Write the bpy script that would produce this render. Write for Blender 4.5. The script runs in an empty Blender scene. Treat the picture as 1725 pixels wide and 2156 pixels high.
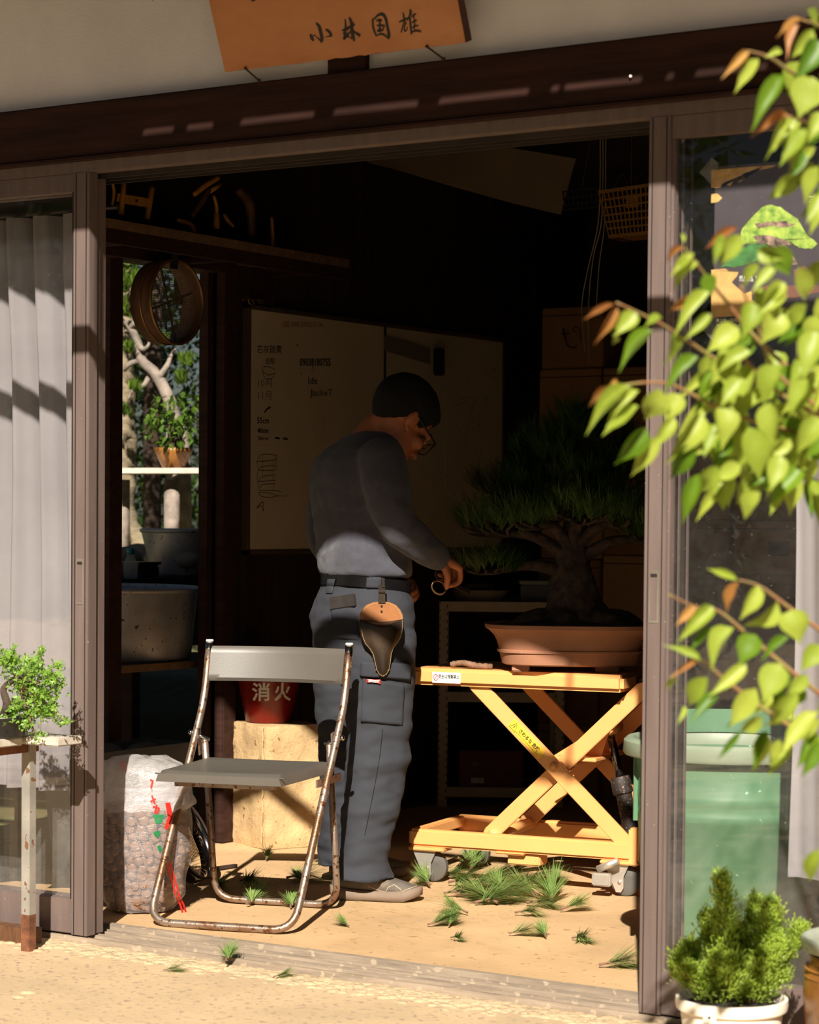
import bpy, math, random
import numpy as np
from mathutils import Vector, Matrix, noise as mnoise

# ------------------------------------------------------------------ camera, world, sun, exposure
SC = bpy.context.scene
COL = SC.collection
W, H = 1725.0, 2156.0
FPX = 4916.2
CAM = Vector((4.2277, -4.8879, 1.1613))
YAW, PITCH, ROLL, SHIFT = 0.5761, 0.0353, 0.0086, 188.1
FW = Vector((-math.sin(YAW) * math.cos(PITCH), math.cos(YAW) * math.cos(PITCH), -math.sin(PITCH)))
_r = Vector((math.cos(YAW), math.sin(YAW), 0)); _u = _r.cross(FW)
RT = _r * math.cos(ROLL) + _u * math.sin(ROLL)
UP = -_r * math.sin(ROLL) + _u * math.cos(ROLL)
cd = bpy.data.cameras.new('camera'); cam = bpy.data.objects.new('camera', cd); COL.objects.link(cam)
cd.sensor_fit = 'VERTICAL'; cd.sensor_height = 36.0; cd.lens = 36.0 * FPX / H
cd.shift_y = SHIFT / H; cd.clip_start = 0.05
cam.matrix_world = Matrix(((RT.x, UP.x, -FW.x, CAM.x), (RT.y, UP.y, -FW.y, CAM.y), (RT.z, UP.z, -FW.z, CAM.z), (0, 0, 0, 1)))
cd.dof.use_dof = True; cd.dof.focus_distance = 7.1; cd.dof.aperture_fstop = 5.2
SC.camera = cam
SC.view_settings.view_transform = 'Standard'; SC.view_settings.look = 'None'
SC.view_settings.exposure = 0.0; SC.view_settings.gamma = 1.0
SC.view_settings.use_curve_mapping = False

SUN_DIR = Vector((-0.53, 1.0, -0.85)).normalized()
sl = bpy.data.lights.new('sun', 'SUN'); sun = bpy.data.objects.new('sun', sl); COL.objects.link(sun)
sl.energy = 9.6; sl.angle = math.radians(0.53); sl.color = (1.0, 0.92, 0.80)
sun.rotation_euler = SUN_DIR.to_track_quat('-Z', 'Y').to_euler(); sun.location = (6, -12, 12)
wd = bpy.data.worlds.new('sky'); SC.world = wd; wd.use_nodes = True
_n = wd.node_tree.nodes; _l = wd.node_tree.links
_bg = _n['Background']; _sky = _n.new('ShaderNodeTexSky'); _sky.sky_type = 'NISHITA'; _sky.sun_disc = False
_sky.sun_elevation = math.asin(-SUN_DIR.z); _sky.sun_rotation = math.atan2(-SUN_DIR.x, -SUN_DIR.y)
_l.new(_sky.outputs[0], _bg.inputs[0]); _bg.inputs[1].default_value = 0.025

# ------------------------------------------------------------------ pixel helpers (1725 x 2156 frame)
def ray(x, y): return FW + RT * ((x - W / 2) / FPX) - UP * ((y - SHIFT - H / 2) / FPX)
def at_z(x, y, z): d = ray(x, y); return CAM + d * ((z - CAM.z) / d.z)
def at_y(x, y, Y): d = ray(x, y); return CAM + d * ((Y - CAM.y) / d.y)
def at_x(x, y, X): d = ray(x, y); return CAM + d * ((X - CAM.x) / d.x)
def at_d(x, y, D): return CAM + ray(x, y) * D
def depth(p): return (Vector(p) - CAM).dot(FW)

# ------------------------------------------------------------------ materials
def new_mat(name):
    m = bpy.data.materials.new(name); m.use_nodes = True
    return m, m.node_tree.nodes, m.node_tree.links, m.node_tree.nodes['Principled BSDF']
def mix_rgb(n, l, fac, a, b, mode='MIX'):
    x = n.new('ShaderNodeMix'); x.data_type = 'RGBA'; x.blend_type = mode
    for sock, val in ((x.inputs[0], fac), (x.inputs[6], a), (x.inputs[7], b)):
        if hasattr(val, 'is_linked'): l.new(val, sock)
        elif isinstance(val, (int, float)): sock.default_value = val
        else: sock.default_value = (*val[:3], 1)
    return x.outputs[2]
def coords(n, l, stretch=(1, 1, 1)):
    tc = n.new('ShaderNodeTexCoord'); mp = n.new('ShaderNodeMapping'); mp.inputs[3].default_value = stretch
    l.new(tc.outputs['Object'], mp.inputs[0]); return mp.outputs[0]
def nz(n, l, co, scale, detail=5, rough=.6, dist=0):
    t = n.new('ShaderNodeTexNoise'); t.inputs['Scale'].default_value = scale; t.inputs['Detail'].default_value = detail
    t.inputs['Roughness'].default_value = rough; t.inputs['Distortion'].default_value = dist
    l.new(co, t.inputs['Vector']); return t.outputs['Fac']
def ramp(n, l, fac, a, b):
    r = n.new('ShaderNodeMapRange'); r.inputs[1].default_value = a; r.inputs[2].default_value = b
    l.new(fac, r.inputs[0]); return r.outputs[0]
def lin(c):
    return tuple(((v / 255) / 12.92 if v / 255 <= .04045 else ((v / 255 + .055) / 1.055) ** 2.4) for v in c)
def M(name, col, rough=.6, metal=0.0, var=.2, scale=6, bump=0.0, bscale=60, col2=None, stretch=(1, 1, 1), lo=.35, hi=.65,
      spec=.5, sheen=0, speck=None, speck_lo=.68, speck_scale=180, dist=0, detail=5):
    m, n, l, b = new_mat(name)
    co = coords(n, l, stretch)
    f = ramp(n, l, nz(n, l, co, scale, detail, .6, dist), lo, hi)
    c1 = tuple(v * (1 - var) for v in col); c2 = col2 if col2 else tuple(min(1, v * (1 + var)) for v in col)
    out = mix_rgb(n, l, f, c1, c2)
    if speck:
        co2 = coords(n, l)
        sf = ramp(n, l, nz(n, l, co2, speck_scale, 2, .5), speck_lo, speck_lo + .04)
        out = mix_rgb(n, l, sf, out, speck)
    l.new(out, b.inputs['Base Color'])
    b.inputs['Roughness'].default_value = rough; b.inputs['Metallic'].default_value = metal
    b.inputs['Specular IOR Level'].default_value = spec
    if sheen: b.inputs['Sheen Weight'].default_value = sheen
    if bump:
        bp = n.new('ShaderNodeBump'); bp.inputs['Strength'].default_value = bump; bp.inputs['Distance'].default_value = .01
        l.new(nz(n, l, co, bscale, 6, .65), bp.inputs['Height']); l.new(bp.outputs[0], b.inputs['Normal'])
    return m
def leafmat(name, c1, c2, scale=30, trans=.45, rough=.45):
    m, n, l, b = new_mat(name)
    co = coords(n, l)
    oi = n.new('ShaderNodeObjectInfo')
    f = ramp(n, l, nz(n, l, co, scale, 3), .3, .7)
    add = n.new('ShaderNodeMath'); add.operation = 'MULTIPLY_ADD'; add.inputs[1].default_value = .5
    l.new(f, add.inputs[0])
    sc_ = n.new('ShaderNodeMath'); sc_.operation = 'MULTIPLY'; sc_.inputs[1].default_value = .5
    l.new(oi.outputs['Random'], sc_.inputs[0]); l.new(sc_.outputs[0], add.inputs[2])
    c = mix_rgb(n, l, add.outputs[0], c1, c2)
    l.new(c, b.inputs['Base Color']); b.inputs['Roughness'].default_value = rough
    tr = n.new('ShaderNodeBsdfTranslucent'); l.new(c, tr.inputs[0])
    mx = n.new('ShaderNodeMixShader'); mx.inputs[0].default_value = trans
    l.new(b.outputs[0], mx.inputs[1]); l.new(tr.outputs[0], mx.inputs[2])
    l.new(mx.outputs[0], n['Material Output'].inputs[0])
    return m
def glassmat(name, dirt=.1, tint=(1, 1, 1), refl=1.0):
    m, n, l, b = new_mat(name)
    tp = n.new('ShaderNodeBsdfTransparent'); tp.inputs[0].default_value = (*tint, 1)
    gl = n.new('ShaderNodeBsdfGlossy'); gl.inputs['Roughness'].default_value = .0
    lw = n.new('ShaderNodeLayerWeight'); lw.inputs[0].default_value = .5
    pw = n.new('ShaderNodeMath'); pw.operation = 'POWER'; pw.inputs[1].default_value = 5; l.new(lw.outputs['Facing'], pw.inputs[0])
    fm = n.new('ShaderNodeMath'); fm.operation = 'MULTIPLY_ADD'; fm.inputs[1].default_value = .92 * refl; fm.inputs[2].default_value = .075 * refl; l.new(pw.outputs[0], fm.inputs[0])
    m1 = n.new('ShaderNodeMixShader'); l.new(fm.outputs[0], m1.inputs[0]); l.new(tp.outputs[0], m1.inputs[1]); l.new(gl.outputs[0], m1.inputs[2])
    co = coords(n, l)
    d = ramp(n, l, nz(n, l, co, 7, 8, .75), .25, .9)
    s = ramp(n, l, nz(n, l, co, 160, 2, .5), .735, .78)
    sx_ = n.new('ShaderNodeSeparateXYZ'); l.new(co, sx_.inputs[0])      # splash dust: thicker low down
    hgt = n.new('ShaderNodeMapRange'); hgt.inputs[1].default_value = .3; hgt.inputs[2].default_value = 1.25; hgt.inputs[3].default_value = 1.0; hgt.inputs[4].default_value = .18; l.new(sx_.outputs[2], hgt.inputs[0])
    dm = n.new('ShaderNodeMath'); dm.operation = 'MULTIPLY'; l.new(d, dm.inputs[0]); l.new(hgt.outputs[0], dm.inputs[1])
    a = n.new('ShaderNodeMath'); a.operation = 'MULTIPLY'; a.inputs[1].default_value = dirt; l.new(dm.outputs[0], a.inputs[0])
    a2 = n.new('ShaderNodeMath'); a2.operation = 'MULTIPLY_ADD'; a2.inputs[1].default_value = .35; l.new(s, a2.inputs[0]); l.new(a.outputs[0], a2.inputs[2])
    b.inputs['Base Color'].default_value = (.6, .58, .55, 1); b.inputs['Roughness'].default_value = .9
    m2 = n.new('ShaderNodeMixShader'); l.new(a2.outputs[0], m2.inputs[0]); l.new(m1.outputs[0], m2.inputs[1]); l.new(b.outputs[0], m2.inputs[2])
    l.new(m2.outputs[0], n['Material Output'].inputs[0])
    return m
def filmmat(name, opac=.3, col=(.9, .88, .86)):
    m, n, l, b = new_mat(name)
    co = coords(n, l)
    tp = n.new('ShaderNodeBsdfTransparent')
    b.inputs['Base Color'].default_value = (*col, 1); b.inputs['Roughness'].default_value = .22
    tr = n.new('ShaderNodeBsdfTranslucent'); tr.inputs[0].default_value = (*col, 1)
    m0 = n.new('ShaderNodeMixShader'); m0.inputs[0].default_value = .4; l.new(b.outputs[0], m0.inputs[1]); l.new(tr.outputs[0], m0.inputs[2])
    f = ramp(n, l, nz(n, l, co, 22, 4, .6, .6), .2, .9)
    a = n.new('ShaderNodeMath'); a.operation = 'MULTIPLY_ADD'; a.inputs[1].default_value = opac * .9; a.inputs[2].default_value = opac * .55
    l.new(f, a.inputs[0])
    m1 = n.new('ShaderNodeMixShader'); l.new(a.outputs[0], m1.inputs[0]); l.new(tp.outputs[0], m1.inputs[1]); l.new(m0.outputs[0], m1.inputs[2])
    bp = n.new('ShaderNodeBump'); bp.inputs['Strength'].default_value = .5; bp.inputs['Distance'].default_value = .01
    l.new(nz(n, l, coords(n, l, (1, 1, 2.2)), 26, 3, .6, 1.2), bp.inputs['Height']); l.new(bp.outputs[0], b.inputs['Normal'])
    l.new(m1.outputs[0], n['Material Output'].inputs[0])
    return m

MT = {
 'plaster': M('plaster', lin((240, 241, 248)), .9, var=.06, scale=3, bump=.12, bscale=140, speck=lin((160, 140, 118)), speck_lo=.74, speck_scale=14),
 'beam': M('dark_beam_wood', lin((54, 34, 28)), .7, var=.3, scale=3, stretch=(1, 10, 14), bump=.25, bscale=30, spec=.15),
 'alu': M('brown_anodised_aluminium', lin((110, 95, 90)), .5, .15, var=.14, scale=4, stretch=(6, 6, .6), speck=lin((190, 178, 165)), speck_lo=.73, speck_scale=150, bump=.06, bscale=90),
 'alu_dark': M('dark_gasket', lin((48, 40, 36)), .5, .2, var=.3, scale=9),
 'alu_light': M('flush_pull_metal', lin((170, 160, 148)), .35, .7, var=.12, scale=14),
 'sillmat': M('weathered_sill_metal', lin((150, 134, 116)), .7, .1, var=.25, scale=5, stretch=(1, 9, 9), bump=.3, bscale=50, speck=lin((178, 160, 136)), speck_lo=.62, speck_scale=30),
 'sand': M('sandy_earth', lin((190, 156, 114)), .95, var=.12, scale=2.2, bump=.25, bscale=55, speck=lin((160, 122, 84)), speck_lo=.66, speck_scale=34),
 'concrete': M('sandy_concrete', lin((186, 161, 126)), .95, var=.1, scale=3.2, bump=.35, bscale=70, speck=lin((156, 134, 112)), speck_lo=.60, speck_scale=48),
 'crust': M('sandy_crust', lin((186, 162, 128)), .95, var=.1, scale=12, bump=.4, bscale=120),
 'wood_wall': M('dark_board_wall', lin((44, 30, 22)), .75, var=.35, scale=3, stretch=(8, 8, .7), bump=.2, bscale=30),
 'ceil': M('dark_ceiling', lin((34, 26, 22)), .85, var=.3, scale=4),  # dark brown ceiling colour with random variation
 'sign': M('varnished_orange_wood', lin((176, 104, 48)), .42, var=.16, scale=2.4, col2=lin((198, 138, 92)), stretch=(1, 5, 1.2), bump=.1, bscale=40, lo=.3, hi=.75),
 'sign_edge': M('sign_edge_wood', lin((70, 42, 26)), .7, var=.3, scale=20),
 'ink': M('black_ink', (.012, .010, .009), .55, var=.2),
 'ink_red': M('red_marker', lin((140, 50, 34)), .7, var=.1),
 'ink_faint': M('faint_marker', lin((120, 112, 100)), .8, var=.1),
 'iron': M('rusty_iron', lin((64, 48, 40)), .8, .4, var=.35, scale=20),
 'curtain': M('lilac_grey_curtain', lin((140, 135, 137)), .95, var=.06, scale=3, bump=.12, bscale=240),
 'chrome': M('chrome_tube', lin((200, 196, 190)), .16, 1.0, var=.06, scale=30, speck=lin((120, 80, 58)), speck_lo=.60, speck_scale=60),
 'rustchrome': M('rusted_chrome_tube', lin((176, 160, 146)), .32, .75, var=.15, scale=9, col2=lin((138, 104, 80)), lo=.42, hi=.62, speck=lin((112, 76, 54)), speck_lo=.58, speck_scale=70, bump=.2, bscale=160),
 'vinyl': M('grey_vinyl', lin((88, 83, 76)), .42, var=.06, scale=5, bump=.06, bscale=320),
 'cap': M('white_plastic_cap', lin((226, 224, 216)), .4, var=.04),
 'block': M('tan_fibre_block', lin((196, 164, 118)), .95, var=.16, scale=7, bump=.5, bscale=70, speck=lin((132, 100, 66)), speck_lo=.66, speck_scale=40),
 'red': M('red_fire_bucket', lin((118, 20, 14)), .3, .1, var=.15, scale=8),
 'white': M('white_paint', lin((232, 228, 220)), .5, var=.04),
 'board': M('whiteboard_surface', lin((206, 192, 168)), .35, var=.05, scale=4),
 'frame_alu': M('whiteboard_frame', lin((120, 104, 84)), .4, .6, var=.1, scale=20),
 'oldwood': M('tool_wood', lin((196, 132, 52)), .5, var=.2, scale=14, stretch=(4, 4, 1), bump=.1),
 'oldwood2': M('dark_tool_wood', lin((92, 60, 36)), .65, var=.3, scale=14, stretch=(4, 4, 1)),
 'tin': M('galvanised_tin', lin((172, 172, 174)), .45, .4, var=.2, scale=7, speck=lin((92, 70, 52)), speck_lo=.66, speck_scale=55, bump=.08, bscale=40),
 'brass': M('brass_rim', lin((150, 116, 76)), .36, .8, var=.2, scale=16),
 'mesh': M('wire_mesh', lin((120, 106, 88)), .5, .6, var=.1),
 'blackplastic': M('black_plastic', lin((26, 26, 28)), .4, var=.2, scale=10),
 'greyplastic': M('grey_plastic_crate', lin((92, 94, 94)), .55, var=.12, scale=9),
 'blueplastic': M('blue_cap_plastic', lin((40, 130, 150)), .35, var=.05),
 'clear': filmmat('clear_bottle', .25, (.7, .75, .78)),
 'orange': M('orange_machine_paint', lin((226, 162, 98)), .42, var=.05, scale=4, speck=lin((150, 96, 48)), speck_lo=.76, speck_scale=60, bump=.03, bscale=60),
 'zinc': M('zinc_plate', lin((196, 190, 180)), .4, .7, var=.12, scale=12),
 'rubber': M('grey_rubber_wheel', lin((86, 82, 76)), .75, var=.15, scale=16),
 'cylsteel': M('polished_piston', lin((120, 120, 128)), .12, 1.0, var=.05),
 'cylblack': M('dusty_black_cylinder', lin((46, 38, 34)), .6, .2, var=.35, scale=24, speck=lin((140, 112, 84)), speck_lo=.62, speck_scale=120),
 'sticker': M('white_sticker', lin((238, 234, 228)), .45, var=.03),
 'sticker_y': M('yellow_warning_sticker', lin((236, 196, 60)), .45, var=.05),
 'signal_red': M('signal_red', lin((196, 44, 34)), .5, var=.05),
 'terracotta': M('unglazed_brown_clay', lin((158, 110, 84)), .62, var=.12, scale=6, bump=.1, bscale=60, speck=lin((190, 150, 120)), speck_lo=.72, speck_scale=30),
 'soil': M('dark_soil', lin((42, 33, 26)), .95, var=.4, scale=40, bump=.6, bscale=90),
 'bark': M('pine_bark', lin((50, 38, 32)), .95, var=.45, scale=26, bump=.9, bscale=45, col2=lin((84, 66, 56))),
 'needle': leafmat('pine_needles', lin((30, 58, 20)), lin((72, 104, 38)), 20, .25),
 'needle_lit': leafmat('cut_pine_needles_lit', lin((92, 124, 56)), lin((160, 180, 108)), 20, .4),  # lit copy of the needle green; sunlight painted into the colour
 'twig': M('twig_bark', lin((122, 92, 72)), .9, var=.3, scale=40, bump=.4),
 'rackmat': M('cream_slotted_angle', lin((178, 160, 134)), .55, .1, var=.08, scale=10),
 'shelfwood': M('shelf_board', lin((112, 84, 58)), .8, var=.25, scale=5, stretch=(1, 8, 8)),
 'card': M('cardboard', lin((150, 112, 74)), .9, var=.12, scale=6, bump=.05),
 'card2': M('pale_cardboard', lin((172, 136, 96)), .9, var=.1, scale=6),
 'card_red': M('dark_red_carton', lin((92, 22, 20)), .6, var=.15, scale=9),
 'card_ink': M('carton_print', lin((40, 26, 20)), .8, var=.1),
 'yellowplastic': M('yellow_plastic_basket', lin((124, 84, 28)), .45, var=.1, scale=9),
 'sheet': M('hanging_paper_sheet', lin((104, 88, 70)), .9, var=.14, scale=4),
 'tape': M('pale_strap', lin((190, 176, 150)), .7, var=.06),
 'green': M('green_bin_plastic', lin((84, 122, 90)), .5, var=.08, scale=5, speck=lin((150, 190, 160)), speck_lo=.72, speck_scale=40),
 'green_light': M('pale_green_bin_rim', lin((136, 148, 126)), .5, var=.06, scale=8),
 'whitepot': M('white_plastic_pot', lin((240, 230, 212)), .5, var=.03),
 'glaze': M('brown_glazed_stoneware', lin((112, 74, 38)), .28, var=.35, scale=7, col2=lin((168, 112, 50)), bump=.08),
 'glaze_rim': M('pale_glazed_rim', lin((150, 156, 140)), .3, var=.2, scale=9),
 'conifer': leafmat('juniper_scale_leaves', lin((124, 166, 44)), lin((196, 212, 90)), 24, .35),
 'leaf': leafmat('fresh_yellow_green_leaf', lin((124, 150, 38)), lin((188, 198, 84)), 30, .4),
 'leaf_dark': leafmat('green_leaf', lin((62, 104, 18)), lin((126, 156, 36)), 30, .4),
 'leaf_red': leafmat('bronze_young_leaf', lin((160, 92, 56)), lin((196, 156, 74)), 40, .4),
 'redstem': M('reddish_stem', lin((168, 108, 78)), .6, var=.2, scale=40, col2=lin((140, 132, 74))),
 'bushleaf': leafmat('small_bright_leaf', lin((74, 128, 34)), lin((164, 196, 84)), 40, .4),
 'gardenleaf': leafmat('garden_leaf', lin((60, 92, 26)), lin((128, 156, 58)), 12, .35),
 'hedge': leafmat('hedge_leaf', lin((34, 58, 18)), lin((72, 98, 34)), 8, .3),
 'deadwood': M('silver_deadwood', lin((132, 120, 110)), .9, var=.4, scale=14, bump=.5, bscale=40),
 'trunk': M('pale_trunk_bark', lin((122, 110, 88)), .95, var=.4, scale=9, stretch=(1, 1, 2.5), bump=.7, bscale=26),
 'oldplank': M('weathered_plank', lin((190, 180, 166)), .9, var=.14, scale=6, stretch=(1, 8, 8), bump=.15),
 'rustleg': M('rusty_grey_leg', lin((150, 146, 138)), .6, .3, var=.12, scale=10, col2=lin((166, 160, 150)), speck=lin((124, 88, 62)), speck_lo=.64, speck_scale=40),
 'rust': M('orange_rust', lin((116, 72, 46)), .9, .1, var=.4, scale=22, bump=.3, bscale=90),
 'stone': M('garden_stone', lin((120, 112, 98)), .95, var=.25, scale=8, bump=.5, bscale=30),
 'litter': M('leaf_litter', lin((122, 88, 58)), .95, var=.4, scale=10, bump=.6, bscale=40, col2=lin((96, 110, 60))),
 'poster': M('poster_ground', lin((68, 62, 66)), .4, var=.12, scale=8),
 'gold': M('poster_gold_leaf', lin((196, 158, 96)), .5, var=.15, scale=30),
 'pgreen': M('poster_foliage', lin((96, 150, 48)), .6, var=.35, scale=40, col2=lin((176, 196, 84))),
 'pgreen2': M('poster_dark_foliage', lin((60, 112, 52)), .6, var=.35, scale=40),
 'pbark': M('poster_bark', lin((70, 60, 56)), .6, var=.5, scale=60, col2=lin((170, 140, 120))),
 'pband': M('poster_green_band', lin((28, 52, 38)), .5, var=.1),
 'ptray': M('poster_brown', lin((112, 74, 62)), .5, var=.15, scale=20),
 'cleartape': filmmat('clear_tape', .34, (.75, .75, .74)),
 'skin': M('tanned_skin', lin((176, 108, 72)), .55, var=.12, scale=18, bump=.12, bscale=90),
 'sweater': M('dark_grey_sweater', lin((68, 68, 78)), .95, var=.09, scale=60, bump=.35, bscale=330, sheen=.2),
 'trousers': M('slate_work_trousers', lin((46, 48, 55)), .9, var=.08, scale=7, bump=.12, bscale=380),
 'belt': M('black_leather', lin((18, 17, 18)), .25, var=.2, scale=20),
 'hair': M('dark_hair', lin((10, 9, 9)), .9, var=.4, scale=30, stretch=(1, 1, .25), bump=.5, bscale=120, speck=lin((60, 55, 52)), speck_lo=.76, speck_scale=120),
 'leather_tan': M('tan_leather', lin((150, 96, 52)), .55, var=.12, scale=14, bump=.08, bscale=160),
 'leather_dark': M('dark_brown_leather', lin((40, 31, 26)), .36, var=.35, scale=9, col2=lin((66, 52, 40)), bump=.1, bscale=120),
 'stitch': M('waxed_stitch', lin((224, 196, 140)), .7, var=.05),
 'wallet': M('dark_wallet', lin((52, 48, 46)), .5, var=.2, scale=14),
 'shoe': M('grey_suede_shoe', lin((98, 90, 82)), .9, var=.22, scale=18, bump=.2, bscale=140),
 'sole': M('dusty_sole', lin((118, 101, 86)), .8, var=.12, scale=10),
 'lace': M('shoe_lace', lin((190, 160, 132)), .8, var=.05),
 'pellet': M('brown_clay_pellet', lin((122, 90, 68)), .95, var=.2, scale=40, bump=.3, bscale=200, speck=lin((186, 152, 122)), speck_lo=.64, speck_scale=120),
 'film': filmmat('plastic_film', .30, (.80, .77, .80)),
 'film_milky': filmmat('milky_plastic_film', .50, (.82, .79, .79)),
 'film_red': M('red_film_print', lin((214, 44, 34)), .4, var=.05),
 'film_green': M('green_film_print', lin((24, 112, 62)), .4, var=.05),
 'glass': glassmat('dusty_door_glass', .16),
 'lens': glassmat('spectacle_lens', .0),
}

# ------------------------------------------------------------------ mesh builder
def frame_axes(t):
    t = t.normalized(); a = Vector((0, 0, 1)) if abs(t.z) < .9 else Vector((1, 0, 0))
    u = t.cross(a).normalized(); return u, t.cross(u).normalized()
class MB:
    def __init__(s): s.v = []; s.f = []
    def add(s, vs, fs):
        o = len(s.v); s.v += [tuple(p) for p in vs]; s.f += [tuple(i + o for i in f) for f in fs]; return s
    def box(s, lo, hi, mat=None):
        x0, y0, z0 = lo; x1, y1, z1 = hi
        vs = [Vector(p) for p in ((x0, y0, z0), (x1, y0, z0), (x1, y1, z0), (x0, y1, z0), (x0, y0, z1), (x1, y0, z1), (x1, y1, z1), (x0, y1, z1))]
        if mat is not None: vs = [mat @ p for p in vs]
        return s.add(vs, [(0, 3, 2, 1), (4, 5, 6, 7), (0, 1, 5, 4), (1, 2, 6, 5), (2, 3, 7, 6), (3, 0, 4, 7)])
    def bar(s, p0, p1, w, h, upv=(0, 0, 1)):
        p0 = Vector(p0); p1 = Vector(p1); t = (p1 - p0).normalized(); u = t.cross(Vector(upv)).normalized(); v = u.cross(t).normalized()
        vs = []
        for p in (p0, p1):
            for a, b in ((-1, -1), (1, -1), (1, 1), (-1, 1)): vs.append(p + u * (a * w / 2) + v * (b * h / 2))
        return s.add(vs, [(0, 1, 2, 3), (7, 6, 5, 4), (0, 4, 5, 1), (1, 5, 6, 2), (2, 6, 7, 3), (3, 7, 4, 0)])
    def rings(s, rs, cap=True, closed=False):
        n = len(rs[0]); vs = [p for r in rs for p in r]; fs = []
        for i in range(len(rs) - 1 + (1 if closed else 0)):
            a = i * n; b = ((i + 1) % len(rs)) * n
            for j in range(n): fs.append((a + j, a + (j + 1) % n, b + (j + 1) % n, b + j))
        if cap and not closed:
            fs.append(tuple(range(n))[::-1]); fs.append(tuple((len(rs) - 1) * n + j for j in range(n)))
        return s.add(vs, fs)
    def tube(s, pts, r, n=10, closed=False, flat=1.0):
        pts = [Vector(p) for p in pts]; rs = []; u = None
        k = len(pts)
        for i, p in enumerate(pts):
            if closed: t = pts[(i + 1) % k] - pts[i - 1]
            else: t = pts[min(i + 1, k - 1)] - pts[max(i - 1, 0)]
            t.normalize()
            if u is None: u, v = frame_axes(t)
            else:
                u = (u - t * u.dot(t)).normalized(); v = t.cross(u).normalized()
            rr = r[i] if isinstance(r, (list, tuple)) else r
            rs.append([p + u * (rr * math.cos(2 * math.pi * j / n)) + v * (rr * flat * math.sin(2 * math.pi * j / n)) for j in range(n)])
        return s.rings(rs, True, closed)
    def lathe(s, prof, c=(0, 0, 0), n=32, cap=True, sx=1.0, sy=1.0, rot=0.0, pw=2.0):
        rs = []
        for r, z in prof:
            ring = []
            for j in range(n):
                a = 2 * math.pi * j / n; ca, sa = math.cos(a), math.sin(a)
                if pw != 2.0: ca = math.copysign(abs(ca) ** (2 / pw), ca); sa = math.copysign(abs(sa) ** (2 / pw), sa)
                x, y = r * sx * ca, r * sy * sa
                ring.append((c[0] + x * math.cos(rot) - y * math.sin(rot), c[1] + x * math.sin(rot) + y * math.cos(rot), c[2] + z))
            rs.append(ring)
        return s.rings(rs, cap)
    def ball(s, c, r, mat=None, nu=16, nv=10):
        c = Vector(c); r = r if isinstance(r, (tuple, list)) else (r, r, r)
        vs = []; fs = []
        for i in range(nv + 1):
            th = math.pi * i / nv
            for j in range(nu):
                ph = 2 * math.pi * j / nu
                p = c + Vector((r[0] * math.sin(th) * math.cos(ph), r[1] * math.sin(th) * math.sin(ph), r[2] * math.cos(th)))
                vs.append(mat @ p if mat is not None else p)
        for i in range(nv):
            for j in range(nu):
                a = i * nu + j; b = i * nu + (j + 1) % nu
                fs.append((a, a + nu, b + nu, b))
        return s.add(vs, fs)
    def prism(s, poly, o, u, v, w):
        o, u, v, w = Vector(o), Vector(u), Vector(v), Vector(w); n = len(poly)
        vs = [o + u * a + v * b for a, b in poly] + [o + u * a + v * b + w for a, b in poly]
        fs = [tuple(range(n))[::-1], tuple(range(n, 2 * n))] + [(i, (i + 1) % n, n + (i + 1) % n, n + i) for i in range(n)]
        return s.add(vs, fs)
    def ribbon(s, pts, w, o, u, v, nrm=None, t=0.0):
        # brush stroke on a plane: pts 2D, w width or list
        P = [Vector((a, b)) for a, b in pts]; k = len(P); L = []; R = []
        for i in range(k):
            d = (P[min(i + 1, k - 1)] - P[max(i - 1, 0)]); d = d.normalized() if d.length > 1e-9 else Vector((1, 0))
            nn = Vector((-d.y, d.x)); ww = (w[i] if isinstance(w, (list, tuple)) else w) / 2
            L.append(P[i] + nn * ww); R.append(P[i] - nn * ww)
        o, u, v = Vector(o), Vector(u), Vector(v); off = Vector(nrm) * t if nrm is not None else Vector((0, 0, 0))
        vs = [o + u * q.x + v * q.y + off for q in L] + [o + u * q.x + v * q.y + off for q in R]
        return s.add(vs, [(i, i + 1, k + i + 1, k + i) for i in range(k - 1)])
    def mesh(s, name):
        me = bpy.data.meshes.new(name); me.from_pydata(s.v, [], s.f); me.validate(); me.update(); return me
    def build(s, name, mat, parent=None, smooth=False, world=False, bevel=0, fix=True):
        if world and parent is not None:
            o = parent.location; s.v = [(p[0] - o[0], p[1] - o[1], p[2] - o[2]) for p in s.v]
        me = s.mesh(name)
        if fix:
            import bmesh
            bm = bmesh.new(); bm.from_mesh(me); bmesh.ops.recalc_face_normals(bm, faces=bm.faces)
            if bevel: bmesh.ops.bevel(bm, geom=[e for e in bm.edges if len(e.link_faces) == 2 and e.calc_face_angle(0) > .6], offset=bevel, segments=2, affect='EDGES', clamp_overlap=True)
            bm.to_mesh(me); bm.free()
        return link(name, me, mat, parent, smooth)
def link(name, me, mat, parent=None, smooth=False):
    ob = bpy.data.objects.new(name, me); COL.objects.link(ob)
    me.materials.clear(); me.materials.append(MT[mat] if isinstance(mat, str) else mat)
    if smooth:
        me.polygons.foreach_set('use_smooth', [True] * len(me.polygons))
        if smooth == 'auto':
            try: me.set_sharp_from_angle(angle=math.radians(40))
            except Exception: pass
    if parent is not None: ob.parent = parent
    return ob
def tag(o, label, cat=None, group=None, kind=None):
    o['label'] = label
    if cat: o['category'] = cat
    if group: o['group'] = group
    if kind: o['kind'] = kind
    return o
def thing(name, label, cat, loc=(0, 0, 0), rz=0, group=None):
    o = bpy.data.objects.new(name, None); COL.objects.link(o); o.empty_display_size = .05
    o.location = loc; o.rotation_euler = (0, 0, rz); return tag(o, label, cat, group)
def struct(o, label=None):
    o['kind'] = 'structure'
    if label: o['label'] = label
    return o
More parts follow.
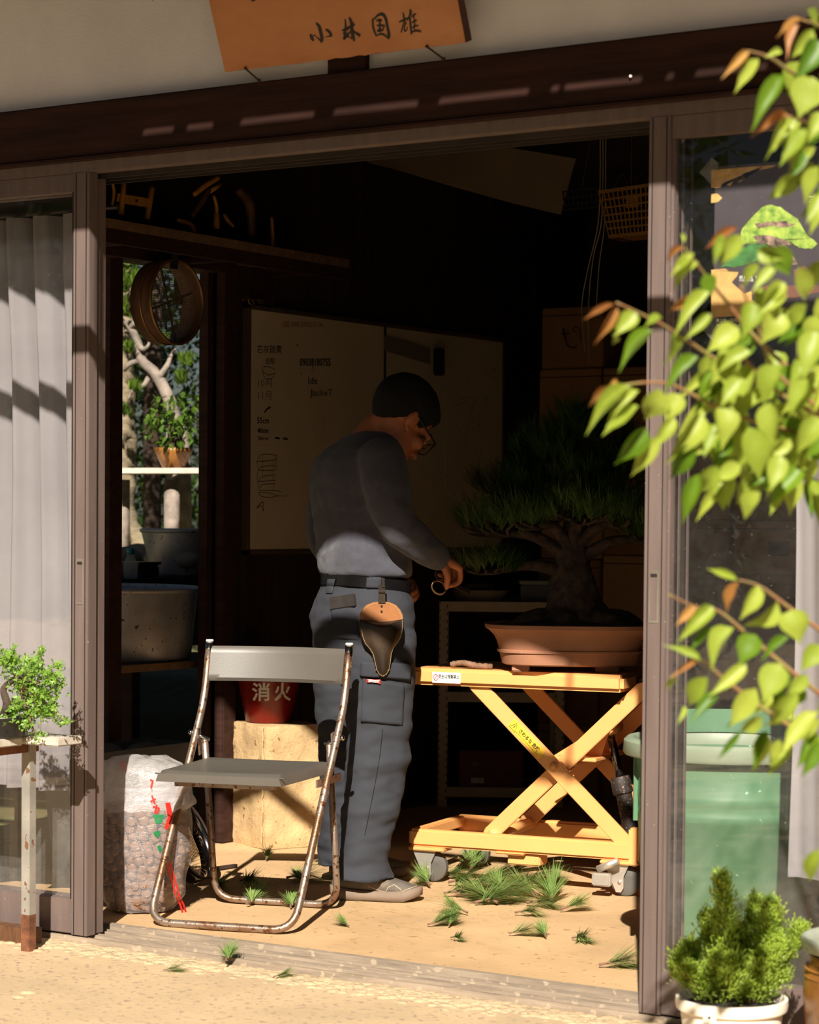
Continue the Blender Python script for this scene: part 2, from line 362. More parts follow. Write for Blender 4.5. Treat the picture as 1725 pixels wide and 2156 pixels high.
def sthing(name, label, loc=(0, 0, 0)):
    o = bpy.data.objects.new(name, None); COL.objects.link(o); o.location = loc; o.empty_display_size = .05
    return struct(o, label)
def dup(root, loc=None, rz=None):
    r = root.copy(); COL.objects.link(r)
    if loc is not None: r.location = loc
    if rz is not None: r.rotation_euler = (0, 0, rz)
    for ch in root.children:
        c = ch.copy(); COL.objects.link(c); c.parent = r
        for g in ch.children:
            d = g.copy(); COL.objects.link(d); d.parent = c
    return r
def smoothpath(pts, k=6):
    pts = [Vector(p) for p in pts]; out = []
    for i in range(len(pts) - 1):
        p0 = pts[max(i - 1, 0)]; p1 = pts[i]; p2 = pts[i + 1]; p3 = pts[min(i + 2, len(pts) - 1)]
        for j in range(k):
            t = j / k
            out.append(.5 * ((2 * p1) + (p2 - p0) * t + (2 * p0 - 5 * p1 + 4 * p2 - p3) * t * t + (3 * p1 - p0 - 3 * p2 + p3) * t ** 3))
    out.append(pts[-1]); return out
def fillet(pts, r, k=6):
    pts = [Vector(p) for p in pts]; out = [pts[0]]
    for i in range(1, len(pts) - 1):
        a = (pts[i - 1] - pts[i]); b = (pts[i + 1] - pts[i]); rr = min(r, a.length * .45, b.length * .45)
        p0 = pts[i] + a.normalized() * rr; p1 = pts[i] + b.normalized() * rr
        for j in range(k + 1):
            t = j / k; out.append(p0 * (1 - t) ** 2 + pts[i] * 2 * t * (1 - t) + p1 * t * t)
    out.append(pts[-1]); return out
def text(body, size, o, u, v, mat, parent, name='lettering', align='LEFT', bold=0.0, lift=.0006, sx=1.0):
    cu = bpy.data.curves.new('t', 'FONT'); cu.body = body; cu.size = size; cu.align_x = align; cu.resolution_u = 2; cu.offset = bold
    ob = bpy.data.objects.new('t', cu); COL.objects.link(ob)
    dg = bpy.context.evaluated_depsgraph_get(); me = bpy.data.meshes.new_from_object(ob.evaluated_get(dg))
    bpy.data.objects.remove(ob); bpy.data.curves.remove(cu)
    o, u, v = Vector(o), Vector(u).normalized(), Vector(v).normalized(); nn = u.cross(v).normalized()
    for w in me.vertices: w.co = o + u * (w.co.x * sx) + v * w.co.y + nn * lift
    me.update(); me.name = name
    return link(name, me, mat, parent)
def remesh(mb, voxel, smooth_it=6, fac=.5):
    me = mb.mesh('tmp'); ob = bpy.data.objects.new('tmp', me); COL.objects.link(ob)
    r = ob.modifiers.new('r', 'REMESH'); r.mode = 'VOXEL'; r.voxel_size = voxel
    s = ob.modifiers.new('s', 'SMOOTH'); s.iterations = smooth_it; s.factor = fac
    dg = bpy.context.evaluated_depsgraph_get(); out = bpy.data.meshes.new_from_object(ob.evaluated_get(dg))
    bpy.data.objects.remove(ob); return out
def leafcards(mb, rng, n, center, rad, size, shell=.5, up=.2, aspect=.5):
    for _ in range(n):
        while True:
            d = Vector((rng.uniform(-1, 1), rng.uniform(-1, 1), rng.uniform(-1, 1)))
            if shell < d.length < 1: break
        p = Vector(center) + Vector((d.x * rad[0], d.y * rad[1], d.z * rad[2]))
        t = Vector((rng.gauss(0, 1), rng.gauss(0, 1), rng.gauss(0, 1) + up)).normalized(); u, v = frame_axes(t)
        s = size * rng.uniform(.7, 1.3)
        mb.add([p, p + t * s * .5 + u * s * aspect / 2 + v * s * .06, p + t * s, p + t * s * .5 - u * s * aspect / 2 + v * s * .06], [(0, 1, 2), (0, 2, 3)])
def tuft(mb, rng, p, d, n, L, spread, wid=.0011):
    p = Vector(p); d = Vector(d).normalized(); u, v = frame_axes(d)
    for _ in range(n):
        a = rng.uniform(0, 2 * math.pi); s = spread * math.sqrt(rng.random())
        t = (d + (u * math.cos(a) + v * math.sin(a)) * s).normalized(); l = L * rng.uniform(.7, 1.1)
        b = p + d * rng.uniform(-.2, .25) * L; q, _ = frame_axes(t)
        mid = b + t * l * .5 + Vector((0, 0, -.03 * l))
        mb.add([b - q * wid, b + q * wid, mid + q * wid, mid - q * wid, b + t * l + Vector((0, 0, -.08 * l))], [(0, 1, 2, 3), (3, 2, 4)])

# ================================================================== SETTING
rng = random.Random(7)
def grid(name, x0, x1, y0, y1, z, nx, ny, amp, sc, mat, label):
    mb = MB(); vs = []; fs = []
    for j in range(ny + 1):
        for i in range(nx + 1):
            x = x0 + (x1 - x0) * i / nx; y = y0 + (y1 - y0) * j / ny
            vs.append((x, y, z + amp * mnoise.noise(Vector((x * sc, y * sc, .3)))))
    for j in range(ny):
        for i in range(nx): a = j * (nx + 1) + i; fs.append((a, a + 1, a + nx + 2, a + nx + 1))
    mb.add(vs, fs); return struct(mb.build(name, mat, smooth=True), label)
GZ = -.02
grid('ground', -14, 14, -16, .02, GZ, 60, 60, .0, 1, 'concrete', 'pale sandy concrete ground outside the doorway')
grid('floor', -.93, 3.4, .165, 4.45, -.002, 90, 90, .004, 5, 'sand', 'sandy earth floor inside the workshop')
grid('garden_ground', -14, -.93, .02, 16, GZ - .03, 60, 60, .05, .8, 'litter', 'garden soil with leaf litter beyond the side opening')

def sbox(name, lo, hi, mat, label=None, bevel=0):
    return struct(MB().box(lo, hi).build(name, mat, bevel=bevel), label)
sbox('wall_front', (-.95, .02, 2.285), (4.6, .12, 3.4), 'plaster', 'off-white plaster wall above the door beam')
sbox('wall_front_side', (2.72, .0, GZ), (4.6, .12, 2.14), 'plaster', 'plaster wall right of the sliding doors')
bm_ = sthing('trim_1', 'dark wooden lintel beam across the facade')
MB().box((-.97, -.012, 2.139), (4.6, .13, 2.287)).build('beam', 'beam', bm_, bevel=.004)
MB().box((-.97, -.020, 2.131), (4.6, .12, 2.1385)).build('lower_lip', 'beam', bm_)
MB().tube([at_y(1328, 160, -.014), at_y(1328, 160, -.02)], .0035, 8).build('nail_head', 'cap', bm_)
hd = sthing('trim_2', 'brown aluminium head rail of the sliding doors')
MB().box((-.95, .0, 2.100), (2.72, .17, 2.131)).build('head_rail', 'alu', hd, bevel=.002)
for y0 in (.042, .088, .134): MB().box((-.95, y0, 2.086), (2.72, y0 + .008, 2.1005)).build('track_lip', 'alu_dark', hd)
# sill
sl_ = sthing('trim_3', 'worn metal door sill with running tracks')
MB().box((-.95, .0, GZ - .05), (2.72, .178, -.013)).build('sill_base', 'sillmat', sl_)
for y0, w, z1 in ((.002, .010, -.002), (.040, .006, .0), (.062, .006, .0), (.100, .006, .0), (.124, .006, .001), (.158, .022, .010)):
    MB().box((-.95, y0, -.014), (2.72, y0 + w, z1)).build('track', 'sillmat', sl_)
# inner walls
wl = sthing('wall_left', 'dark wooden side wall with an opening to the garden')
XL = -.87
OP = (.30, 1.69, 2.03)
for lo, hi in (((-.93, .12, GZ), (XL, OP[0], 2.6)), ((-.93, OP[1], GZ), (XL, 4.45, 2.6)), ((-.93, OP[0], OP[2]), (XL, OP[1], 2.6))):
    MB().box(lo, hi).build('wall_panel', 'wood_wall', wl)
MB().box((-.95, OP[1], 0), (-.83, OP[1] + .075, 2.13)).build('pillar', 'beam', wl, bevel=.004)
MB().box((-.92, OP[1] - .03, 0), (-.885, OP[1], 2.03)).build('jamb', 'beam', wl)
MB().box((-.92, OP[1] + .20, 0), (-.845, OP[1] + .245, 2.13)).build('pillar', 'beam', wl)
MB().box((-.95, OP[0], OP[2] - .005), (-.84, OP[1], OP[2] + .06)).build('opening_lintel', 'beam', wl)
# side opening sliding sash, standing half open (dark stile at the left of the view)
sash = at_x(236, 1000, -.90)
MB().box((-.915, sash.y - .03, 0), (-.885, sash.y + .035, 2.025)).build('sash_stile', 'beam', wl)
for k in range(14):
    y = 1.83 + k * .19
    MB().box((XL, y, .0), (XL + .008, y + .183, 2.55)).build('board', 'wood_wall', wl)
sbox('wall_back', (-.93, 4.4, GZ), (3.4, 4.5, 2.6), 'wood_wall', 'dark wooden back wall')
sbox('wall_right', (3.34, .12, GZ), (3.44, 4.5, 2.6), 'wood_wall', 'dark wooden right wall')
sbox('ceiling', (-.95, .1, 2.56), (3.45, 4.5, 2.66), 'ceil', 'dark ceiling')
# eaves, gutter, laundry pole (above the frame; they shade the upper facade)
ev = sthing('eaves', 'roof eaves overhanging the facade')
EY = -1.0; S = .85
def lift(z, y=EY): return z - S * y          # height at distance y in front of the facade that shades level z on it
MB().add([(-1.0, EY - .02, lift(2.20)), (4.8, EY - .02, lift(2.20)), (4.8, .14, lift(2.20) + .40), (-1.0, .14, lift(2.20) + .40),
          (-1.0, EY - .02, lift(2.20) + .05), (4.8, EY - .02, lift(2.20) + .05), (4.8, .14, lift(2.20) + .45), (-1.0, .14, lift(2.20) + .45)],
         [(0, 3, 2, 1), (4, 5, 6, 7), (0, 1, 5, 4), (1, 2, 6, 5), (2, 3, 7, 6), (3, 0, 4, 7)]).build('roof_slab', 'oldplank', ev)  # unseen slab, kept pale so its underside bounces light onto the plaster
MB().box((-1.0, EY - .02, lift(2.018)), (4.8, EY, lift(2.172))).build('fascia_board', 'beam', ev)
_gx = lambda p: at_y(p, 215, 0).x + .53
for a, b in ((-400, 300), (372, 392), (455, 505), (668, 700), (886, 921), (1119, 1156), (1356, 1397), (1424, 1458), (1620, 1640), (1760, 1820), (2000, 2040)):
    MB().box((max(-1.0, _gx(a)), EY - .015, lift(2.165)), (_gx(b), EY + .9, lift(2.215))).build('strip_break_block', 'beam', ev)  # unseen blocks, sized to break up the light strip on the beam
MB().box((-1.0, EY - .015, lift(1.955)), (4.8, EY + .005, lift(2.006))).build('gutter', 'alu', ev)
for x in (-.9, .55, 2.0, 3.4):
    MB().box((x, EY - .01, lift(1.60)), (x + .012, EY + .0, lift(2.2))).build('gutter_bracket', 'iron', ev)
pole = MB().tube([(-1.0, EY, lift(1.645)), (4.8, EY, lift(1.645))], .030, 16).build('laundry_pole', 'oldwood', smooth=True)
tag(pole, 'long round wooden pole slung under the eaves', 'pole')

# ------------------------------------------------------------------ sliding doors
def stile(root, x0, x1, y0, y1, z0, z1, name='stile'):
    st = MB().box((x0, y0, z0), (x1, y1, z1)).build(name, 'alu', root, bevel=.0015)
    for fx in (.16, .80):
        xx = x0 + (x1 - x0) * fx
        MB().box((xx, y0 - .0016, z0 + .003), (xx + .0022, y0 + .001, z1 - .003)).build('groove', 'alu_dark', st)
    return st
def pull(root, xc, y, z0, z1):
    h = MB().box((xc - .0125, y - .0015, z0), (xc + .0125, y + .004, z1)).build('flush_pull', 'alu_light', root, bevel=.001)
    MB().box((xc - .0085, y - .0022, z0 + .008), (xc + .0085, y + .0, z1 - .008)).build('pull_recess', 'alu', h)
    MB().box((xc - .0085, y - .0026, z1 - .016), (xc + .0085, y + .0, z1 - .008)).build('pull_painted_shade', 'alu_dark', h)  # dark strip painting the shade at the top of the recess
def pane(root, x0, x1, y, z0, z1):
    return MB().add([(x0, y, z0), (x1, y, z0), (x1, y, z1), (x0, y, z1)], [(0, 1, 2, 3)]).build('glass_pane', 'glass', root, fix=False)
d1 = sthing('door_1', 'brown aluminium sliding glass door left of the opening')
stile(d1, -.0575, 0, 0, .036, 0.002, 2.100)
stile(d1, -.95, -.89, 0, .036, 0.002, 2.100)
MB().box((-.89, .003, .004), (-.0575, .034, .100)).build('bottom_rail', 'alu', d1, bevel=.002)
MB().box((-.89, .003, 2.050), (-.0575, .034, 2.100)).build('top_rail', 'alu', d1, bevel=.002)
MB().box((-.0665, .006, .1), (-.0575, .03, 2.05)).build('glazing_bead', 'alu_dark', d1)
pane(d1, -.89, -.0575, .018, .1, 2.05); pull(d1, -.029, 0, .918, 1.044)
d3 = sthing('door_3', 'second sliding door pushed behind the left door')
stile(d3, -.0575, -.010, .046, .082, 0.002, 2.090); stile(d3, -.95, -.9, .046, .082, 0.002, 2.090)
stile(d3, -.1075, -.050, .092, .128, 0.002, 2.090, 'edge_stile')
MB().box((-.9, .05, .004), (-.0575, .08, .1)).build('bottom_rail', 'alu', d3); MB().box((-.9, .05, 2.05), (-.0575, .08, 2.09)).build('top_rail', 'alu', d3)
pane(d3, -.9, -.0575, .064, .1, 2.05)
d2 = sthing('door_2', 'brown aluminium sliding glass door right of the opening')
stile(d2, 1.707, 1.7635, 0, .036, .002, 2.100); stile(d2, 2.66, 2.72, 0, .036, .002, 2.100)
MB().box((1.7635, .003, .004), (2.66, .034, .108)).build('bottom_rail', 'alu', d2, bevel=.002)
MB().box((1.7635, .003, 2.048), (2.66, .034, 2.100)).build('top_rail', 'alu', d2, bevel=.002)
MB().box((1.7635, .008, .108), (1.770, .03, 2.048)).build('glazing_bead', 'alu', d2)
for k, yy in enumerate((.05, .064, .096, .11)): MB().box((1.708, yy, .002), (1.764, yy + .010, 2.09)).build('inner_stile', 'alu' if k % 2 else 'alu_dark', d2)
pane(d2, 1.7635, 2.66, .020, .108, 2.048); pull(d2, 1.734, 0, .922, 1.046)

# rough broken crust along the sill and in front
mb = MB()
for _ in range(2600):
    t = rng.random()
    if rng.random() < .8: x = rng.uniform(-1.1, 1.9); y = -abs(rng.gauss(0, .05)) - .004
    else: x = rng.uniform(-1.0, .35); y = -.86 + (x * .25) + rng.gauss(0, .07)
    r = rng.uniform(.006, .020)
    n = 7; vs = []; a0 = rng.random() * 6
    for j in range(n):
        a = a0 + 2 * math.pi * j / n; q = r * rng.uniform(.75, 1.2); vs.append((x + q * math.cos(a) * 1.3, y + q * math.sin(a), GZ - .002))
    for j in range(n): vs.append((x + (vs[j][0] - x) * .72, y + (vs[j][1] - y) * .72, GZ + r * rng.uniform(.10, .24)))
    vs.append((x, y, GZ + r * .26))
    mb.add(vs, [(j, (j + 1) % n, n + (j + 1) % n, n + j) for j in range(n)] + [(n + j, n + (j + 1) % n, 2 * n) for j in range(n)])
tag(mb.build('cement_crust', 'crust', smooth=True), 'crumbled sandy cement crust along the door sill', 'rubble', kind='stuff')

# ------------------------------------------------------------------ curtains
def curtain(name, label, x0, x1, y, z0, z1, waves, amp, taper):
    mb = MB(); nx, nz_ = 90, 40; vs = []; fs = []
    for j in range(nz_ + 1):
        tz = j / nz_; z = z0 + (z1 - z0) * tz
        for i in range(nx + 1):
            tx = i / nx
            xe = x1 - taper * max(0, tz - .72) / .28
            x = x0 + (xe - x0) * tx
            ph = waves * 2 * math.pi * tx + .5 * math.sin(3 * tz + 5 * tx)
            vs.append((x + .006 * math.sin(5 * tz + 9 * tx), y + amp * (math.sin(ph) + .35 * math.sin(2.1 * ph + 1.3 * tz)) + .006 * mnoise.noise(Vector((x * 6, z * 3, 0))), z))
    for j in range(nz_):
        for i in range(nx): a = j * (nx + 1) + i; fs.append((a, a + 1, a + nx + 2, a + nx + 1))
    mb.add(vs, fs); return tag(mb.build(name, 'curtain', smooth=True, fix=False), label, 'curtain')
curtain('curtain', 'pale grey curtain hanging in folds behind the left glass door', -.84, -.128, .185, .37, 2.02, 6.4, .028, .02)
curtain('curtain', 'pale grey curtain behind the right glass door beside the green bin', 2.035, 2.62, .105, .34, 2.02, 5, .012, .0)
MB().tube([(-.93, .19, 2.03), (-.06, .19, 2.03)], .006, 8).build('curtain_rail', 'alu_dark', d3)

# ================================================================== FACADE THINGS
from mathutils.bvhtree import BVHTree
def on_plane(px, py, o, n):
    d = ray(px, py); o = Vector(o); n = Vector(n); return CAM + d * ((o - CAM).dot(n) / d.dot(n))
def pix_strokes(strokes, o, n, k=4, scale=1.0, lift=.0008):
    # strokes: lists of (px, py, width_px) on the plane through o with normal n
    mb = MB(); n = Vector(n).normalized()
    for st in strokes:
        P = [on_plane(x, y, o, n) + n * lift for x, y, w in st]; m = depth(P[0]) / FPX * scale
        Wd = [w * m for x, y, w in st]
        S_ = smoothpath(P, k) if len(P) > 2 else P
        Ws = []
        for i in range(len(Wd) - 1):
            for j in range(k if len(P) > 2 else 1): Ws.append(Wd[i] + (Wd[i + 1] - Wd[i]) * j / (k if len(P) > 2 else 1))
        Ws.append(Wd[-1]); L = []; R = []
        for i, p in enumerate(S_):
            t = S_[min(i + 1, len(S_) - 1)] - S_[max(i - 1, 0)]
            q = n.cross(t).normalized() * (Ws[i] / 2); L.append(p + q); R.append(p - q)
        kk = len(S_); mb.add(L + R, [(i, i + 1, kk + i + 1, kk + i) for i in range(kk - 1)])
    return mb
def ftext(body, o, u, v, w, h, mat, parent, name='lettering', bold=0.0, lift=.0008):
    ob = text(body, 1.0, (0, 0, 0), (1, 0, 0), (0, 1, 0), mat, parent, name, bold=bold, lift=0)
    me = ob.data; a = np.empty(len(me.vertices) * 3); me.vertices.foreach_get('co', a); a = a.reshape(-1, 3)
    mn = a.min(0); mx = a.max(0); a = (a - mn) / np.maximum(mx - mn, 1e-6)
    o, u, v = Vector(o), Vector(u).normalized(), Vector(v).normalized(); nn = u.cross(v).normalized()
    for i, p in enumerate(me.vertices): p.co = o + u * (a[i][0] * w) + v * (a[i][1] * h) + nn * lift
    me.update(); return ob

# sign board ------------------------------------------------------
sa = math.radians(22)
SO = Vector((.503, -.052, 2.312)); SV = Vector((0, -math.sin(sa), math.cos(sa))); SN = Vector((0, -math.cos(sa), -math.sin(sa)))
sg = thing('sign_board', 'orange varnished wooden name board tilted forward above the doorway', 'sign', SO)
mb = MB(); poly = [(0, 0)]
for i in range(1, 40): poly.append((.73 * i / 40, rng.uniform(-.0015, .002)))
poly += [(.73, 0), (.73, .44), (0, .44)]
mb.prism(poly, (0, 0, 0), (1, 0, 0), SV, -SN * .003).build('face_panel', 'sign', sg)
mb = MB(); mb.prism([(0, 0), (.73, .0), (.73, .44), (0, .44)], -SN * .0032, (1, 0, 0), SV, -SN * .030).build('backing_board', 'sign_edge', sg)
def zs(cx, cy, w): return (630 + cx / 6.161, cy / 6.161, 1.2 * w / 6.161)
brush = [
 [(222, 300, 22), (262, 345, 40), (285, 430, 42), (298, 510, 40), (290, 556, 8)], [(290, 540, 22), (250, 500, 14), (205, 462, 4)],
 [(148, 440, 18), (165, 490, 42), (192, 532, 18)], [(170, 480, 14), (220, 440, 4)], [(345, 380, 20), (392, 412, 32), (416, 455, 34), (400, 470, 16), (335, 480, 4)],
 [(600, 248, 14), (605, 330, 24), (598, 430, 26), (585, 515, 30)], [(562, 400, 24), (600, 380, 20), (645, 352, 26)], [(650, 228, 22), (680, 290, 40), (688, 400, 44), (705, 480, 40), (718, 536, 16)],
 [(622, 395, 12), (670, 340, 24), (722, 312, 34)], [(690, 395, 26), (740, 430, 24), (796, 464, 38)], [(665, 410, 18), (625, 460, 26), (590, 500, 24)], [(565, 430, 10), (620, 440, 26), (640, 495, 14)], [(690, 505, 20), (650, 470, 6)],
 [(958, 238, 20), (962, 350, 26), (985, 420, 24), (1008, 470, 20)], [(975, 250, 16), (1025, 198, 24), (1085, 185, 36), (1125, 240, 36), (1148, 350, 30), (1168, 450, 40), (1158, 510, 14)],
 [(1005, 272, 20), (1040, 258, 26), (1078, 268, 20)], [(1045, 265, 22), (1052, 330, 22), (1045, 400, 24)], [(1010, 332, 14), (1060, 330, 22), (1108, 335, 18), (1088, 375, 14)], [(1015, 402, 22), (1060, 395, 30), (1096, 385, 16)],
 [(1015, 462, 12), (1060, 440, 24), (1105, 452, 22), (1160, 495, 20)],
 [(1350, 160, 12), (1362, 220, 22), (1372, 275, 16)], [(1298, 286, 10), (1360, 262, 26), (1420, 228, 10)], [(1375, 268, 18), (1345, 350, 16), (1325, 422, 14)], [(1395, 285, 12), (1370, 350, 14), (1372, 398, 22), (1395, 395, 12), (1408, 340, 8)],
 [(1440, 122, 20), (1450, 165, 32), (1425, 230, 20), (1405, 265, 10)], [(1440, 225, 22), (1448, 330, 26), (1462, 445, 22)], [(1462, 225, 14), (1490, 190, 20), (1520, 182, 14)], [(1468, 295, 14), (1500, 272, 20), (1532, 262, 14)],
 [(1470, 358, 14), (1510, 335, 20), (1550, 335, 16)], [(1470, 415, 16), (1520, 398, 22), (1585, 408, 24)], [(1488, 195, 14), (1500, 300, 16), (1495, 400, 14)]]
for k0, k1 in ((0, 5), (5, 13), (13, 20), (20, 31)):
    pix_strokes([[zs(*p) for p in st] for st in brush[k0:k1]], SO, SN, lift=.0012).build('brush_character', 'ink', sg, world=True, fix=False)
pix_strokes([[(560, -60, 14), (545, -20, 12), (538, -4, 8), (530, 1, 5)]], SO, SN, lift=.0012).build('brush_character', 'ink', sg, world=True, fix=False)

for (a, b) in (((518, 143), (546, 170)), ((900, 97), (934, 124))):
    p0 = on_plane(*a, SO, SN) + SN * .004; p1 = at_y(*b, -.014)
    st = MB().tube([p0, p1], [.0028, .0022], 8); st.ball(p1, .005).ball(p0, .0035)
    st.build('support_peg', 'iron', sg, world=True)
pst = MB().box((.791, .0, 2.287), (.905, .03, 3.0)).build('trim_4', 'beam'); struct(pst, 'short dark wooden post behind the name board')

# poster on the right door -----------------------------------------
PY_ = .0235
po = thing('poster', 'bonsai exhibition poster taped inside the right glass door', 'poster', (1.866, PY_, 1.603))
MB().box((0, 0, 0), (.50, .0012, .374)).build('paper', 'poster', po)
PN = Vector((0, -1, 0)); PO = Vector((0, PY_ - .0002, 0))
def pblob(pts, mat, name, lift, jag=0.0, seed=1):
    r = random.Random(seed); P = []
    for i in range(len(pts)):
        a = pts[i]; b = pts[(i + 1) % len(pts)]; k = max(1, int(math.hypot(b[0] - a[0], b[1] - a[1]) / 5)) if jag else 1
        for j in range(k):
            t = j / k; P.append((a[0] + (b[0] - a[0]) * t + r.uniform(-jag, jag), a[1] + (b[1] - a[1]) * t + r.uniform(-jag, jag)))
    vs = [at_y(x, y, PY_ - lift) for x, y in P]
    import bmesh
    bm = bmesh.new(); f = bm.faces.new([bm.verts.new(Vector(v) - po.location) for v in vs]); bmesh.ops.triangulate(bm, faces=[f])
    me = bpy.data.meshes.new(name); bm.to_mesh(me); bm.free(); return link(name, me, mat, po)
def pq(cx, cy): return (1480 + cx / 5.135, 300 + cy / 5.133)
G = lambda L: [pq(*p) for p in L]
pblob(G([(92, 300), (800, 240), (760, 270), (600, 300), (470, 350), (430, 340), (455, 385), (400, 430), (330, 420), (300, 470), (220, 440), (190, 490), (92, 490)]), 'gold', 'gold_cloud', .0006, .5, 1)
pblob(G([(92, 560), (160, 552), (212, 600), (170, 640), (92, 655)]), 'gold', 'gold_cloud', .0006, .4, 2)
pblob(G([(92, 1375), (240, 1365), (300, 1400), (385, 1400), (370, 1450), (300, 1490), (380, 1600), (440, 1640), (530, 1600), (530, 1700), (640, 1760), (700, 1850), (92, 1895)]), 'gold', 'gold_cloud', .0006, .5, 3)
pblob(G([(790, 1690), (880, 1680), (860, 1730), (800, 1720)]), 'gold', 'gold_cloud', .0006, .4, 4)
pblob(G([(92, 1905), (1700, 1780), (1700, 1900), (92, 2010)]), 'pband', 'caption_band', .0007)
pblob(G([(190, 1340), (280, 1270), (420, 1150), (540, 1090), (700, 1100), (800, 1160), (640, 1250), (500, 1310), (350, 1345)]), 'pgreen2', 'printed_foliage', .0008, 1.2, 5)
pblob(G([(410, 960), (500, 840), (640, 700), (740, 670), (850, 700), (930, 770), (1030, 830), (1080, 930), (1150, 1020), (1240, 1090), (1180, 1150), (1050, 1140), (950, 1070), (800, 1050), (600, 1060), (430, 1100)]), 'pgreen', 'printed_foliage', .0009, 1.2, 6)
pblob(G([(560, 880), (700, 860), (900, 850), (1000, 890), (900, 920), (740, 900), (600, 930)]), 'pbark', 'printed_trunk', .0011, 1, 7)
pblob(G([(540, 1010), (700, 1000), (900, 1050), (980, 1100), (900, 1110), (960, 1200), (1030, 1310), (960, 1330), (900, 1240), (820, 1110), (600, 1090)]), 'pbark', 'printed_trunk', .0011, 1, 8)
pblob(G([(980, 1380), (1090, 1330), (1185, 1390), (1150, 1410), (1140, 1520), (1010, 1530)]), 'ptray', 'printed_pot', .0010)
pblob(G([(520, 1600), (690, 1545), (1258, 1545), (1258, 1620), (1000, 1680), (560, 1690)]), 'ptray', 'printed_stand', .0010)
def ptxt(body, x0, y0, x1, y1, mat='white'):
    a = at_y(*pq(x0, y1), PY_ - .0012); b = at_y(*pq(x1, y1), PY_ - .0012); c = at_y(*pq(x0, y0), PY_ - .0012)
    ftext(body, a - po.location, (b - a).normalized(), (0, 0, 1), (b - a).length, c.z - a.z, mat, po, 'printed_lettering')
ptxt('黒松 銘「', 395, 1440, 590, 1475); ptxt('大阪 個人蔵', 395, 1475, 550, 1505)
ptxt('■主催／国風盆栽展実行委員会・(社)', 150, 1900, 800, 1950); ptxt('■後援／日本盆栽協同組合', 150, 1955, 700, 1995)
ptxt('華', 1150, 570, 1330, 710); ptxt('の', 1165, 800, 1240, 870, 'gold')
for cx, cy, s in ((100, 310, 24), (105, 1990, 24)):
    p = at_y(*pq(cx, cy), PY_ - .0016); d = .032
    MB().add([p + Vector((-d, 0, 0)), p + Vector((0, 0, -d)), p + Vector((d * .2, 0, -d * .2)), p + Vector((d * .55, 0, d * .45)), p + Vector((0, 0, d))], [(0, 1, 2, 3, 4)]).build('corner_tape', 'cleartape', po, world=True, fix=False)

# ================================================================== WHITEBOARD on the left wall
BX = -.835
wb = thing('whiteboard', 'wide whiteboard with handwritten notes on the dark side wall', 'whiteboard', (BX - .03, 1.833, 1.028))
def wrel(p): return Vector(p) - wb.location
BY0, BY1, BZ0, BZ1 = 1.833, 3.633, 1.028, 1.926
for nm, y0, y1 in (('panel', BY0 + .015, at_x(812, 760, BX).y - .004), ('panel', at_x(812, 760, BX).y + .004, at_x(940, 800, BX).y - .002), ('panel', at_x(940, 800, BX).y + .002, BY1 - .015)):
    MB().box((BX - .012, y0, BZ0 + .015), (BX - .004, y1, BZ1 - .015)).build(nm, 'board', wb, world=True)
yd = at_x(812, 760, BX).y
MB().box((BX - .012, yd - .006, BZ0 + .01), (BX - .001, yd + .006, BZ1 - .01)).build('divider', 'blackplastic', wb, world=True)
for lo, hi in (((BX - .03, BY0, BZ0), (BX, BY1, BZ0 + .018)), ((BX - .03, BY0, BZ1 - .018), (BX, BY1, BZ1)), ((BX - .03, BY0, BZ0), (BX, BY0 + .018, BZ1)), ((BX - .03, BY1 - .018, BZ0), (BX, BY1, BZ1))):
    MB().box(lo, hi).build('frame', 'frame_alu', wb, world=True, bevel=.003)
def wtext(body, x0, y0, x1, y1, mat='ink', bold=.01):
    a = at_x(x0, y1, BX - .0035); b = at_x(x1, y1, BX - .0035); c = at_x(x0, y0, BX - .0035)
    ftext(body, wrel(a), (0, 1, (b.z - a.z) / (b.y - a.y)), (0, 0, 1), b.y - a.y, c.z - a.z, mat, wb, 'handwriting', bold=bold)
wtext('(図 090-5920-5106', 595, 676, 680, 692, 'ink_red', .0); wtext('09038180755', 631, 754, 696, 771, 'ink', .02)
wtext('Ide', 649, 794, 668, 809, 'ink', .01); wtext('JackeT', 653, 819, 700, 838, 'ink', .0)
wtext('石灰硫黄', 541, 727, 593, 744, 'ink', .0); wtext('合剤', 558, 753, 578, 767, 'ink', .0)
wtext('10月', 543, 798, 572, 815, 'ink_faint', .0); wtext('11月', 543, 823, 571, 842, 'ink_faint', .0); COL.objects[-1]['kind'] = 'stuff'
wtext('55cm', 541, 879, 566, 892, 'ink', .02); wtext('40cm', 542, 901, 565, 912, 'ink', .02); wtext('30cm', 543, 919, 565, 927, 'ink', .01)
def wz(L, w=1.2): return [(520 + a / 5.829, 720 + b / 5.827, w) for a, b in L]
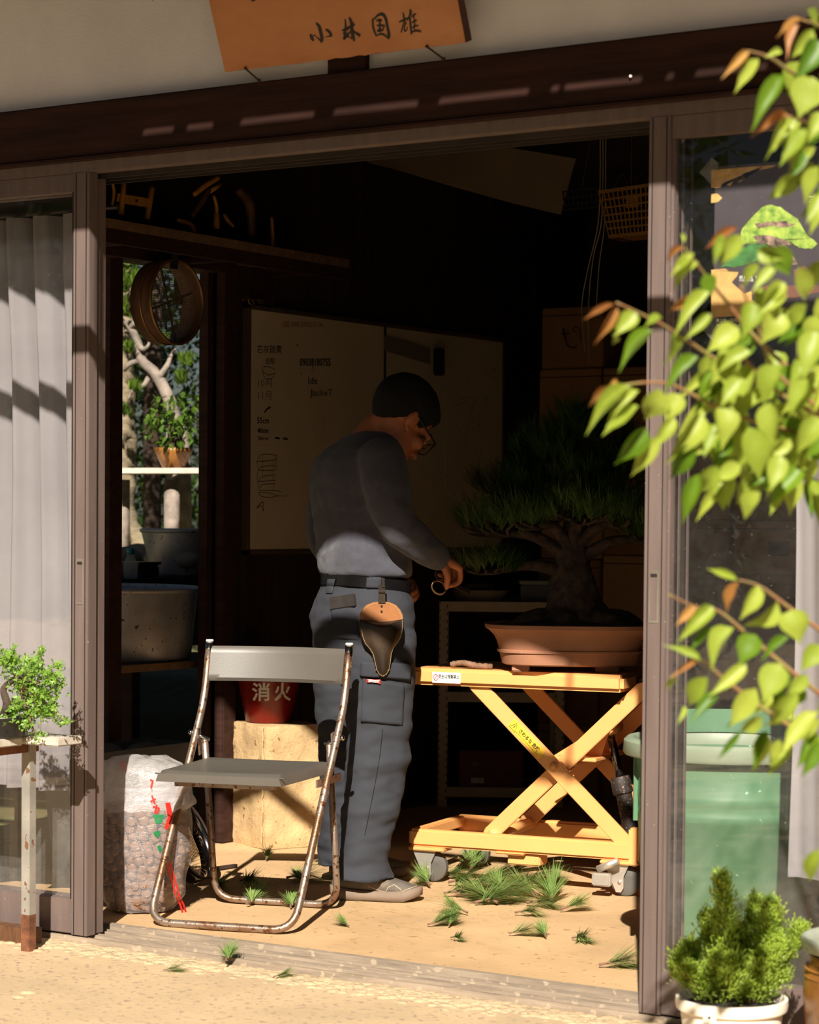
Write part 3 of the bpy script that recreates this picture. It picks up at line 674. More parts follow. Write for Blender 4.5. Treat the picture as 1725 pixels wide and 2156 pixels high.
sk = [wz([(190, 350), (200, 315), (250, 302), (320, 325), (350, 350)]), wz([(190, 350), (225, 390), (270, 405), (350, 380)]), wz([(190, 350), (205, 420), (250, 455), (310, 440), (350, 375)]),
      wz([(120, 1470), (190, 1380), (355, 1395), (350, 1445), (120, 1470)], 1), wz([(120, 1470), (135, 1570), (125, 1650), (140, 1800)], 1), wz([(140, 1570), (190, 1530), (355, 1520), (320, 1575), (140, 1575)], 1),
      wz([(355, 1395), (355, 1520)], 1), wz([(140, 1715), (190, 1655), (355, 1630)], 1), wz([(140, 1715), (355, 1695)], 1), wz([(190, 1745), (345, 1740)], 1), wz([(145, 1800), (190, 1750)], 1),
      wz([(140, 1845), (250, 1850), (380, 1885), (490, 1890), (495, 1870)], 1), wz([(140, 1845), (170, 1890), (280, 1910), (400, 1885)], 1), wz([(190, 1380), (190, 1650)], .8), wz([(320, 1460), (325, 1820)], .8), wz([(145, 1820), (350, 1825), (440, 1845)], 1),
      wz([(120, 2030), (195, 1960), (200, 2080), (180, 2010), (120, 2040)], 1.5), wz([(215, 865), (250, 820), (290, 800)], 4), wz([(345, 1175), (400, 1185)], 4), wz([(445, 1185), (500, 1195)], 4), wz([(610, 30), (630, 48)], 3), wz([(660, 395), (672, 380)], 3),
      [(659, 773, 1.2), (659, 788, 1.2)], [(655, 779, 1.2), (659, 773, 1.2), (663, 779, 1.2)]]
sk2 = [[(666, 877, 1), (668, 890, 1)], [(681, 883, 1), (680, 905, 1), (683, 915, 1)], [(660, 900, 1), (664, 920, 1)]]
r2 = random.Random(4)
for _ in range(60):
    x = r2.uniform(825, 1045); y = r2.uniform(760, 1110)
    if 770 < x < 935 and y > 790: x = r2.uniform(950, 1045)
    L = [(x, y, 1)]
    for _k in range(r2.randint(1, 4)): L.append((L[-1][0] + r2.uniform(-5, 6), L[-1][1] + r2.uniform(-6, 6), 1))
    sk2.append(L)
sk2 += [[(1000, 838, 1.2), (985, 900, 1.2), (978, 940, 1.2)], [(960, 895, 1), (978, 925, 1), (982, 952, 1)], [(1008, 835, 1), (990, 855, 1), (975, 838, 1)], [(965, 836, 1), (1000, 838, 1)]]
pix_strokes(sk, (BX - .0035, 0, 0), (1, 0, 0), k=5).build('marker_sketch', 'ink', wb, world=True, fix=False)['kind'] = 'stuff'
pix_strokes(sk2, (BX - .0035, 0, 0), (1, 0, 0), k=3).build('marker_sketch', 'ink_faint', wb, world=True, fix=False)['kind'] = 'stuff'
er = at_x(918, 762, BX)
tag(MB().box((er.x, er.y - .025, er.z - .055), (er.x + .03, er.y + .025, er.z + .055)).build('board_eraser', 'blackplastic', bevel=.006), 'black board eraser stuck on the right half of the whiteboard', 'eraser')
a = at_x(808, 722, BX); b = at_x(905, 752, BX)
mb = MB(); mb.add([a + Vector((.003, 0, .03)), b + Vector((.003, 0, .03)), b + Vector((.003, 0, -.03)), a + Vector((.003, 0, -.03))], [(0, 1, 2, 3)])
nt = mb.prism([(0, 0), ((b - a).length, 0), ((b - a).length, .05), (0, .05)], a + Vector((.0015, 0, -.02)), (b - a).normalized(), (0, 0, 1), (.002, 0, 0)).build('ruler_strip', 'ink_faint'); tag(nt, 'grey magnetic strip slanting across the top of the whiteboard', 'strip')
hk = at_x(528, 634, BX + .005)
orn = MB().tube(smoothpath([hk + Vector((0, -.05, 0)), hk + Vector((0, -.01, .012)), hk + Vector((0, .02, -.006)), hk + Vector((0, .0, -.012)), hk + Vector((0, -.012, .004)), hk + Vector((0, .03, .008)), hk + Vector((0, .06, -.002)), hk + Vector((0, .075, .006)), hk + Vector((0, .05, .01))], 6), .0035, 6).build('wire_hook', 'brass', smooth=True)
tag(orn, 'curly brass wire hook on the top corner of the whiteboard', 'hook')

# ================================================================== SHELF AND TOOLS high on the left wall
ws = thing('wall_shelf', 'long wooden shelf high on the side wall holding tools', 'shelf', (XL, .7, 2.093))
MB().box((0, 0, -.03), (.30, 1.38, 0)).build('shelf_board', 'shelfwood', ws)
MB().box((.285, 0, -.075), (.30, 1.38, -.03)).build('front_batten', 'beam', ws)
for y in (.2, .75, 1.25): MB().box((0, y, -.2), (.03, y + .04, -.03)).box((.03, y, -.06), (.285, y + .04, -.03)).build('shelf_bracket', 'beam', ws)
SX = -.66
def sp(x, y, X=SX): return at_x(x, y, X)
hw = thing('wooden_winder', 'H-shaped yellow wooden winder standing on the wall shelf', 'winder', sp(285, 458) + Vector((0, 0, 0)))
MB().tube([sp(261, 384), sp(254, 452)], .0095, 14).build('post', 'oldwood', hw, True, True)
MB().tube([sp(320.5, 395), sp(309.6, 462)], .0095, 14).build('post', 'oldwood', hw, True, True)
MB().bar(sp(259, 419), sp(314, 428), .012, .030, (0, 0, 1)).build('crossbar', 'oldwood', hw, world=True, bevel=.002)
MB().tube([sp(284, 423) + Vector((.004, 0, 0)), sp(284, 423) + Vector((.010, 0, 0))], .0045, 10).build('peg', 'iron', hw, world=True)
MB().tube([sp(250, 408), sp(248, 424)], .005, 8).build('spindle_end', 'oldwood', hw, world=True)
def tool(name, label, pts, rr, mat, cat='tool handle'):
    P = smoothpath([sp(*p) for p in pts], 5) if len(pts) > 2 else [sp(*p) for p in pts]
    r = [rr * (.85 + .25 * math.sin(3.1 * i / (len(P) - 1))) for i in range(len(P))] if len(P) > 2 else rr
    o = MB().tube(P, r, 10).build(name, mat, smooth=True); tag(o, label, cat)
tool('tool_handle', 'long curved wooden tool handle slanting up at the middle of the wall shelf', [(409, 410), (430, 392), (460, 374)], .009, 'oldwood')
tool('tool_handle', 'short wooden handle just below the long slanting one on the wall shelf', [(441, 404), (464, 389)], .007, 'oldwood')
tool('dark_tool', 'dark flat blade leaning under the slanting handles on the wall shelf', [(405, 455), (425, 425), (440, 400)], .010, 'oldwood2', 'tool')
tool('tool_handle', 'upright thin wooden handle in the middle of the wall shelf', [(450, 412), (456, 435), (456, 452)], .006, 'oldwood')
tool('wooden_block_handle', 'thick upright wooden handle end marked with a figure on the wall shelf', [(456, 450), (456, 482)], .011, 'oldwood')
tool('tool_handle', 'wooden handle slanting down to the right on the wall shelf', [(472, 452), (480, 465), (492, 477)], .006, 'oldwood')
tool('bent_handle', 'bent wooden grip at the front edge of the wall shelf', [(374, 463), (400, 472), (410, 487)], .007, 'oldwood')
tool('short_handle', 'short upright wooden handle at the far end of the wall shelf', [(572, 457), (574, 493), (574, 522)], .006, 'oldwood')
tool('curved_stick', 'curved wooden stick beside the door jamb on the wall shelf', [(236, 384), (240, 405), (235, 440)], .005, 'oldwood')
for i, (pts, rr) in enumerate((([(500, 400), (525, 430), (530, 500)], .016), ([(400, 497), (440, 500), (478, 503)], .006))):
    tool('dark_tool', ('thick dark root-like tool standing on the wall shelf', 'dark stick lying flat along the wall shelf')[i], pts, rr, 'oldwood2', 'tool')

# hanging riddle (garden sieve) ------------------------------------
rc = at_x(373, 636, -.752); RR = .140
rd = thing('garden_sieve', 'large round metal garden sieve hanging in the side opening', 'sieve', rc + Vector((-.06, 0, -RR)))
def ringx(c, r, x, n=48): return [Vector((c.x + x, c.y + r * math.cos(2 * math.pi * j / n), c.z + r * math.sin(2 * math.pi * j / n))) for j in range(n)]
mb = MB(); mb.rings([ringx(rc, RR, 0), ringx(rc, RR * 1.0, -.045), ringx(rc, RR * .995, -.09), ringx(rc, RR * .98, -.09), ringx(rc, RR * .98, 0)], closed=True); mb.build('rim_wall', 'oldwood2', rd, True, True)
MB().tube(ringx(rc, RR * 1.005, 0), .005, 8, closed=True).build('rim_bead', 'brass', rd, True, True)
MB().tube(ringx(rc, RR * 1.01, -.045), .003, 8, closed=True).build('rim_bead', 'brass', rd, True, True)
mb = MB()
for k in range(-17, 18):
    t = k / 18 * RR * .98; h = math.sqrt(max(0, (RR * .97) ** 2 - t * t))
    mb.tube([rc + Vector((-.03, t, -h)), rc + Vector((-.03, t, h))], .0007, 4); mb.tube([rc + Vector((-.03, -h, t)), rc + Vector((-.03, h, t))], .0007, 4)
o = mb.build('wire_mesh', 'mesh', rd, world=True); o['kind'] = 'stuff'
MB().bar(rc + Vector((-.04, -RR * .9, -RR * .3)), rc + Vector((-.04, RR * .9, RR * .3)), .006, .006).bar(rc + Vector((-.04, -RR * .3, RR * .9)), rc + Vector((-.04, RR * .3, -RR * .9)), .006, .006).build('cross_wire', 'iron', rd, world=True)
MB().bar(rc + Vector((.0, -.02, RR - .03)), rc + Vector((.02, -.02, RR + .10)), .008, .028).build('hanger_strap', 'blackplastic', rd, world=True)

# ================================================================== TUBS beyond the side opening
bn = thing('tub_bench', 'dark plank bench outside the side opening under the tin tubs', 'bench', (-1.3, 1.4, GZ - .03))
zb = .645
for k in range(4): MB().box((-1.66 + k * .17, .75, zb - .025), (-1.66 + k * .17 + .165, 2.15, zb)).build('plank', 'shelfwood', bn, world=True)
for x in (-1.6, -1.05):
    for y in (.85, 2.05): MB().box((x, y, GZ - .03), (x + .05, y + .05, zb - .025)).build('leg', 'beam', bn, world=True)
def tub(name, label, c, r0, r1, h, mat='tin'):
    t = thing(name, label, 'tub', c)
    MB().lathe([(r0 * .97, .0), (r0, .012), (r0 + (r1 - r0) * .5, h * .5), (r1, h - .012), (r1, h), (r1 * .97, h), (r0 * .97, .02)], n=56, cap=True).build('body', mat, t, True)
    MB().tube([(r1 * math.cos(2 * math.pi * j / 56), r1 * math.sin(2 * math.pi * j / 56), h) for j in range(56)], .009, 8, closed=True).build('rolled_rim', 'tin', t, True)
    return t
tub('tin_tub', 'big round grey tin tub on the bench in the side opening', (-1.345, 1.60, zb), .345, .368, .255)
zc = .90; cb = at_x(372, 1240, -1.72)
st = thing('side_crate', 'dark box supporting the small tin basin behind the big tub', 'crate', (-1.74, cb.y, zb))
MB().box((-.05, -.5, 0), (.14, .32, zc - zb - .01)).build('body', 'oldwood2', st); MB().box((-.18, -.51, zc - zb - .01), (.15, .33, zc - zb + .02)).build('lid', 'beam', st)
tub('tin_basin', 'smaller flared grey tin basin standing behind the big tub', (-1.74, cb.y + .06, zc + .02), .125, .165, .185)
sb = at_x(290, 1243, -1.72)
bx = thing('plastic_tub', 'dark lidded plastic box beside the small tin basin', 'box', (-1.72, sb.y, zc + .02))
MB().box((-.06, -.065, 0), (.06, .065, .05)).build('body', 'blackplastic', bx, bevel=.006); MB().box((-.065, -.07, .05), (.065, .07, .062)).build('lid', 'blackplastic', bx, bevel=.003)
bb = at_x(283, 1243, -1.60)
bo = thing('plastic_bottle', 'clear plastic bottle with blue cap behind the big tub', 'bottle', (-1.62, bb.y, .921))
MB().lathe([(.026, 0), (.027, .02), (.027, .06), (.014, .085), (.013, .1)], n=20).build('body', 'clear', bo, True)
MB().lathe([(.0155, .092), (.0155, .115), (.014, .118)], n=20).build('cap', 'blueplastic', bo, True)

# ================================================================== GARDEN beyond
g0 = at_d(268, 1165, 11.3); BK = g0.z
grid('garden_bank', -8.5, -1.98, 1.6, 9.5, BK, 50, 50, .06, 2.2, 'litter', 'raised garden bank with leaf litter beyond the tubs')
tr = thing('garden_tree', 'pale old tree trunk in the garden seen through the side opening', 'tree', (g0.x, g0.y, BK - .05))
D = depth(g0)
mb = MB(); P = [at_d(262, 1260, D), at_d(266, 1130, D), at_d(262, 1060, D), at_d(266, 950, D), at_d(262, 800, D), at_d(262, 640, D), at_d(255, 520, D), at_d(250, 380, D)]
mb.tube(smoothpath(P, 5), [.12 - .07 * min(1, i / 9) + .006 * math.sin(i * 1.7) for i in range(36)], 16)
for a in (0, 1.3, 2.4, 3.9, 5.1): mb.tube(smoothpath([P[1] + Vector((0, 0, .05)), P[1] + Vector((.16 * math.cos(a), .16 * math.sin(a), -.08)), P[1] + Vector((.34 * math.cos(a), .34 * math.sin(a), -.22))], 4), [.06, .056, .052, .048, .044, .038, .03, .02, .01], 8)
mb.build('trunk', 'trunk', tr, True, True)
mb = MB()
for _ in range(9): leafcards(mb, rng, 320, at_d(rng.uniform(180, 460), rng.uniform(330, 560), D + rng.uniform(-.3, .6)), (.28, .28, .15), .05, .2)
o = mb.build('foliage', 'gardenleaf', tr, world=True, fix=False); o['kind'] = 'stuff'
# garden bonsai with deadwood
Db = D - .45
db = thing('garden_pine', 'twisted silver deadwood bonsai pine in the garden', 'bonsai', (at_d(330, 1000, Db).x, at_d(330, 1000, Db).y, BK))
mb = MB()
tp = [(372, 900), (360, 850), (330, 790), (300, 760), (290, 720), (275, 690), (262, 675)]
mb.tube(smoothpath([at_d(x, y, Db) for x, y in tp], 5), [.034 - .0007 * i for i in range(31)], 10)
for seg in ([(290, 720), (300, 735), (312, 728), (318, 705)], [(300, 760), (275, 765), (262, 780)], [(335, 795), (352, 770), (362, 745), (370, 735)], [(320, 780), (305, 810), (285, 815), (270, 840)], [(275, 690), (285, 680), (300, 685)]):
    mb.tube(smoothpath([at_d(x, y, Db + rng.uniform(-.05, .05)) for x, y in seg], 4), [.018 - .0012 * i for i in range(4 * (len(seg) - 1) + 1)], 6)
mb.tube([at_d(372, 900, Db), at_d(376, 980, Db), Vector((at_d(376, 980, Db).x, at_d(376, 980, Db).y, BK - .03))], [.05, .06, .07], 10)
mb.build('deadwood', 'deadwood', db, True, True)
mb = MB()
for x, y, r in ((245, 585, 20), (270, 610, 18), (250, 640, 20), (285, 590, 12), (262, 660, 14), (275, 735, 10), (245, 740, 12), (240, 830, 14), (285, 820, 12), (300, 640, 16), (390, 760, 14), (380, 800, 12), (260, 870, 12), (340, 720, 10)):
    for _ in range(10):
        p = at_d(x + rng.uniform(-r, r), y + rng.uniform(-r * .7, r * .7), Db + rng.uniform(-.1, .1)); tuft(mb, rng, p, (rng.uniform(-.5, .5), rng.uniform(-.5, .5), 1), 26, .05, 1.1, .002)
o = mb.build('needles', 'gardenleaf', db, world=True, fix=False); o['kind'] = 'stuff'
# plank bench with leafy potted plant
Dp = D - .75
pb = thing('garden_bench', 'white weathered plank bench in the garden', 'bench', (at_d(330, 1000, Dp).x, at_d(330, 1000, Dp).y, BK - .03))
a = at_d(246, 992, Dp); b = at_d(470, 992, Dp)
MB().bar(a, b, .26, .024).build('plank', 'oldplank', pb, world=True)
q = at_d(362, 1010, Dp); MB().tube([q, Vector((q.x, q.y, BK - .05))], .036, 12).build('post', 'deadwood', pb, True, True)
q = at_d(455, 1010, Dp); MB().tube([q, Vector((q.x, q.y, BK - .05))], .04, 12).build('post', 'deadwood', pb, True, True)
q = at_d(258, 1010, Dp + .1); MB().tube([q, Vector((q.x, q.y, BK - .05))], .035, 12).build('post', 'deadwood', pb, True, True)
lp = thing('leafy_plant', 'leafy green potted plant on the white garden bench', 'plant', (at_d(365, 985, Dp).x, at_d(365, 985, Dp).y, at_d(365, 985, Dp).z))
MB().lathe([(.05, 0), (.085, .07), (.09, .09), (.08, .09), (.05, .02)], n=24).build('pot', 'glaze', lp, True)
MB().tube(smoothpath([(0, 0, .06), (.01, .0, .14), (-.01, .02, .2)], 4), .035, 8).build('stem', 'bark', lp, True)
mb = MB()
for x, y, r, n in ((350, 860, 34, 60), (390, 850, 30, 55), (330, 890, 22, 34), (395, 900, 26, 44), (365, 905, 22, 30), (345, 925, 14, 14)):
    for _ in range(n):
        p = at_d(x + rng.uniform(-r, r), y + rng.uniform(-r, r), Dp - .12 + rng.uniform(-.1, .12)); t = Vector((rng.gauss(0, .6), rng.gauss(0, .6) - .3, -.7 + rng.gauss(0, .4))).normalized(); u, v = frame_axes(t); s = rng.uniform(.03, .05)
        mb.add([p, p + t * s * .4 + u * s * .3, p + t * s * 1.1, p + t * s * .4 - u * s * .3], [(0, 1, 2), (0, 2, 3)])
o = mb.build('leaves', 'gardenleaf', lp, world=True, fix=False); o['kind'] = 'stuff'
# leafy hedge close behind the garden bench
gh = thing('garden_hedge', 'dense dark green hedge filling the garden view behind the pale trunk', 'hedge', (at_d(320, 1150, 12.6).x, at_d(320, 1150, 12.6).y, BK - .05))
MB().tube([gh.location, gh.location + Vector((0, 0, 1.9))], .05, 8).build('stem', 'bark', gh, True, True)
mb = MB()
for _ in range(34): leafcards(mb, rng, 330, at_d(rng.uniform(100, 540), rng.uniform(330, 1160), 13.0 + rng.uniform(-.3, .5)), (.34, .34, .3), .055, .2)
mb.build('foliage', 'hedge', gh, world=True, fix=False)['kind'] = 'stuff'
# stones, hedge
for i, (x, y, s, lb) in enumerate(((290, 1195, .16, 'grey garden stone at the foot of the pale tree'), (262, 1215, .13, 'dark garden stone left of the small basin'), (345, 1110, .15, 'pale round garden stone behind the bench post'), (400, 1080, .10, 'small brown garden stone far right in the side opening'))):
    c = at_d(x, y, 10.2 - i * .3); s *= .6; mb = MB(); mb.ball((0, 0, 0), (s, s * .8, s * .55), nu=14, nv=9); mb.v = [tuple(Vector(v) * (1 + .25 * mnoise.noise(Vector(v) * 9 + Vector((i * 3, 0, 0))))) for v in mb.v]
    o = mb.build('garden_stone', 'stone', smooth=True); o.location = (c.x, c.y, BK + s * .1); tag(o, lb, 'stone')
def tree_of(name, label, loc, h, spread, n, leaf, mat, seed, size=.14):
    r = random.Random(seed); t = thing(name, label, 'tree', loc)
    MB().tube(smoothpath([(0, 0, 0), (r.uniform(-.1, .1), .05, h * .3), (r.uniform(-.2, .2), 0, h * .7)], 5), [.14 - .007 * i for i in range(11)], 10).build('trunk', 'bark', t, True)
    mb = MB()
    for k in range(n):
        c = (r.uniform(-spread, spread), r.uniform(-spread * .6, spread * .6), r.uniform(.12, .95) * h); leafcards(mb, r, leaf, c, (.8, .7, .6), size, .25)
    o = mb.build('foliage', mat, t, fix=False); o['kind'] = 'stuff'; return t
for i, (x, y, lb) in enumerate(((-7.6, 5.4, 'dense dark hedge tree straight behind the deadwood bonsai'), (-8.8, 9.0, 'dense dark tree at the far back of the garden'), (-4.0, 8.6, 'dark tree right of the garden view behind the tubs'))):
    tree_of('hedge_tree', lb, (x, y, GZ - .1), 4.2, 1.5, 26, 170, 'hedge', 20 + i)
for i, (x, y, lb) in enumerate(((-11.5, -9.0, 'leafy shade tree at the far left end of the yard'), (-7.6, -8.8, 'leafy tree mirrored in the left door glass'), (-3.8, -9.4, 'leafy shade tree across the yard left of the doorway'), (0.0, -9.6, 'leafy shade tree across the yard opposite the doorway'), (3.8, -9.4, 'leafy shade tree across the yard opposite the right door'), (7.6, -9.0, 'leafy tree mirrored in the right door glass'), (11.4, -8.6, 'leafy shade tree at the far right end of the yard'))):
    tree_of('yard_shade_tree', lb, (x, y, GZ - .1), 5.5, 1.15, 32, 150, 'hedge', 40 + i, .24)  # row behind the camera, widened and raised to shade the yard and block sky

# ================================================================== FOLDING CHAIR
ca = math.radians(-74)                       # facing direction
cf = Vector((math.cos(ca), math.sin(ca), 0)); cl = Vector((-cf.y, cf.x, 0)) * 1.0   # forward, sitter's left -> image right
ch = thing('folding_chair', 'grey vinyl folding chair with rusty chrome frame in the doorway', 'chair', (.165, .53, .0))
def cp(s, f, z): return cl * s + cf * f + Vector((0, 0, z))     # s: towards image right
R_ = .0112; HW = .222
fr = []
fr = fillet([cp(-HW, -.225, .785), cp(-HW, -.185, .615), cp(-HW + .004, .235, R_), cp(HW - .004, .235, R_), cp(HW, -.185, .615), cp(HW, -.225, .785)], .07, 7)
MB().tube(fr, R_, 14).build('main_frame', 'rustchrome', ch, True)
for s in (-1, 1):
    P0 = cp(s * HW, -.212, .72); P1 = cp(s * HW, -.2255, .787)
    MB().tube([P0, P1], R_ * 1.07, 14).build('chrome_sleeve', 'chrome', ch, True)
    MB().tube([P1, P1 + Vector((0, 0, .006))], [R_ * 1.15, R_ * .9], 14).build('end_cap', 'cap', ch, True)
rl = fillet([cp(-HW + .026, -.125, .50), cp(-HW + .026, -.215, R_), cp(HW - .026, -.215, R_), cp(HW - .026, -.125, .50)], .07, 7)
MB().tube(rl, R_ * .92, 14).build('rear_leg_frame', 'rustchrome', ch, True)
for s in (-1, 1):
    a = cp(s * HW, -.118, .52); b = cp(s * (HW - .028), -.125, .50)
    MB().tube([a + cl * (s * .016), b - cl * (s * .012)], .006, 10).ball(a + cl * (s * .016), .009, nu=10, nv=6).build('pivot_bolt', 'chrome', ch, True)
    MB().bar(cp(s * (HW - .012), -.112, .535), cp(s * (HW - .012), -.128, .455), .004, .022, cf).build('hinge_plate', 'rustchrome', ch)
    MB().bar(cp(s * (HW - .014), .02, .398), cp(s * (HW - .014), -.19, .398), .005, .022).build('seat_link', 'rustchrome', ch)
def padgrid(fn, nu, nv):
    vs = []; fs = []
    for side in (0, 1):
        for j in range(nv + 1):
            for i in range(nu + 1): vs.append(fn(i / nu, j / nv, side))
    n1 = (nu + 1) * (nv + 1)
    for side in (0, 1):
        for j in range(nv):
            for i in range(nu): a = side * n1 + j * (nu + 1) + i; fs.append((a, a + 1, a + nu + 2, a + nu + 1))
    def ring(i, j): return j * (nu + 1) + i
    bd = [ring(i, 0) for i in range(nu + 1)] + [ring(nu, j) for j in range(1, nv + 1)] + [ring(i, nv) for i in range(nu - 1, -1, -1)] + [ring(0, j) for j in range(nv - 1, 0, -1)]
    for k in range(len(bd)): a, b = bd[k], bd[(k + 1) % len(bd)]; fs.append((a, b, b + n1, a + n1))
    return vs, fs
def seatfn(u, v, side):
    sx = (u - .5) * 2; fy = v
    wdt = .205 - .012 * v ** 2
    f = -.155 + .415 * v
    edge = min(u, 1 - u, v, 1 - v); rnd = min(1, edge / .07)
    z = .438 + .010 * (1 - (1 - rnd) ** 2) - .012 * math.sin(math.pi * v) * math.sin(math.pi * u)
    if side: z = .412 + .004 * (1 - rnd)
    cr = .012 * (1 - min(1, edge / .05)) if side == 0 else .004
    corner = 0.0
    return cp(sx * (wdt - cr - corner), f - corner * (1 if v > .5 else -1), z)
mb = MB(); mb.add(*padgrid(seatfn, 26, 22)); seat = mb.build('seat', 'vinyl', ch, 'auto')
MB().tube([cp((u - .5) * .39, .252, .4375) for u in [i / 12 for i in range(13)]], .0018, 6).build('seat_piping', 'vinyl', seat, True)
MB().bar(cp(-.15, .20, .405), cp(.15, .20, .405), .03, .012).build('seat_underframe', 'rustchrome', ch)
def backfn(u, v, side):
    sx = (u - .5) * 2; z = .670 + .104 * v; lean = -.195 - .235 * (z - .652)
    bow = -.042 * (1 - sx * sx); th = .011 * min(1, min(v, 1 - v) / .12 + .25)
    return cp(sx * (HW - .010), lean + bow + (th if side else -th), z)
mb = MB(); mb.add(*padgrid(backfn, 26, 10)); mb.build('backrest', 'vinyl', ch, 'auto')

# ================================================================== BAG OF PELLETS
BC = Vector((-.170, .438, .004)); BRX, BRY = .148, .118; brot = math.radians(28)
bag = thing('plastic_bag', 'clear plastic bag of brown pellets with folded milky top', 'bag', BC)
rb = random.Random(11)
def bagpt(a, z, k=1.0):
    t = z / .37
    pr = .80 + .22 * math.sin(min(1, t * 1.25) * math.pi * .62) - .10 * max(0, t - .7)
    if t < .12: pr *= .80 + .2 * (t / .12)
    x, y = BRX * pr * k * math.cos(a), BRY * pr * k * math.sin(a)
    sw = .010 * mnoise.noise(Vector((math.cos(a) * 2.2, math.sin(a) * 2.2, z * 14)))
    x += sw * math.cos(a); y += sw * math.sin(a)
    return Vector((x * math.cos(brot) - y * math.sin(brot), x * math.sin(brot) + y * math.cos(brot), z))
mb = MB(); mb.rings([[bagpt(2 * math.pi * j / 72, .37 * i / 44) for j in range(72)] for i in range(45)], cap=False)
mb.add([bagpt(2 * math.pi * j / 72, 0.0) for j in range(72)], [tuple(range(72))])
lower = mb.build('lower_film', 'film', bag, True, fix=False)
# crumpled milky upper part with two side wings and a loose flap
mb = MB(); rs = []
lv = [(.300, .95, .97), (.318, 1.12, .94), (.335, 1.06, .82), (.37, .98, .84), (.405, .92, .80), (.43, .80, .66), (.446, .55, .42), (.452, .2, .14)]
for z, kx, ky in lv:
    ring = []
    for j in range(72):
        a = 2 * math.pi * j / 72; cr = 1 + .10 * mnoise.noise(Vector((math.cos(a) * 3, math.sin(a) * 3, z * 20)))
        x, y = BRX * kx * cr * math.cos(a), BRY * ky * cr * math.sin(a)
        ring.append(Vector((x * math.cos(brot) - y * math.sin(brot), x * math.sin(brot) + y * math.cos(brot), z + .012 * mnoise.noise(Vector((x * 30, y * 30, z * 5))))))
    rs.append(ring)
mb.rings(rs, cap=False); upper = mb.build('upper_film', 'film_milky', bag, True, fix=False)
mb = MB(); vs = []; fs = []
for j in range(9):
    for i in range(13):
        p = at_d(212 + 92 * i / 12, 1655 - 56 * j / 8 + (10 * i / 12 if j > 4 else 0), 7.0 + .03 * math.sin(i * 1.3 + j)); vs.append(p)
for j in range(8):
    for i in range(12): a = j * 13 + i; fs.append((a, a + 1, a + 14, a + 13))
mb.add(vs, fs); mb.build('loose_flap', 'film_milky', bag, True, True, fix=False)
dg = bpy.context.evaluated_depsgraph_get()
def bvh_of(obs):
    V = []; F = []
    for o in obs:
        base = o.parent.matrix_basis if o.parent else Matrix()
        off = len(V); V += [base @ v.co for v in o.data.vertices]; F += [tuple(i + off for i in p.vertices) for p in o.data.polygons]
    return BVHTree.FromPolygons(V, F)
def hit(bv, x, y):
    h = bv.ray_cast(CAM, ray(x, y).normalized()); return (h[0], h[1]) if h[0] is not None else (None, None)
def surf_ribbon(bv, pts, wpx, lift=.0015, k=5):
    P = []
    for i in range(len(pts) - 1):
        for j in range(k): t = j / k; P.append((pts[i][0] + (pts[i + 1][0] - pts[i][0]) * t, pts[i][1] + (pts[i + 1][1] - pts[i][1]) * t))
    P.append(pts[-1]); L = []; R = []
    for i, (x, y) in enumerate(P):
        a = P[max(i - 1, 0)]; b = P[min(i + 1, len(P) - 1)]; dx, dy = b[0] - a[0], b[1] - a[1]; n = math.hypot(dx, dy) or 1
        nx, ny = -dy / n * wpx / 2, dx / n * wpx / 2
        for S_, q in ((L, (x + nx, y + ny)), (R, (x - nx, y - ny))):
            h, nn = hit(bv, *q)
            if h is None: h = at_d(q[0], q[1], depth(S_[-1]) if S_ else 7.0); nn = -FW
            if nn.dot(FW) > 0: nn = -nn
            S_.append(h + nn * lift)
    m = len(P); mb = MB(); mb.add(L + R, [(i, i + 1, m + i + 1, m + i) for i in range(m - 1)]); return mb
bv = bvh_of([lower, upper])
for dx in (0, 7): surf_ribbon(bv, [(351 + dx, 1815), (360 + dx, 1850), (370 + dx, 1885), (380 + dx, 1905), (385 + dx, 1922)], 4).build('red_stripe', 'film_red', bag, world=True, fix=False)
for pts in ([(316, 1642), (322, 1644), (318, 1660)], [(320, 1675), (326, 1692)], [(317, 1688), (328, 1682)], [(322, 1698), (335, 1702), (331, 1712), (325, 1710)], [(330, 1694), (326, 1712)]): surf_ribbon(bv, pts, 4).build('red_lettering', 'film_red', bag, world=True, fix=False)
for pts in ([(323, 1718), (345, 1719)], [(327, 1718), (330, 1731), (340, 1730)], [(336, 1716), (340, 1730)], [(324, 1756), (335, 1752), (330, 1762)], [(334, 1780), (338, 1792)]): surf_ribbon(bv, pts, 7).build('green_lettering', 'film_green', bag, world=True, fix=False)
surf_ribbon(bv, [(352, 1690), (358, 1720), (350, 1745)], 10, .003).build('red_panel', 'film_red', bag, world=True, fix=False)
for dx in (0, 8):
    a = at_d(252 + dx, 1603, 6.95); b = at_d(257 + dx, 1624, 6.95); MB().add([a, a + RT * .006, b + RT * .006, b], [(0, 1, 2, 3)]).build('red_stripe', 'film_red', bag, world=True, fix=False)
pm = MB(); pm.lathe([(.0, -.0075), (.010, -.0075), (.0150, -.003), (.0155, .003), (.012, .0075), (.0, .0080)], n=12, cap=False); pmesh = pm.mesh('pellet')
pmesh.polygons.foreach_set('use_smooth', [True] * len(pmesh.polygons)); pmesh.materials.append(MT['pellet'])
cnt = 0
camdir = (CAM - BC).normalized()
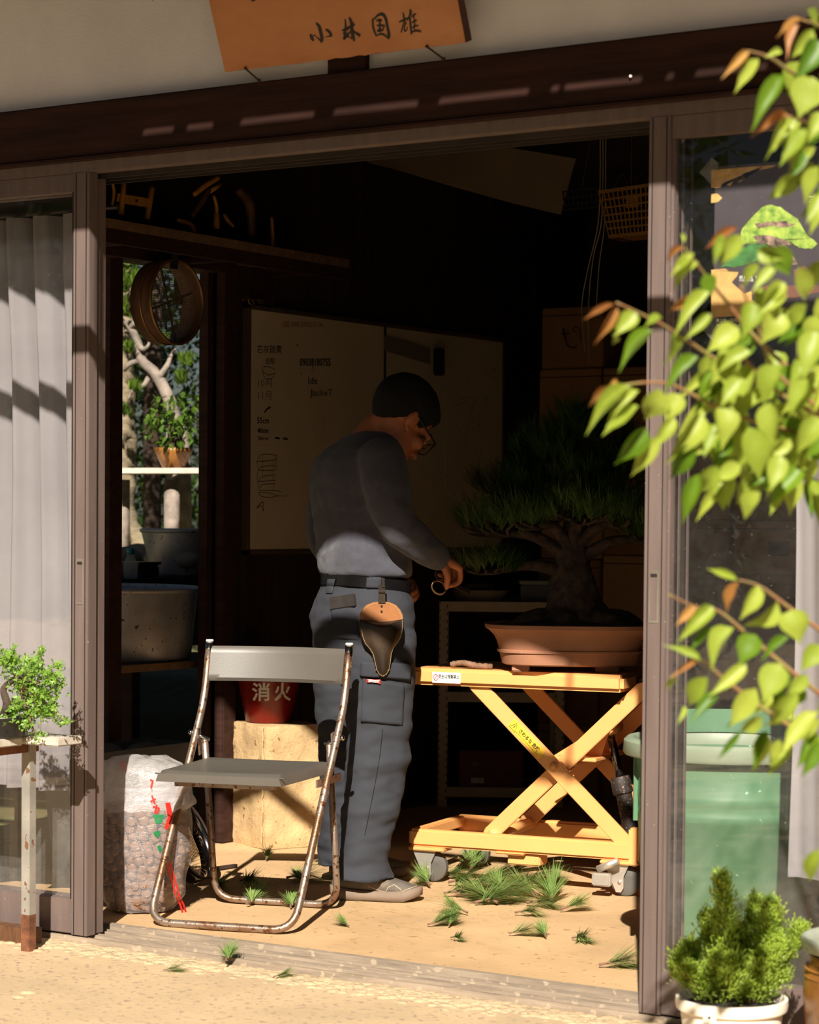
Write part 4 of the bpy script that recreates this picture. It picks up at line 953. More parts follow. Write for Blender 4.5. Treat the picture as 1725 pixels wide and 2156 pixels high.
for row in range(13):
    z = .016 + row * .0232
    for k in range(40):
        a = 2 * math.pi * (k + .5 * (row % 2) + .25 * math.sin(row * 2.1)) / 26
        if k >= 26: continue
        p = bagpt(a, z, .86)
        if (bagpt(a, z, 1.0) - Vector((0, 0, z))).normalized().dot(Vector((camdir.x, camdir.y, 0)).normalized()) < .02: continue
        o = bpy.data.objects.new('clay_pellet', pmesh); COL.objects.link(o)
        o.location = BC + p + Vector((rb.uniform(-.004, .004), rb.uniform(-.004, .004), rb.uniform(-.004, .004)))
        out = p - Vector((0, 0, z)); out.normalize(); out = (out + Vector((rb.gauss(0, .35), rb.gauss(0, .35), rb.gauss(0, .35)))).normalized()
        o.rotation_euler = out.to_track_quat('Z', 'Y').to_euler(); sc_ = rb.uniform(.85, 1.05); o.scale = (sc_,) * 3
        tag(o, 'round brown clay pellet inside the clear plastic bag', 'pellet', 'pellets in the plastic bag'); cnt += 1
core = MB(); core.rings([[bagpt(2 * math.pi * j / 30, .01 + .30 * i / 12, .74) for j in range(30)] for i in range(13)]); core.build('inner_fill', 'pellet', bag, True)['kind'] = 'stuff'

# sieve leaning behind the bag ---------------------------------------
s0 = at_z(392, 1862, 0); sv = thing('hand_sieve', 'round steel sieve leaning behind the plastic bag', 'sieve', (s0.x, s0.y, 0))
ax = (RT * .86 - FW * .25 + Vector((0, 0, .40))).normalized(); su, sv_ = frame_axes(ax); sc0 = s0 + Vector((-.03, -.0, .125)); SR = .135
def ringa(c, r, n=44): return [c + su * (r * math.cos(2 * math.pi * j / n)) + sv_ * (r * math.sin(2 * math.pi * j / n)) for j in range(n)]
mb = MB(); mb.rings([ringa(sc0, SR), ringa(sc0 + ax * .05, SR), ringa(sc0 + ax * .05, SR * .975), ringa(sc0, SR * .975)], closed=True); mb.build('rim_wall', 'cylsteel', sv, True, True)
MB().tube(ringa(sc0 + ax * .05, SR), .004, 8, closed=True).build('rim_bead', 'iron', sv, True, True)
mb = MB()
for k in range(-11, 12):
    t = k / 12 * SR; h = math.sqrt(SR * SR - t * t) * .97
    mb.tube([sc0 + su * t - sv_ * h, sc0 + su * t + sv_ * h], .0008, 4); mb.tube([sc0 + sv_ * t - su * h, sc0 + sv_ * t + su * h], .0008, 4)
mb.build('wire_mesh', 'brass', sv, world=True)['kind'] = 'stuff'
a = at_z(412, 1838, 0); b = at_z(497, 1826, 0)
tag(MB().bar(a + Vector((0, 0, .006)), b + Vector((0, 0, .006)), .014, .010).build('metal_bar', 'iron'), 'flat dark metal bar lying on the floor behind the chair', 'bar')

# ================================================================== BLOCK AND FIRE BUCKET
c0 = Vector((-.615, 1.655, 0)); cL = Vector((-.862, 1.765, 0)); cR = Vector((-.515, 1.86, 0)); c3 = cL + (cR - c0)
bl = thing('fibre_block', 'tan rough block standing on the floor behind the folding chair', 'block', c0)
mb = MB(); n = 14; zt_ = .432
def edgept(a, b, t): return a + (b - a) * t
per = [edgept(c0, cR, i / n) for i in range(n)] + [edgept(cR, c3, i / n) for i in range(n)] + [edgept(c3, cL, i / n) for i in range(n)] + [edgept(cL, c0, i / n) for i in range(n)]
cen = (c0 + c3) / 2; rs = []
for i in range(23):
    t = i / 22; z = zt_ * t; ins = 1 - (.03 if i in (0, 22) else 0)
    ring = []
    for p in per:
        q = cen + (p - cen) * ins; d = (q - cen).normalized()
        cr = min((p - c0).length, (p - cR).length, (p - cL).length)
        jag = .007 * mnoise.noise(Vector((p.x * 24, p.y * 24, z * 24))) + (.007 * mnoise.noise(Vector((1, z * 70, 3))) - .004 if cr < .012 else 0)
        ring.append(Vector((q.x + d.x * jag, q.y + d.y * jag, z + (.004 * mnoise.noise(Vector((p.x * 20, p.y * 20, 7))) if i == 22 else 0))))
    rs.append(ring)
mb.rings(rs); mb.build('body', 'block', bl, 'auto', True)
m_ = MB(); cc = c0
m_.tube([c0 + (cL - c0).normalized() * .012 + Vector((-.004, -.003, z)) + Vector((rng.uniform(-.004, .004), 0, 0)) for z in [zt_ * i / 24 for i in range(25)]], [.0012 + .0035 * rng.random() for _ in range(25)], 5).build('cracked_corner', 'block', bl, True, True)
kb = (at_d(543, 1525, depth((-.70, 1.80, .43))))
fb = thing('fire_bucket', 'dark red fire bucket with white lettering on the tan block', 'bucket', (-.715, 1.805, zt_ + .002))
br0, br1, bh = .082, .120, .205
MB().lathe([(br0 * .9, .0), (br0, .004), (br1, bh - .006), (br1 + .004, bh), (br1 - .002, bh), (br0 - .004, .01)], n=48).build('body', 'red', fb, True)
MB().tube([((br1 + .003) * math.cos(2 * math.pi * j / 48), (br1 + .003) * math.sin(2 * math.pi * j / 48), bh) for j in range(48)], .004, 8, closed=True).build('rim', 'red', fb, True)
fbv = bvh_of([fb.children[0]])
def surf_text(bv, body, x0, y0, x1, y1, mat, parent, name, bold=0.0, lift=.0012, skew=0.0):
    ob = text(body, 1.0, (0, 0, 0), (1, 0, 0), (0, 1, 0), mat, parent, name, bold=bold, lift=0); me = ob.data
    a = np.empty(len(me.vertices) * 3); me.vertices.foreach_get('co', a); a = a.reshape(-1, 3); mn, mx = a.min(0), a.max(0); a = (a - mn) / np.maximum(mx - mn, 1e-6)
    for i, p in enumerate(me.vertices):
        h, nn = hit(bv, x0 + (x1 - x0) * a[i][0], y1 + (y0 - y1) * a[i][1] + skew * a[i][0])
        if h is None: h = at_d(x0 + (x1 - x0) * a[i][0], y1 + (y0 - y1) * a[i][1], depth(parent.location)); nn = -FW
        if nn.dot(FW) > 0: nn = -nn
        p.co = h + nn * lift - parent.location
    me.update(); return ob
surf_text(fbv, '消', 531, 1437, 569, 1476, 'white', fb, 'lettering', bold=.022); surf_text(fbv, '火', 578, 1437, 612, 1476, 'white', fb, 'lettering', bold=.022)

# ================================================================== LIFT TABLE
la = math.radians(9)
lt = thing('lift_table', 'orange scissor lift table on castors holding the big bonsai', 'lift table', (.161, 1.377, 0), la)
def bxp(lo, hi, name, mat='orange', bevel=.004, parent=lt): return MB().box(lo, hi).build(name, mat, parent, 'auto', bevel=bevel)
LX, LD = .775, .43
bxp((0, 0, .112), (LX, .036, .167), 'base_side_beam', bevel=.008); bxp((0, LD - .036, .112), (LX, LD, .167), 'base_side_beam', bevel=.008)
bxp((0, .036, .130), (.034, LD - .036, .166), 'base_cross_beam'); bxp((LX - .05, .036, .112), (LX, LD - .036, .166), 'base_cross_beam')
bxp((LX - .032, -.004, .100), (LX + .002, .04, .215), 'corner_post', bevel=.006); bxp((LX - .032, LD - .04, .100), (LX + .002, LD + .004, .215), 'corner_post', bevel=.006)
bxp((.335, .02, .072), (.445, .09, .112), 'pedal_box'); bxp((.30, -.003, .106), (.40, .02, .113), 'weld_strip')
bxp((.005, -.012, .632), (.722, LD + .01, .686), 'table_top', bevel=.012)
for yf, yb in ((.010, .052), (LD - .022, LD - .062)):
    MB().bar((.215, yf + .006, .628), (.742, yf + .006, .150), .012, .060, (0, 1, 0)) if False else None
def arm(x0, z0, x1, z1, y, name):
    d = Vector((x1 - x0, 0, z1 - z0)); L = d.length; t = d.normalized(); nrm = Vector((-t.z, 0, t.x)); hw = .0245
    mb = MB(); vs = []
    P0 = Vector((x0, y, z0)); P1 = Vector((x1, y, z1))
    poly = [P0 - nrm * hw * .7 - t * .02, P0 - nrm * hw, P1 - nrm * hw, P1 - nrm * hw * .5 + t * .022, P1 + nrm * hw * .5 + t * .022, P1 + nrm * hw, P0 + nrm * hw, P0 + nrm * hw * .7 - t * .02]
    n = len(poly); vs = poly + [p + Vector((0, .013, 0)) for p in poly]
    mb.add(vs, [tuple(range(n)), tuple(range(n, 2 * n))[::-1]] + [(i, (i + 1) % n, n + (i + 1) % n, n + i) for i in range(n)])
    return mb.build(name, 'orange', lt, bevel=.002)
A1 = arm(.222, .640, .742, .152, .012, 'outer_scissor_arm'); arm(.222, .640, .742, .152, LD - .025, 'outer_scissor_arm')
B1 = arm(.262, .160, .765, .640, .052, 'inner_scissor_arm'); arm(.262, .160, .765, .640, LD - .066, 'inner_scissor_arm')
MB().tube([(.275, .04, .158), (.275, LD - .04, .158)], .019, 18).build('roller_tube', 'orange', lt, True)
MB().tube([(.50, .02, .392), (.50, LD - .02, .392)], .014, 16).build('pivot_tube', 'orange', lt, True)
for y in (.008, LD - .008): MB().tube([(.492, y - .006, .393), (.492, y + .01, .393)], .012, 16).build('pivot_cap', 'orange', lt, True)
bxp((.47, .07, .405), (.61, LD - .07, .417), 'yoke_plate', bevel=.002)
for y in (.14, .26): MB().prism([(0, 0), (.16, 0), (.19, .09), (.14, .09)], (.44, y, .41), (1, 0, 0), (0, 0, 1), (0, .008, 0)).build('yoke_rib', 'orange', lt)
MB().tube([(.612, .17, .505), (.612, .25, .505)], .026, 18).build('cylinder_eye', 'orange', lt, True)
MB().tube([(.610, .19, .505), (.652, .19, .335)], .013, 18).build('piston_rod', 'cylsteel', lt, True)
MB().tube([(.648, .19, .35), (.652, .19, .335), (.660, .19, .30), (.662, .19, .295), (.692, .19, .165)], [.030, .033, .033, .026, .026], 22).build('hydraulic_cylinder', 'cylblack', lt, 'auto')
bxp((.60, .29, .112), (.71, .36, .165), 'pump_block', bevel=.004); MB().tube([(.62, .30, .09), (.62, .30, .16)], .022, 16).tube([(.69, .30, .09), (.69, .30, .16)], .018, 16).build('pump_body', 'orange', lt, True)
mb = MB()
for k in range(6): mb.tube([(.36 + .003 * (k % 2), .10, .16 - .012 * k + .006 * math.cos(a)) if k % 2 else (.36 + .004 * math.sin(a), .10 + .005 * math.cos(a), .16 - .012 * k) for a in [2 * math.pi * i / 8 for i in range(8)]], .0015, 5, closed=True)
mb.build('safety_chain', 'chrome', lt)['kind'] = 'stuff'
def castor(x, y, name, brake=False):
    w = MB()
    MB().box((x - .062, y - .03, .100), (x + .062, y + .05, .1115)).build('castor_plate', 'orange', lt, bevel=.003)
    for s in (-1, 1):
        yy = y + .01 + s * .024
        MB().prism([(-.052, 0), (.030, 0), (.012, -.04), (.012, -.075), (.004, -.088), (-.012, -.088), (-.020, -.07)], (x, yy - .002, .101), (1, 0, 0), (0, 0, 1), (0, .004, 0)).build('castor_fork', 'zinc', lt)
    o = MB().lathe([(.012, -.014), (.040, -.014), (.047, -.009), (.047, .009), (.040, .014), (.012, .014)], n=32).build(name, 'rubber', lt, 'auto')
    o.rotation_euler = (math.pi / 2, 0, .2 if brake else 0); o.location = (x + .012, y + .01, .0475)
    MB().tube([(x, y - .02, .045), (x, y + .04, .045)], .006, 10).build('castor_axle', 'zinc', lt, True)
castor(.066, .02, 'castor_wheel'); castor(.066, LD - .05, 'castor_wheel'); castor(.715, .02, 'castor_wheel', True); castor(.715, LD - .05, 'castor_wheel', True)
bxp((.64, -.045, .035), (.70, -.02, .075), 'brake_pedal', 'zinc', .004); MB().tube([(.655, -.03, .085), (.72, -.03, .115)], .012, 10).build('brake_lever', 'zinc', lt, True)
# stickers
MB().box((.085, -.0132, .641), (.182, -.0122, .675)).build('notice_sticker', 'sticker', lt)
ftext('荷台は搭乗禁止', (.106, -.0136, .655), (1, 0, 0), (0, 0, 1), .072, .014, 'ink', lt, bold=.01)
ftext('テーブル上に人が乗らないこと', (.108, -.0136, .6455), (1, 0, 0), (0, 0, 1), .050, .0045, 'ink', lt)
mb = MB(); mb.rings([[(.097 + r * math.cos(a), -.0138, .658 + r * 1.3 * math.sin(a)) for a in [2 * math.pi * j / 28 for j in range(28)]] for r in (.0085, .0066)], cap=False); mb.bar((.091, -.0138, .650), (.103, -.0138, .666), .002, .0004, (0, 1, 0)); mb.build('prohibition_mark', 'signal_red', lt, fix=False)
ad = Vector((.742 - .222, 0, .152 - .640)).normalized(); an = Vector((-ad.z, 0, ad.x)); ao = Vector((.222, .0112, .640)) + ad * .17 - an * .0165
MB().prism([(0, 0), (.145, 0), (.145, .033), (0, .033)], ao, ad, an, (0, -.0006, 0)).build('warning_sticker', 'sticker_y', lt)
ftext('さわるな 危険', ao + ad * .038 + an * .013 + Vector((0, -.001, 0)), ad, an, .09, .015, 'ink', lt, bold=.015)
ftext('手足をはさまれるおそれがあります。', ao + ad * .034 + an * .005 + Vector((0, -.001, 0)), ad, an, .10, .005, 'ink', lt)
mb = MB(); tri = [ao + ad * .004 + an * .004, ao + ad * .032 + an * .004, ao + ad * .018 + an * .029]
mb.tube([p + Vector((0, -.001, 0)) for p in tri], .0013, 4, closed=True); mb.bar(ao + ad * .018 + an * .021 + Vector((0, -.001, 0)), ao + ad * .018 + an * .010 + Vector((0, -.001, 0)), .002, .001, (0, 1, 0)); mb.build('warning_triangle', 'ink', lt)
MB().box((.7222, .12, .642), (.7230, .30, .676)).build('load_plate', 'blackplastic', lt); ftext('250kg以下', (.7234, .14, .650), (0, 1, 0), (0, 0, 1), .12, .016, 'sticker', lt)

# ================================================================== BONSAI IN CLAY POT
BP = Vector((.632, 1.580, .6865)); ba = math.radians(31)
bo = thing('pine_bonsai', 'large black pine bonsai in a shallow brown clay pot', 'bonsai', BP, ba)
def oval(prof, name, mat, par=bo, n=72): return MB().lathe(prof, n=n, sx=1.0, sy=.70, pw=3.0, cap=True).build(name, mat, par, 'auto')
pot = oval([(.205, .020), (.214, .024), (.222, .058), (.229, .060), (.230, .067), (.224, .070), (.230, .092), (.240, .112), (.256, .128), (.268, .135), (.270, .147), (.262, .149), (.250, .143), (.235, .110)], 'pot', 'terracotta')
for x, w in ((-.155, .055), (.02, .0), (.115, .075)):
    if w:
        for y in (-.100, .070): MB().box((x - w / 2, y, 0), (x + w / 2, y + .035, .024)).build('pot_foot', 'terracotta', pot, bevel=.004)
mb = MB(); rs = []
for t in [1, .8, .6, .4, .2, .05]:
    rs.append([(.246 * t * math.copysign(abs(math.cos(a)) ** .67, math.cos(a)), .172 * t * math.copysign(abs(math.sin(a)) ** .67, math.sin(a)), .138 + .045 * (1 - t) + .008 * mnoise.noise(Vector((t * 9, a * 3, 0)))) for a in [2 * math.pi * j / 60 for j in range(60)]])
mb.rings(rs); mb.build('soil', 'soil', bo, True)
def bl_(px, py, off=0.0):   # pixel at bonsai depth -> local coords
    p = at_d(px, py, depth(BP) + off) - BP; c, s = math.cos(-ba), math.sin(-ba); return Vector((p.x * c - p.y * s, p.x * s + p.y * c, p.z))
mb = MB()
tk = [bl_(1215, 1322), bl_(1212, 1290), bl_(1208, 1250), bl_(1206, 1200), bl_(1204, 1150), bl_(1215, 1080), bl_(1235, 1000), bl_(1225, 930)]
tk = smoothpath(tk, 5); rr = [.165, .15, .137, .125, .115, .107, .100, .095, .090, .086, .082, .078, .075, .070, .066, .062, .058, .055, .052, .05, .047, .044, .041, .038, .036, .034, .032, .030, .028, .026, .024, .022, .020, .018, .016, .015]
rs = []
for i, p in enumerate(tk):
    ring = []
    for j in range(28):
        a = 2 * math.pi * j / 28; r = rr[i] * (1 + .16 * mnoise.noise(Vector((math.cos(a) * 2, math.sin(a) * 2, i * .5))) + .10 * math.sin(5 * a + i * .3) * (1 if i < 8 else .3)); ring.append(p + Vector((r * math.cos(a), r * .75 * math.sin(a), 0)))
    rs.append(ring)
mb.rings(rs)
for a in (.3, 1.4, 2.6, 3.5, 4.4, 5.4): mb.tube(smoothpath([tk[2] + Vector((.08 * math.cos(a), .06 * math.sin(a), .0)), tk[0] + Vector((.17 * math.cos(a), .12 * math.sin(a), .02)), tk[0] + Vector((.235 * math.cos(a), .155 * math.sin(a), -.012))], 4), [.05, .046, .042, .038, .032, .026, .02, .014, .008], 8)
mb.build('trunk', 'bark', bo, True)
pads = [((1050, 1105), .15, .13, .05, -.08), ((1130, 1085), .16, .15, .06, -.10), ((1230, 1075), .15, .15, .06, -.12), ((1310, 1085), .13, .14, .055, -.06), ((1090, 1030), .15, .15, .07, .0), ((1190, 1010), .19, .16, .09, -.05), ((1300, 1010), .14, .15, .08, .0), ((1150, 950), .13, .13, .07, .03), ((1240, 930), .15, .13, .08, .0), ((1320, 960), .10, .12, .07, .05), ((1230, 890), .10, .10, .05, .02), ((1030, 1195), .10, .10, .03, -.02), ((1360, 1120), .10, .1, .05, -.02)]
for i, ((px, py), rx, ry, rz, off) in enumerate(pads):
    c = bl_(px, py, off); base = tk[min(len(tk) - 1, max(14, int(14 + (1150 - py) / 230 * 20)))]
    mid = (base + c) / 2 + Vector((0, 0, .02))
    br = MB(); br.tube(smoothpath([base, mid, c + Vector((0, 0, -rz * .5))], 5), [.026 - .0016 * k for k in range(11)], 8)
    for k in range(9):
        a = rng.random() * 6.28; e = c + Vector((rx * .7 * math.cos(a), ry * .7 * math.sin(a), rng.uniform(-.6, .2) * rz)); br.tube(smoothpath([mid * .3 + c * .7 + Vector((0, 0, -rz * .5)), (c + e) / 2 + Vector((0, 0, -rz * .4)), e], 3), [.007, .0065, .006, .0055, .005, .004, .003], 5)
    bob = br.build('branch', 'bark', bo, True)
    fm = MB()
    for k in range(int(900 * (rx * ry) ** .5 * .55)):
        while True:
            d = Vector((rng.uniform(-1, 1), rng.uniform(-1, 1), rng.uniform(-.45, 1)))
            if d.length < 1: break
        p = c + Vector((d.x * rx, d.y * ry, d.z * rz)); tuft(fm, rng, p, (d.x * .8, d.y * .8, .75), 34, .085, .7, .0008)
    f_ = fm.build('needle_pad', 'needle', bo, fix=False); f_['kind'] = 'stuff'
bt = MB().tube(smoothpath([(.13, .03, .70), (.17, .035, .706), (.22, .03, .699), (.27, .04, .698)], 6), [.007 + .004 * rng.random() for _ in range(19)], 8)
bt.v = [(p[0] * math.cos(la) - p[1] * math.sin(la) + .161, p[0] * math.sin(la) + p[1] * math.cos(la) + 1.377, p[2] - .002) for p in bt.v]
tag(bt.build('bark_piece', 'twig', smooth=True), 'rough grey bark piece lying on the orange table top', 'bark')

# ================================================================== RACK, CARTONS, BASKETS at the back
rk = thing('slotted_rack', 'cream slotted-angle rack under the whiteboard', 'rack', (-.79, 3.06, 0), math.radians(33))
RW, RD, RH = .47, .34, .83
for x in (0, RW):
    for y in (0, RD):
        lg = MB().box((x - .002, y, 0), (x + .036, y + .003, RH)).box((x - .002 if y == 0 else x - .002, y, 0), (x + .001, y + .034, RH)).build('leg', 'rackmat', rk)
        hm = MB()
        for k in range(26): hm.box((x + .029, y - .0012, .03 + k * .031), (x + .034, y + .0005, .042 + k * .031)); hm.box((x + .0, y - .0012, .045 + k * .031), (x + .004, y + .0005, .055 + k * .031))
        if y == 0: hm.build('slot_holes', 'blackplastic', lg)['kind'] = 'stuff'
for z in (.04, .425, RH - .04):
    MB().box((.036, 0, z), (RW, .004, z + .04)).build('shelf_beam', 'rackmat', rk); MB().box((.036, RD - .004, z), (RW, RD, z + .04)).build('shelf_beam', 'rackmat', rk)
    MB().box((.0, .004, z + .02), (RW + .03, RD - .004, z + .034)).build('shelf_panel', 'shelfwood', rk)
def rkp(x, y, z): c, s = math.cos(math.radians(33)), math.sin(math.radians(33)); return Vector((-.79 + x * c - y * s, 3.06 + x * s + y * c, z))
tc = rkp(.17, .15, RH - .006); ty = thing('oval_tray', 'shallow white oval tray on the slotted rack', 'tray', tc, math.radians(33))
MB().lathe([(.085, 0), (.1, .012), (.112, .045), (.118, .048), (.108, .046), (.095, .015), (.08, .008)], n=40, sx=1.0, sy=.8).build('body', 'rackmat', ty, True)
o = MB().tube([rkp(.10, .14, RH + .055), rkp(.22, .15, RH + .060)], .014, 12).build('wooden_rod', 'oldwood2', smooth=True); tag(o, 'brown wooden rod lying across the oval tray', 'rod')
gb = thing('storage_box', 'pale green plastic storage box on the slotted rack', 'box', rkp(.40, .17, RH - .006), math.radians(33))
MB().box((-.07, -.09, 0), (.07, .09, .075)).build('body', 'greyplastic', gb, bevel=.006); MB().box((-.075, -.095, .075), (.075, .095, .09)).build('lid', 'green_light', gb, bevel=.003)
rcn = thing('red_carton', 'dark red carton with a barcode on the lowest rack shelf', 'carton', rkp(.215, .18, .074), math.radians(33))
MB().box((-.13, -.15, 0), (.13, .15, .15)).build('box', 'card_red', rcn, bevel=.003)
ftext('IIIIIIII', (-.08, -.1505, .02), (1, 0, 0), (0, 0, 1), .05, .022, 'sticker', rcn, 'barcode', bold=.02)
ftext('OTP', (-.08, -.1505, .09), (1, 0, 0), (0, 0, 1), .03, .014, 'rackmat', rcn, 'printed_mark')
rt = random.Random(5)
for i in range(5):
    a = rkp(.10 + .05 * i, .02 + .03 * i, .47 + .010 * i); b = rkp(.32 + .03 * i, .16 + .02 * i, .475 + .012 * i)
    tag(MB().bar(a, b, .03, .008).build('wooden_stick', 'shelfwood', None), ('lowest', 'second', 'middle', 'fourth', 'topmost')[i] + ' flat stick of the loose pile on the middle rack shelf', 'stick', 'sticks on the rack')
YB = 3.72
rbx = random.Random(9)
cols = [(-.72, -.42, [0, .30, .64, 1.0, 1.42, 1.80, 2.06]), (-.415, -.12, [0, .34, .66, 1.02, 1.38, 1.80]), (-.115, .17, [0, .30, .60, .93, 1.17, 1.50]), (.175, .46, [0, .33, .62, .95, 1.17, 1.45]), (.465, .78, [0, .35, .7, .95, 1.20]), (.785, 1.1, [0, .32, .62, .93, 1.17])]
pos_c = ('left of the bonsai crown', 'behind the bonsai crown', 'behind the right door stile', 'behind the dusty right glass', 'behind the right glass near the curtain', 'hidden behind the right curtain')
pos_r = ('lowest', 'second from the floor', 'third from the floor', 'fourth from the floor', 'fifth from the floor', 'topmost')
for ci, (x0, x1, zz) in enumerate(cols):
    for k in range(len(zz) - 1):
        dy = rbx.uniform(0, .03)
        t = thing('cardboard_carton', '%s carton of the stack %s' % (pos_r[k], pos_c[ci]), 'carton', ((x0 + x1) / 2, YB + dy, zz[k]))
        w = (x1 - x0) / 2 - .003; h = zz[k + 1] - zz[k] - .004
        MB().box((-w, 0, 0), (w, .34, h)).build('box', 'card' if (ci + k) % 3 else 'card2', t, bevel=.004)
        MB().box((-w, -.0008, h - .035), (w, .0005, h - .031)).build('flap_gap', 'card_ink', t)
        if (ci + k) % 2 == 0: MB().box((w * .1, -.0012, h * .35), (w * .75, -.0002, h * .62)).build('printed_label', 'card_ink', t)
cm = [[(1186, 690, 3), (1190, 712, 3), (1196, 728, 3), (1210, 732, 3), (1216, 727, 2)], [(1182, 704, 3), (1200, 702, 3)], [(1214, 700, 2), (1207, 694, 2), (1212, 688, 2), (1220, 692, 2), (1224, 720, 2)]]
pix_strokes(cm, (0, YB - .003, 0), (0, -1, 0), k=5).build('marker_note', 'ink', None, fix=False); mk = bpy.context.scene.objects['marker_note']
_t = [o for o in COL.objects if o.name.startswith('cardboard_carton') and o['label'].startswith('fifth from the floor carton of the stack left')][0]
mk.parent = _t; mk.data.transform(Matrix.Translation(-_t.location)); mk['kind'] = 'stuff'
mk.name = 'marker_scribble'
# yellow basket
yb = thing('yellow_basket', 'yellow perforated plastic basket hanging beside the right door stile', 'basket', (.46, 2.2, 2.12))
def ybp(px, py, dy=0): return at_y(px, py, 2.2 + dy) - yb.location
TL, TR, BL, BR = ybp(1261, 402), ybp(1400, 382), ybp(1284, 502), ybp(1392, 492)
def lerp2(u, v): return (TL * (1 - u) + TR * u) * (1 - v) + (BL * (1 - u) + BR * u) * v
for v, w in ((.03, .012), (.20, .006), (.36, .006), (.52, .006), (.66, .006), (.80, .006), (.96, .012)): MB().bar(lerp2(0, v), lerp2(1, v), .006, w).build('horizontal_slat', 'yellowplastic', yb)
for k in range(15): MB().bar(lerp2(k / 14, 0), lerp2(k / 14, 1), .004, .005, (1, 0, 0)).build('upright_slat', 'yellowplastic', yb)
MB().prism([(0, 0), (.05, 0), (.05, .045), (0, .045)], lerp2(.38, .42), (1, 0, 0), (0, 0, 1), (0, .003, 0)).build('panel', 'yellowplastic', yb)
for u in (0, 1): MB().bar(lerp2(u, .03), lerp2(u, .03) + Vector((0, .16, 0)), .006, .012).bar(lerp2(u, .96), lerp2(u, .96) + Vector((0, .14, 0)), .006, .012).build('side_rail', 'yellowplastic', yb)
MB().bar(lerp2(0, .03) + Vector((0, .16, 0)), lerp2(1, .03) + Vector((0, .16, 0)), .006, .012).build('horizontal_slat', 'yellowplastic', yb)
MB().prism([(0, 0), (.17, 0), (.17, .14), (0, .14)], lerp2(0.08, .97), (1, 0, 0), (0, 1, 0), (0, 0, .003)).build('base', 'yellowplastic', yb)
mb = MB()
for k in range(5):
    a = lerp2(.2 + .12 * k, .02) + Vector((0, .02 * k, 0)); b = lerp2(.45 + .1 * k, .02) + Vector((0, .02 * k, 0)); mb.tube(smoothpath([a, (a + b) / 2 + Vector((.01, 0, .05)), b], 6), .0012, 5)
mb.tube([lerp2(.5, 0), Vector((lerp2(.5, 0).x, 0, 2.56 - 2.12))], .002, 6); mb.build('wire_ties', 'iron', yb)['kind'] = 'stuff'
db2 = thing('dark_basket', 'black plastic basket beside the yellow one under the ceiling', 'basket', (.22, 2.45, 2.2))
for k in range(8): MB().bar(at_y(1186 + k * 10, 405 - k, 2.45) - db2.location, at_y(1192 + k * 9, 442 - k, 2.45) - db2.location, .004, .005, (1, 0, 0)).build('upright_slat', 'blackplastic', db2)
for y in (404, 418, 432, 443): MB().bar(at_y(1185, y, 2.45) - db2.location, at_y(1262, y - 8, 2.45) - db2.location, .005, .006).build('horizontal_slat', 'blackplastic', db2)
MB().tube([at_y(1225, 403, 2.45) - db2.location, Vector((0, 0, .36))], .002, 6).build('hanging_wire', 'iron', db2)
ropes = ([(1262, 450), (1240, 560), (1228, 620), (1226, 660), (1232, 740)], [(1268, 455), (1250, 540), (1240, 640), (1241, 765)], [(1274, 458), (1262, 560), (1256, 650)])
for i, P in enumerate(ropes):
    q = [at_y(x, y, 2.35 + .01 * i) for x, y in P]; q = [Vector((q[0].x, q[0].y, 2.56))] + q
    tag(MB().tube(smoothpath(q, 6), .0035, 6, flat=.35).build('hanging_strap', 'tape', smooth=True), ('pale flat strap hanging leftmost below the ceiling', 'longest pale strap hanging in the middle below the ceiling', 'short pale strap hanging nearest the yellow basket')[i], 'strap')
# paper sheet under the ceiling
mb = MB(); top = [(720, 322), (830, 312), (950, 305), (1080, 312), (1212, 334)]; bot = [(722, 330), (830, 356), (950, 392), (1080, 428), (1180, 452)]
vs = []
for i in range(5):
    for j in range(5):
        t = j / 4; x = top[i][0] + (bot[i][0] - top[i][0]) * t; y = top[i][1] + (bot[i][1] - top[i][1]) * t; vs.append(at_y(x, y, 2.62 + .03 * math.sin(i * 1.2) * t - .05 * (1 - t)))
fs = [(i * 5 + j, (i + 1) * 5 + j, (i + 1) * 5 + j + 1, i * 5 + j + 1) for i in range(4) for j in range(4)]
n0 = len(vs); vs += [v + Vector((0, .004, 0)) for v in vs]; fs += [tuple(n0 + k for k in f[::-1]) for f in fs]
tag(mb.add(vs, fs).build('hanging_sheet', 'sheet', smooth=True), 'large pale paper sheet sagging from the ceiling', 'sheet')
# round-backed dark chair in the shade
dc = at_d(596, 1370, 9.05); bc_ = thing('office_chair', 'black round-backed chair in the shade behind the man', 'chair', (dc.x, dc.y, 0))
def dcp(s, f, z): return RT * s + Vector((FW.x, FW.y, 0)).normalized() * f + Vector((0, 0, z))
mb = MB(); vs = []; fs = []
N = 28
for side in (0, 1):
    for r in (1.0, .6, .2):
        for j in range(N): a = 2 * math.pi * j / N; vs.append(dcp(.125 * r * math.cos(a), .05 * (r * math.cos(a)) ** 2 * -1 + (.02 if side else -.012), .80 + .165 * r * math.sin(a)))
for side in (0, 1):
    o_ = side * 3 * N
    for q in range(2):
        for j in range(N): fs.append((o_ + q * N + j, o_ + q * N + (j + 1) % N, o_ + (q + 1) * N + (j + 1) % N, o_ + (q + 1) * N + j))
    fs.append(tuple(o_ + 2 * N + j for j in range(N)))
for j in range(N): fs.append((j, (j + 1) % N, 3 * N + (j + 1) % N, 3 * N + j))
mb.add(vs, fs).build('backrest', 'blackplastic', bc_, True)
MB().tube([dcp(.128 * math.cos(2 * math.pi * j / 40), -.05 * math.cos(2 * math.pi * j / 40) ** 2, .80 + .17 * math.sin(2 * math.pi * j / 40)) for j in range(40)], .008, 8, closed=True).build('back_frame', 'iron', bc_, True)
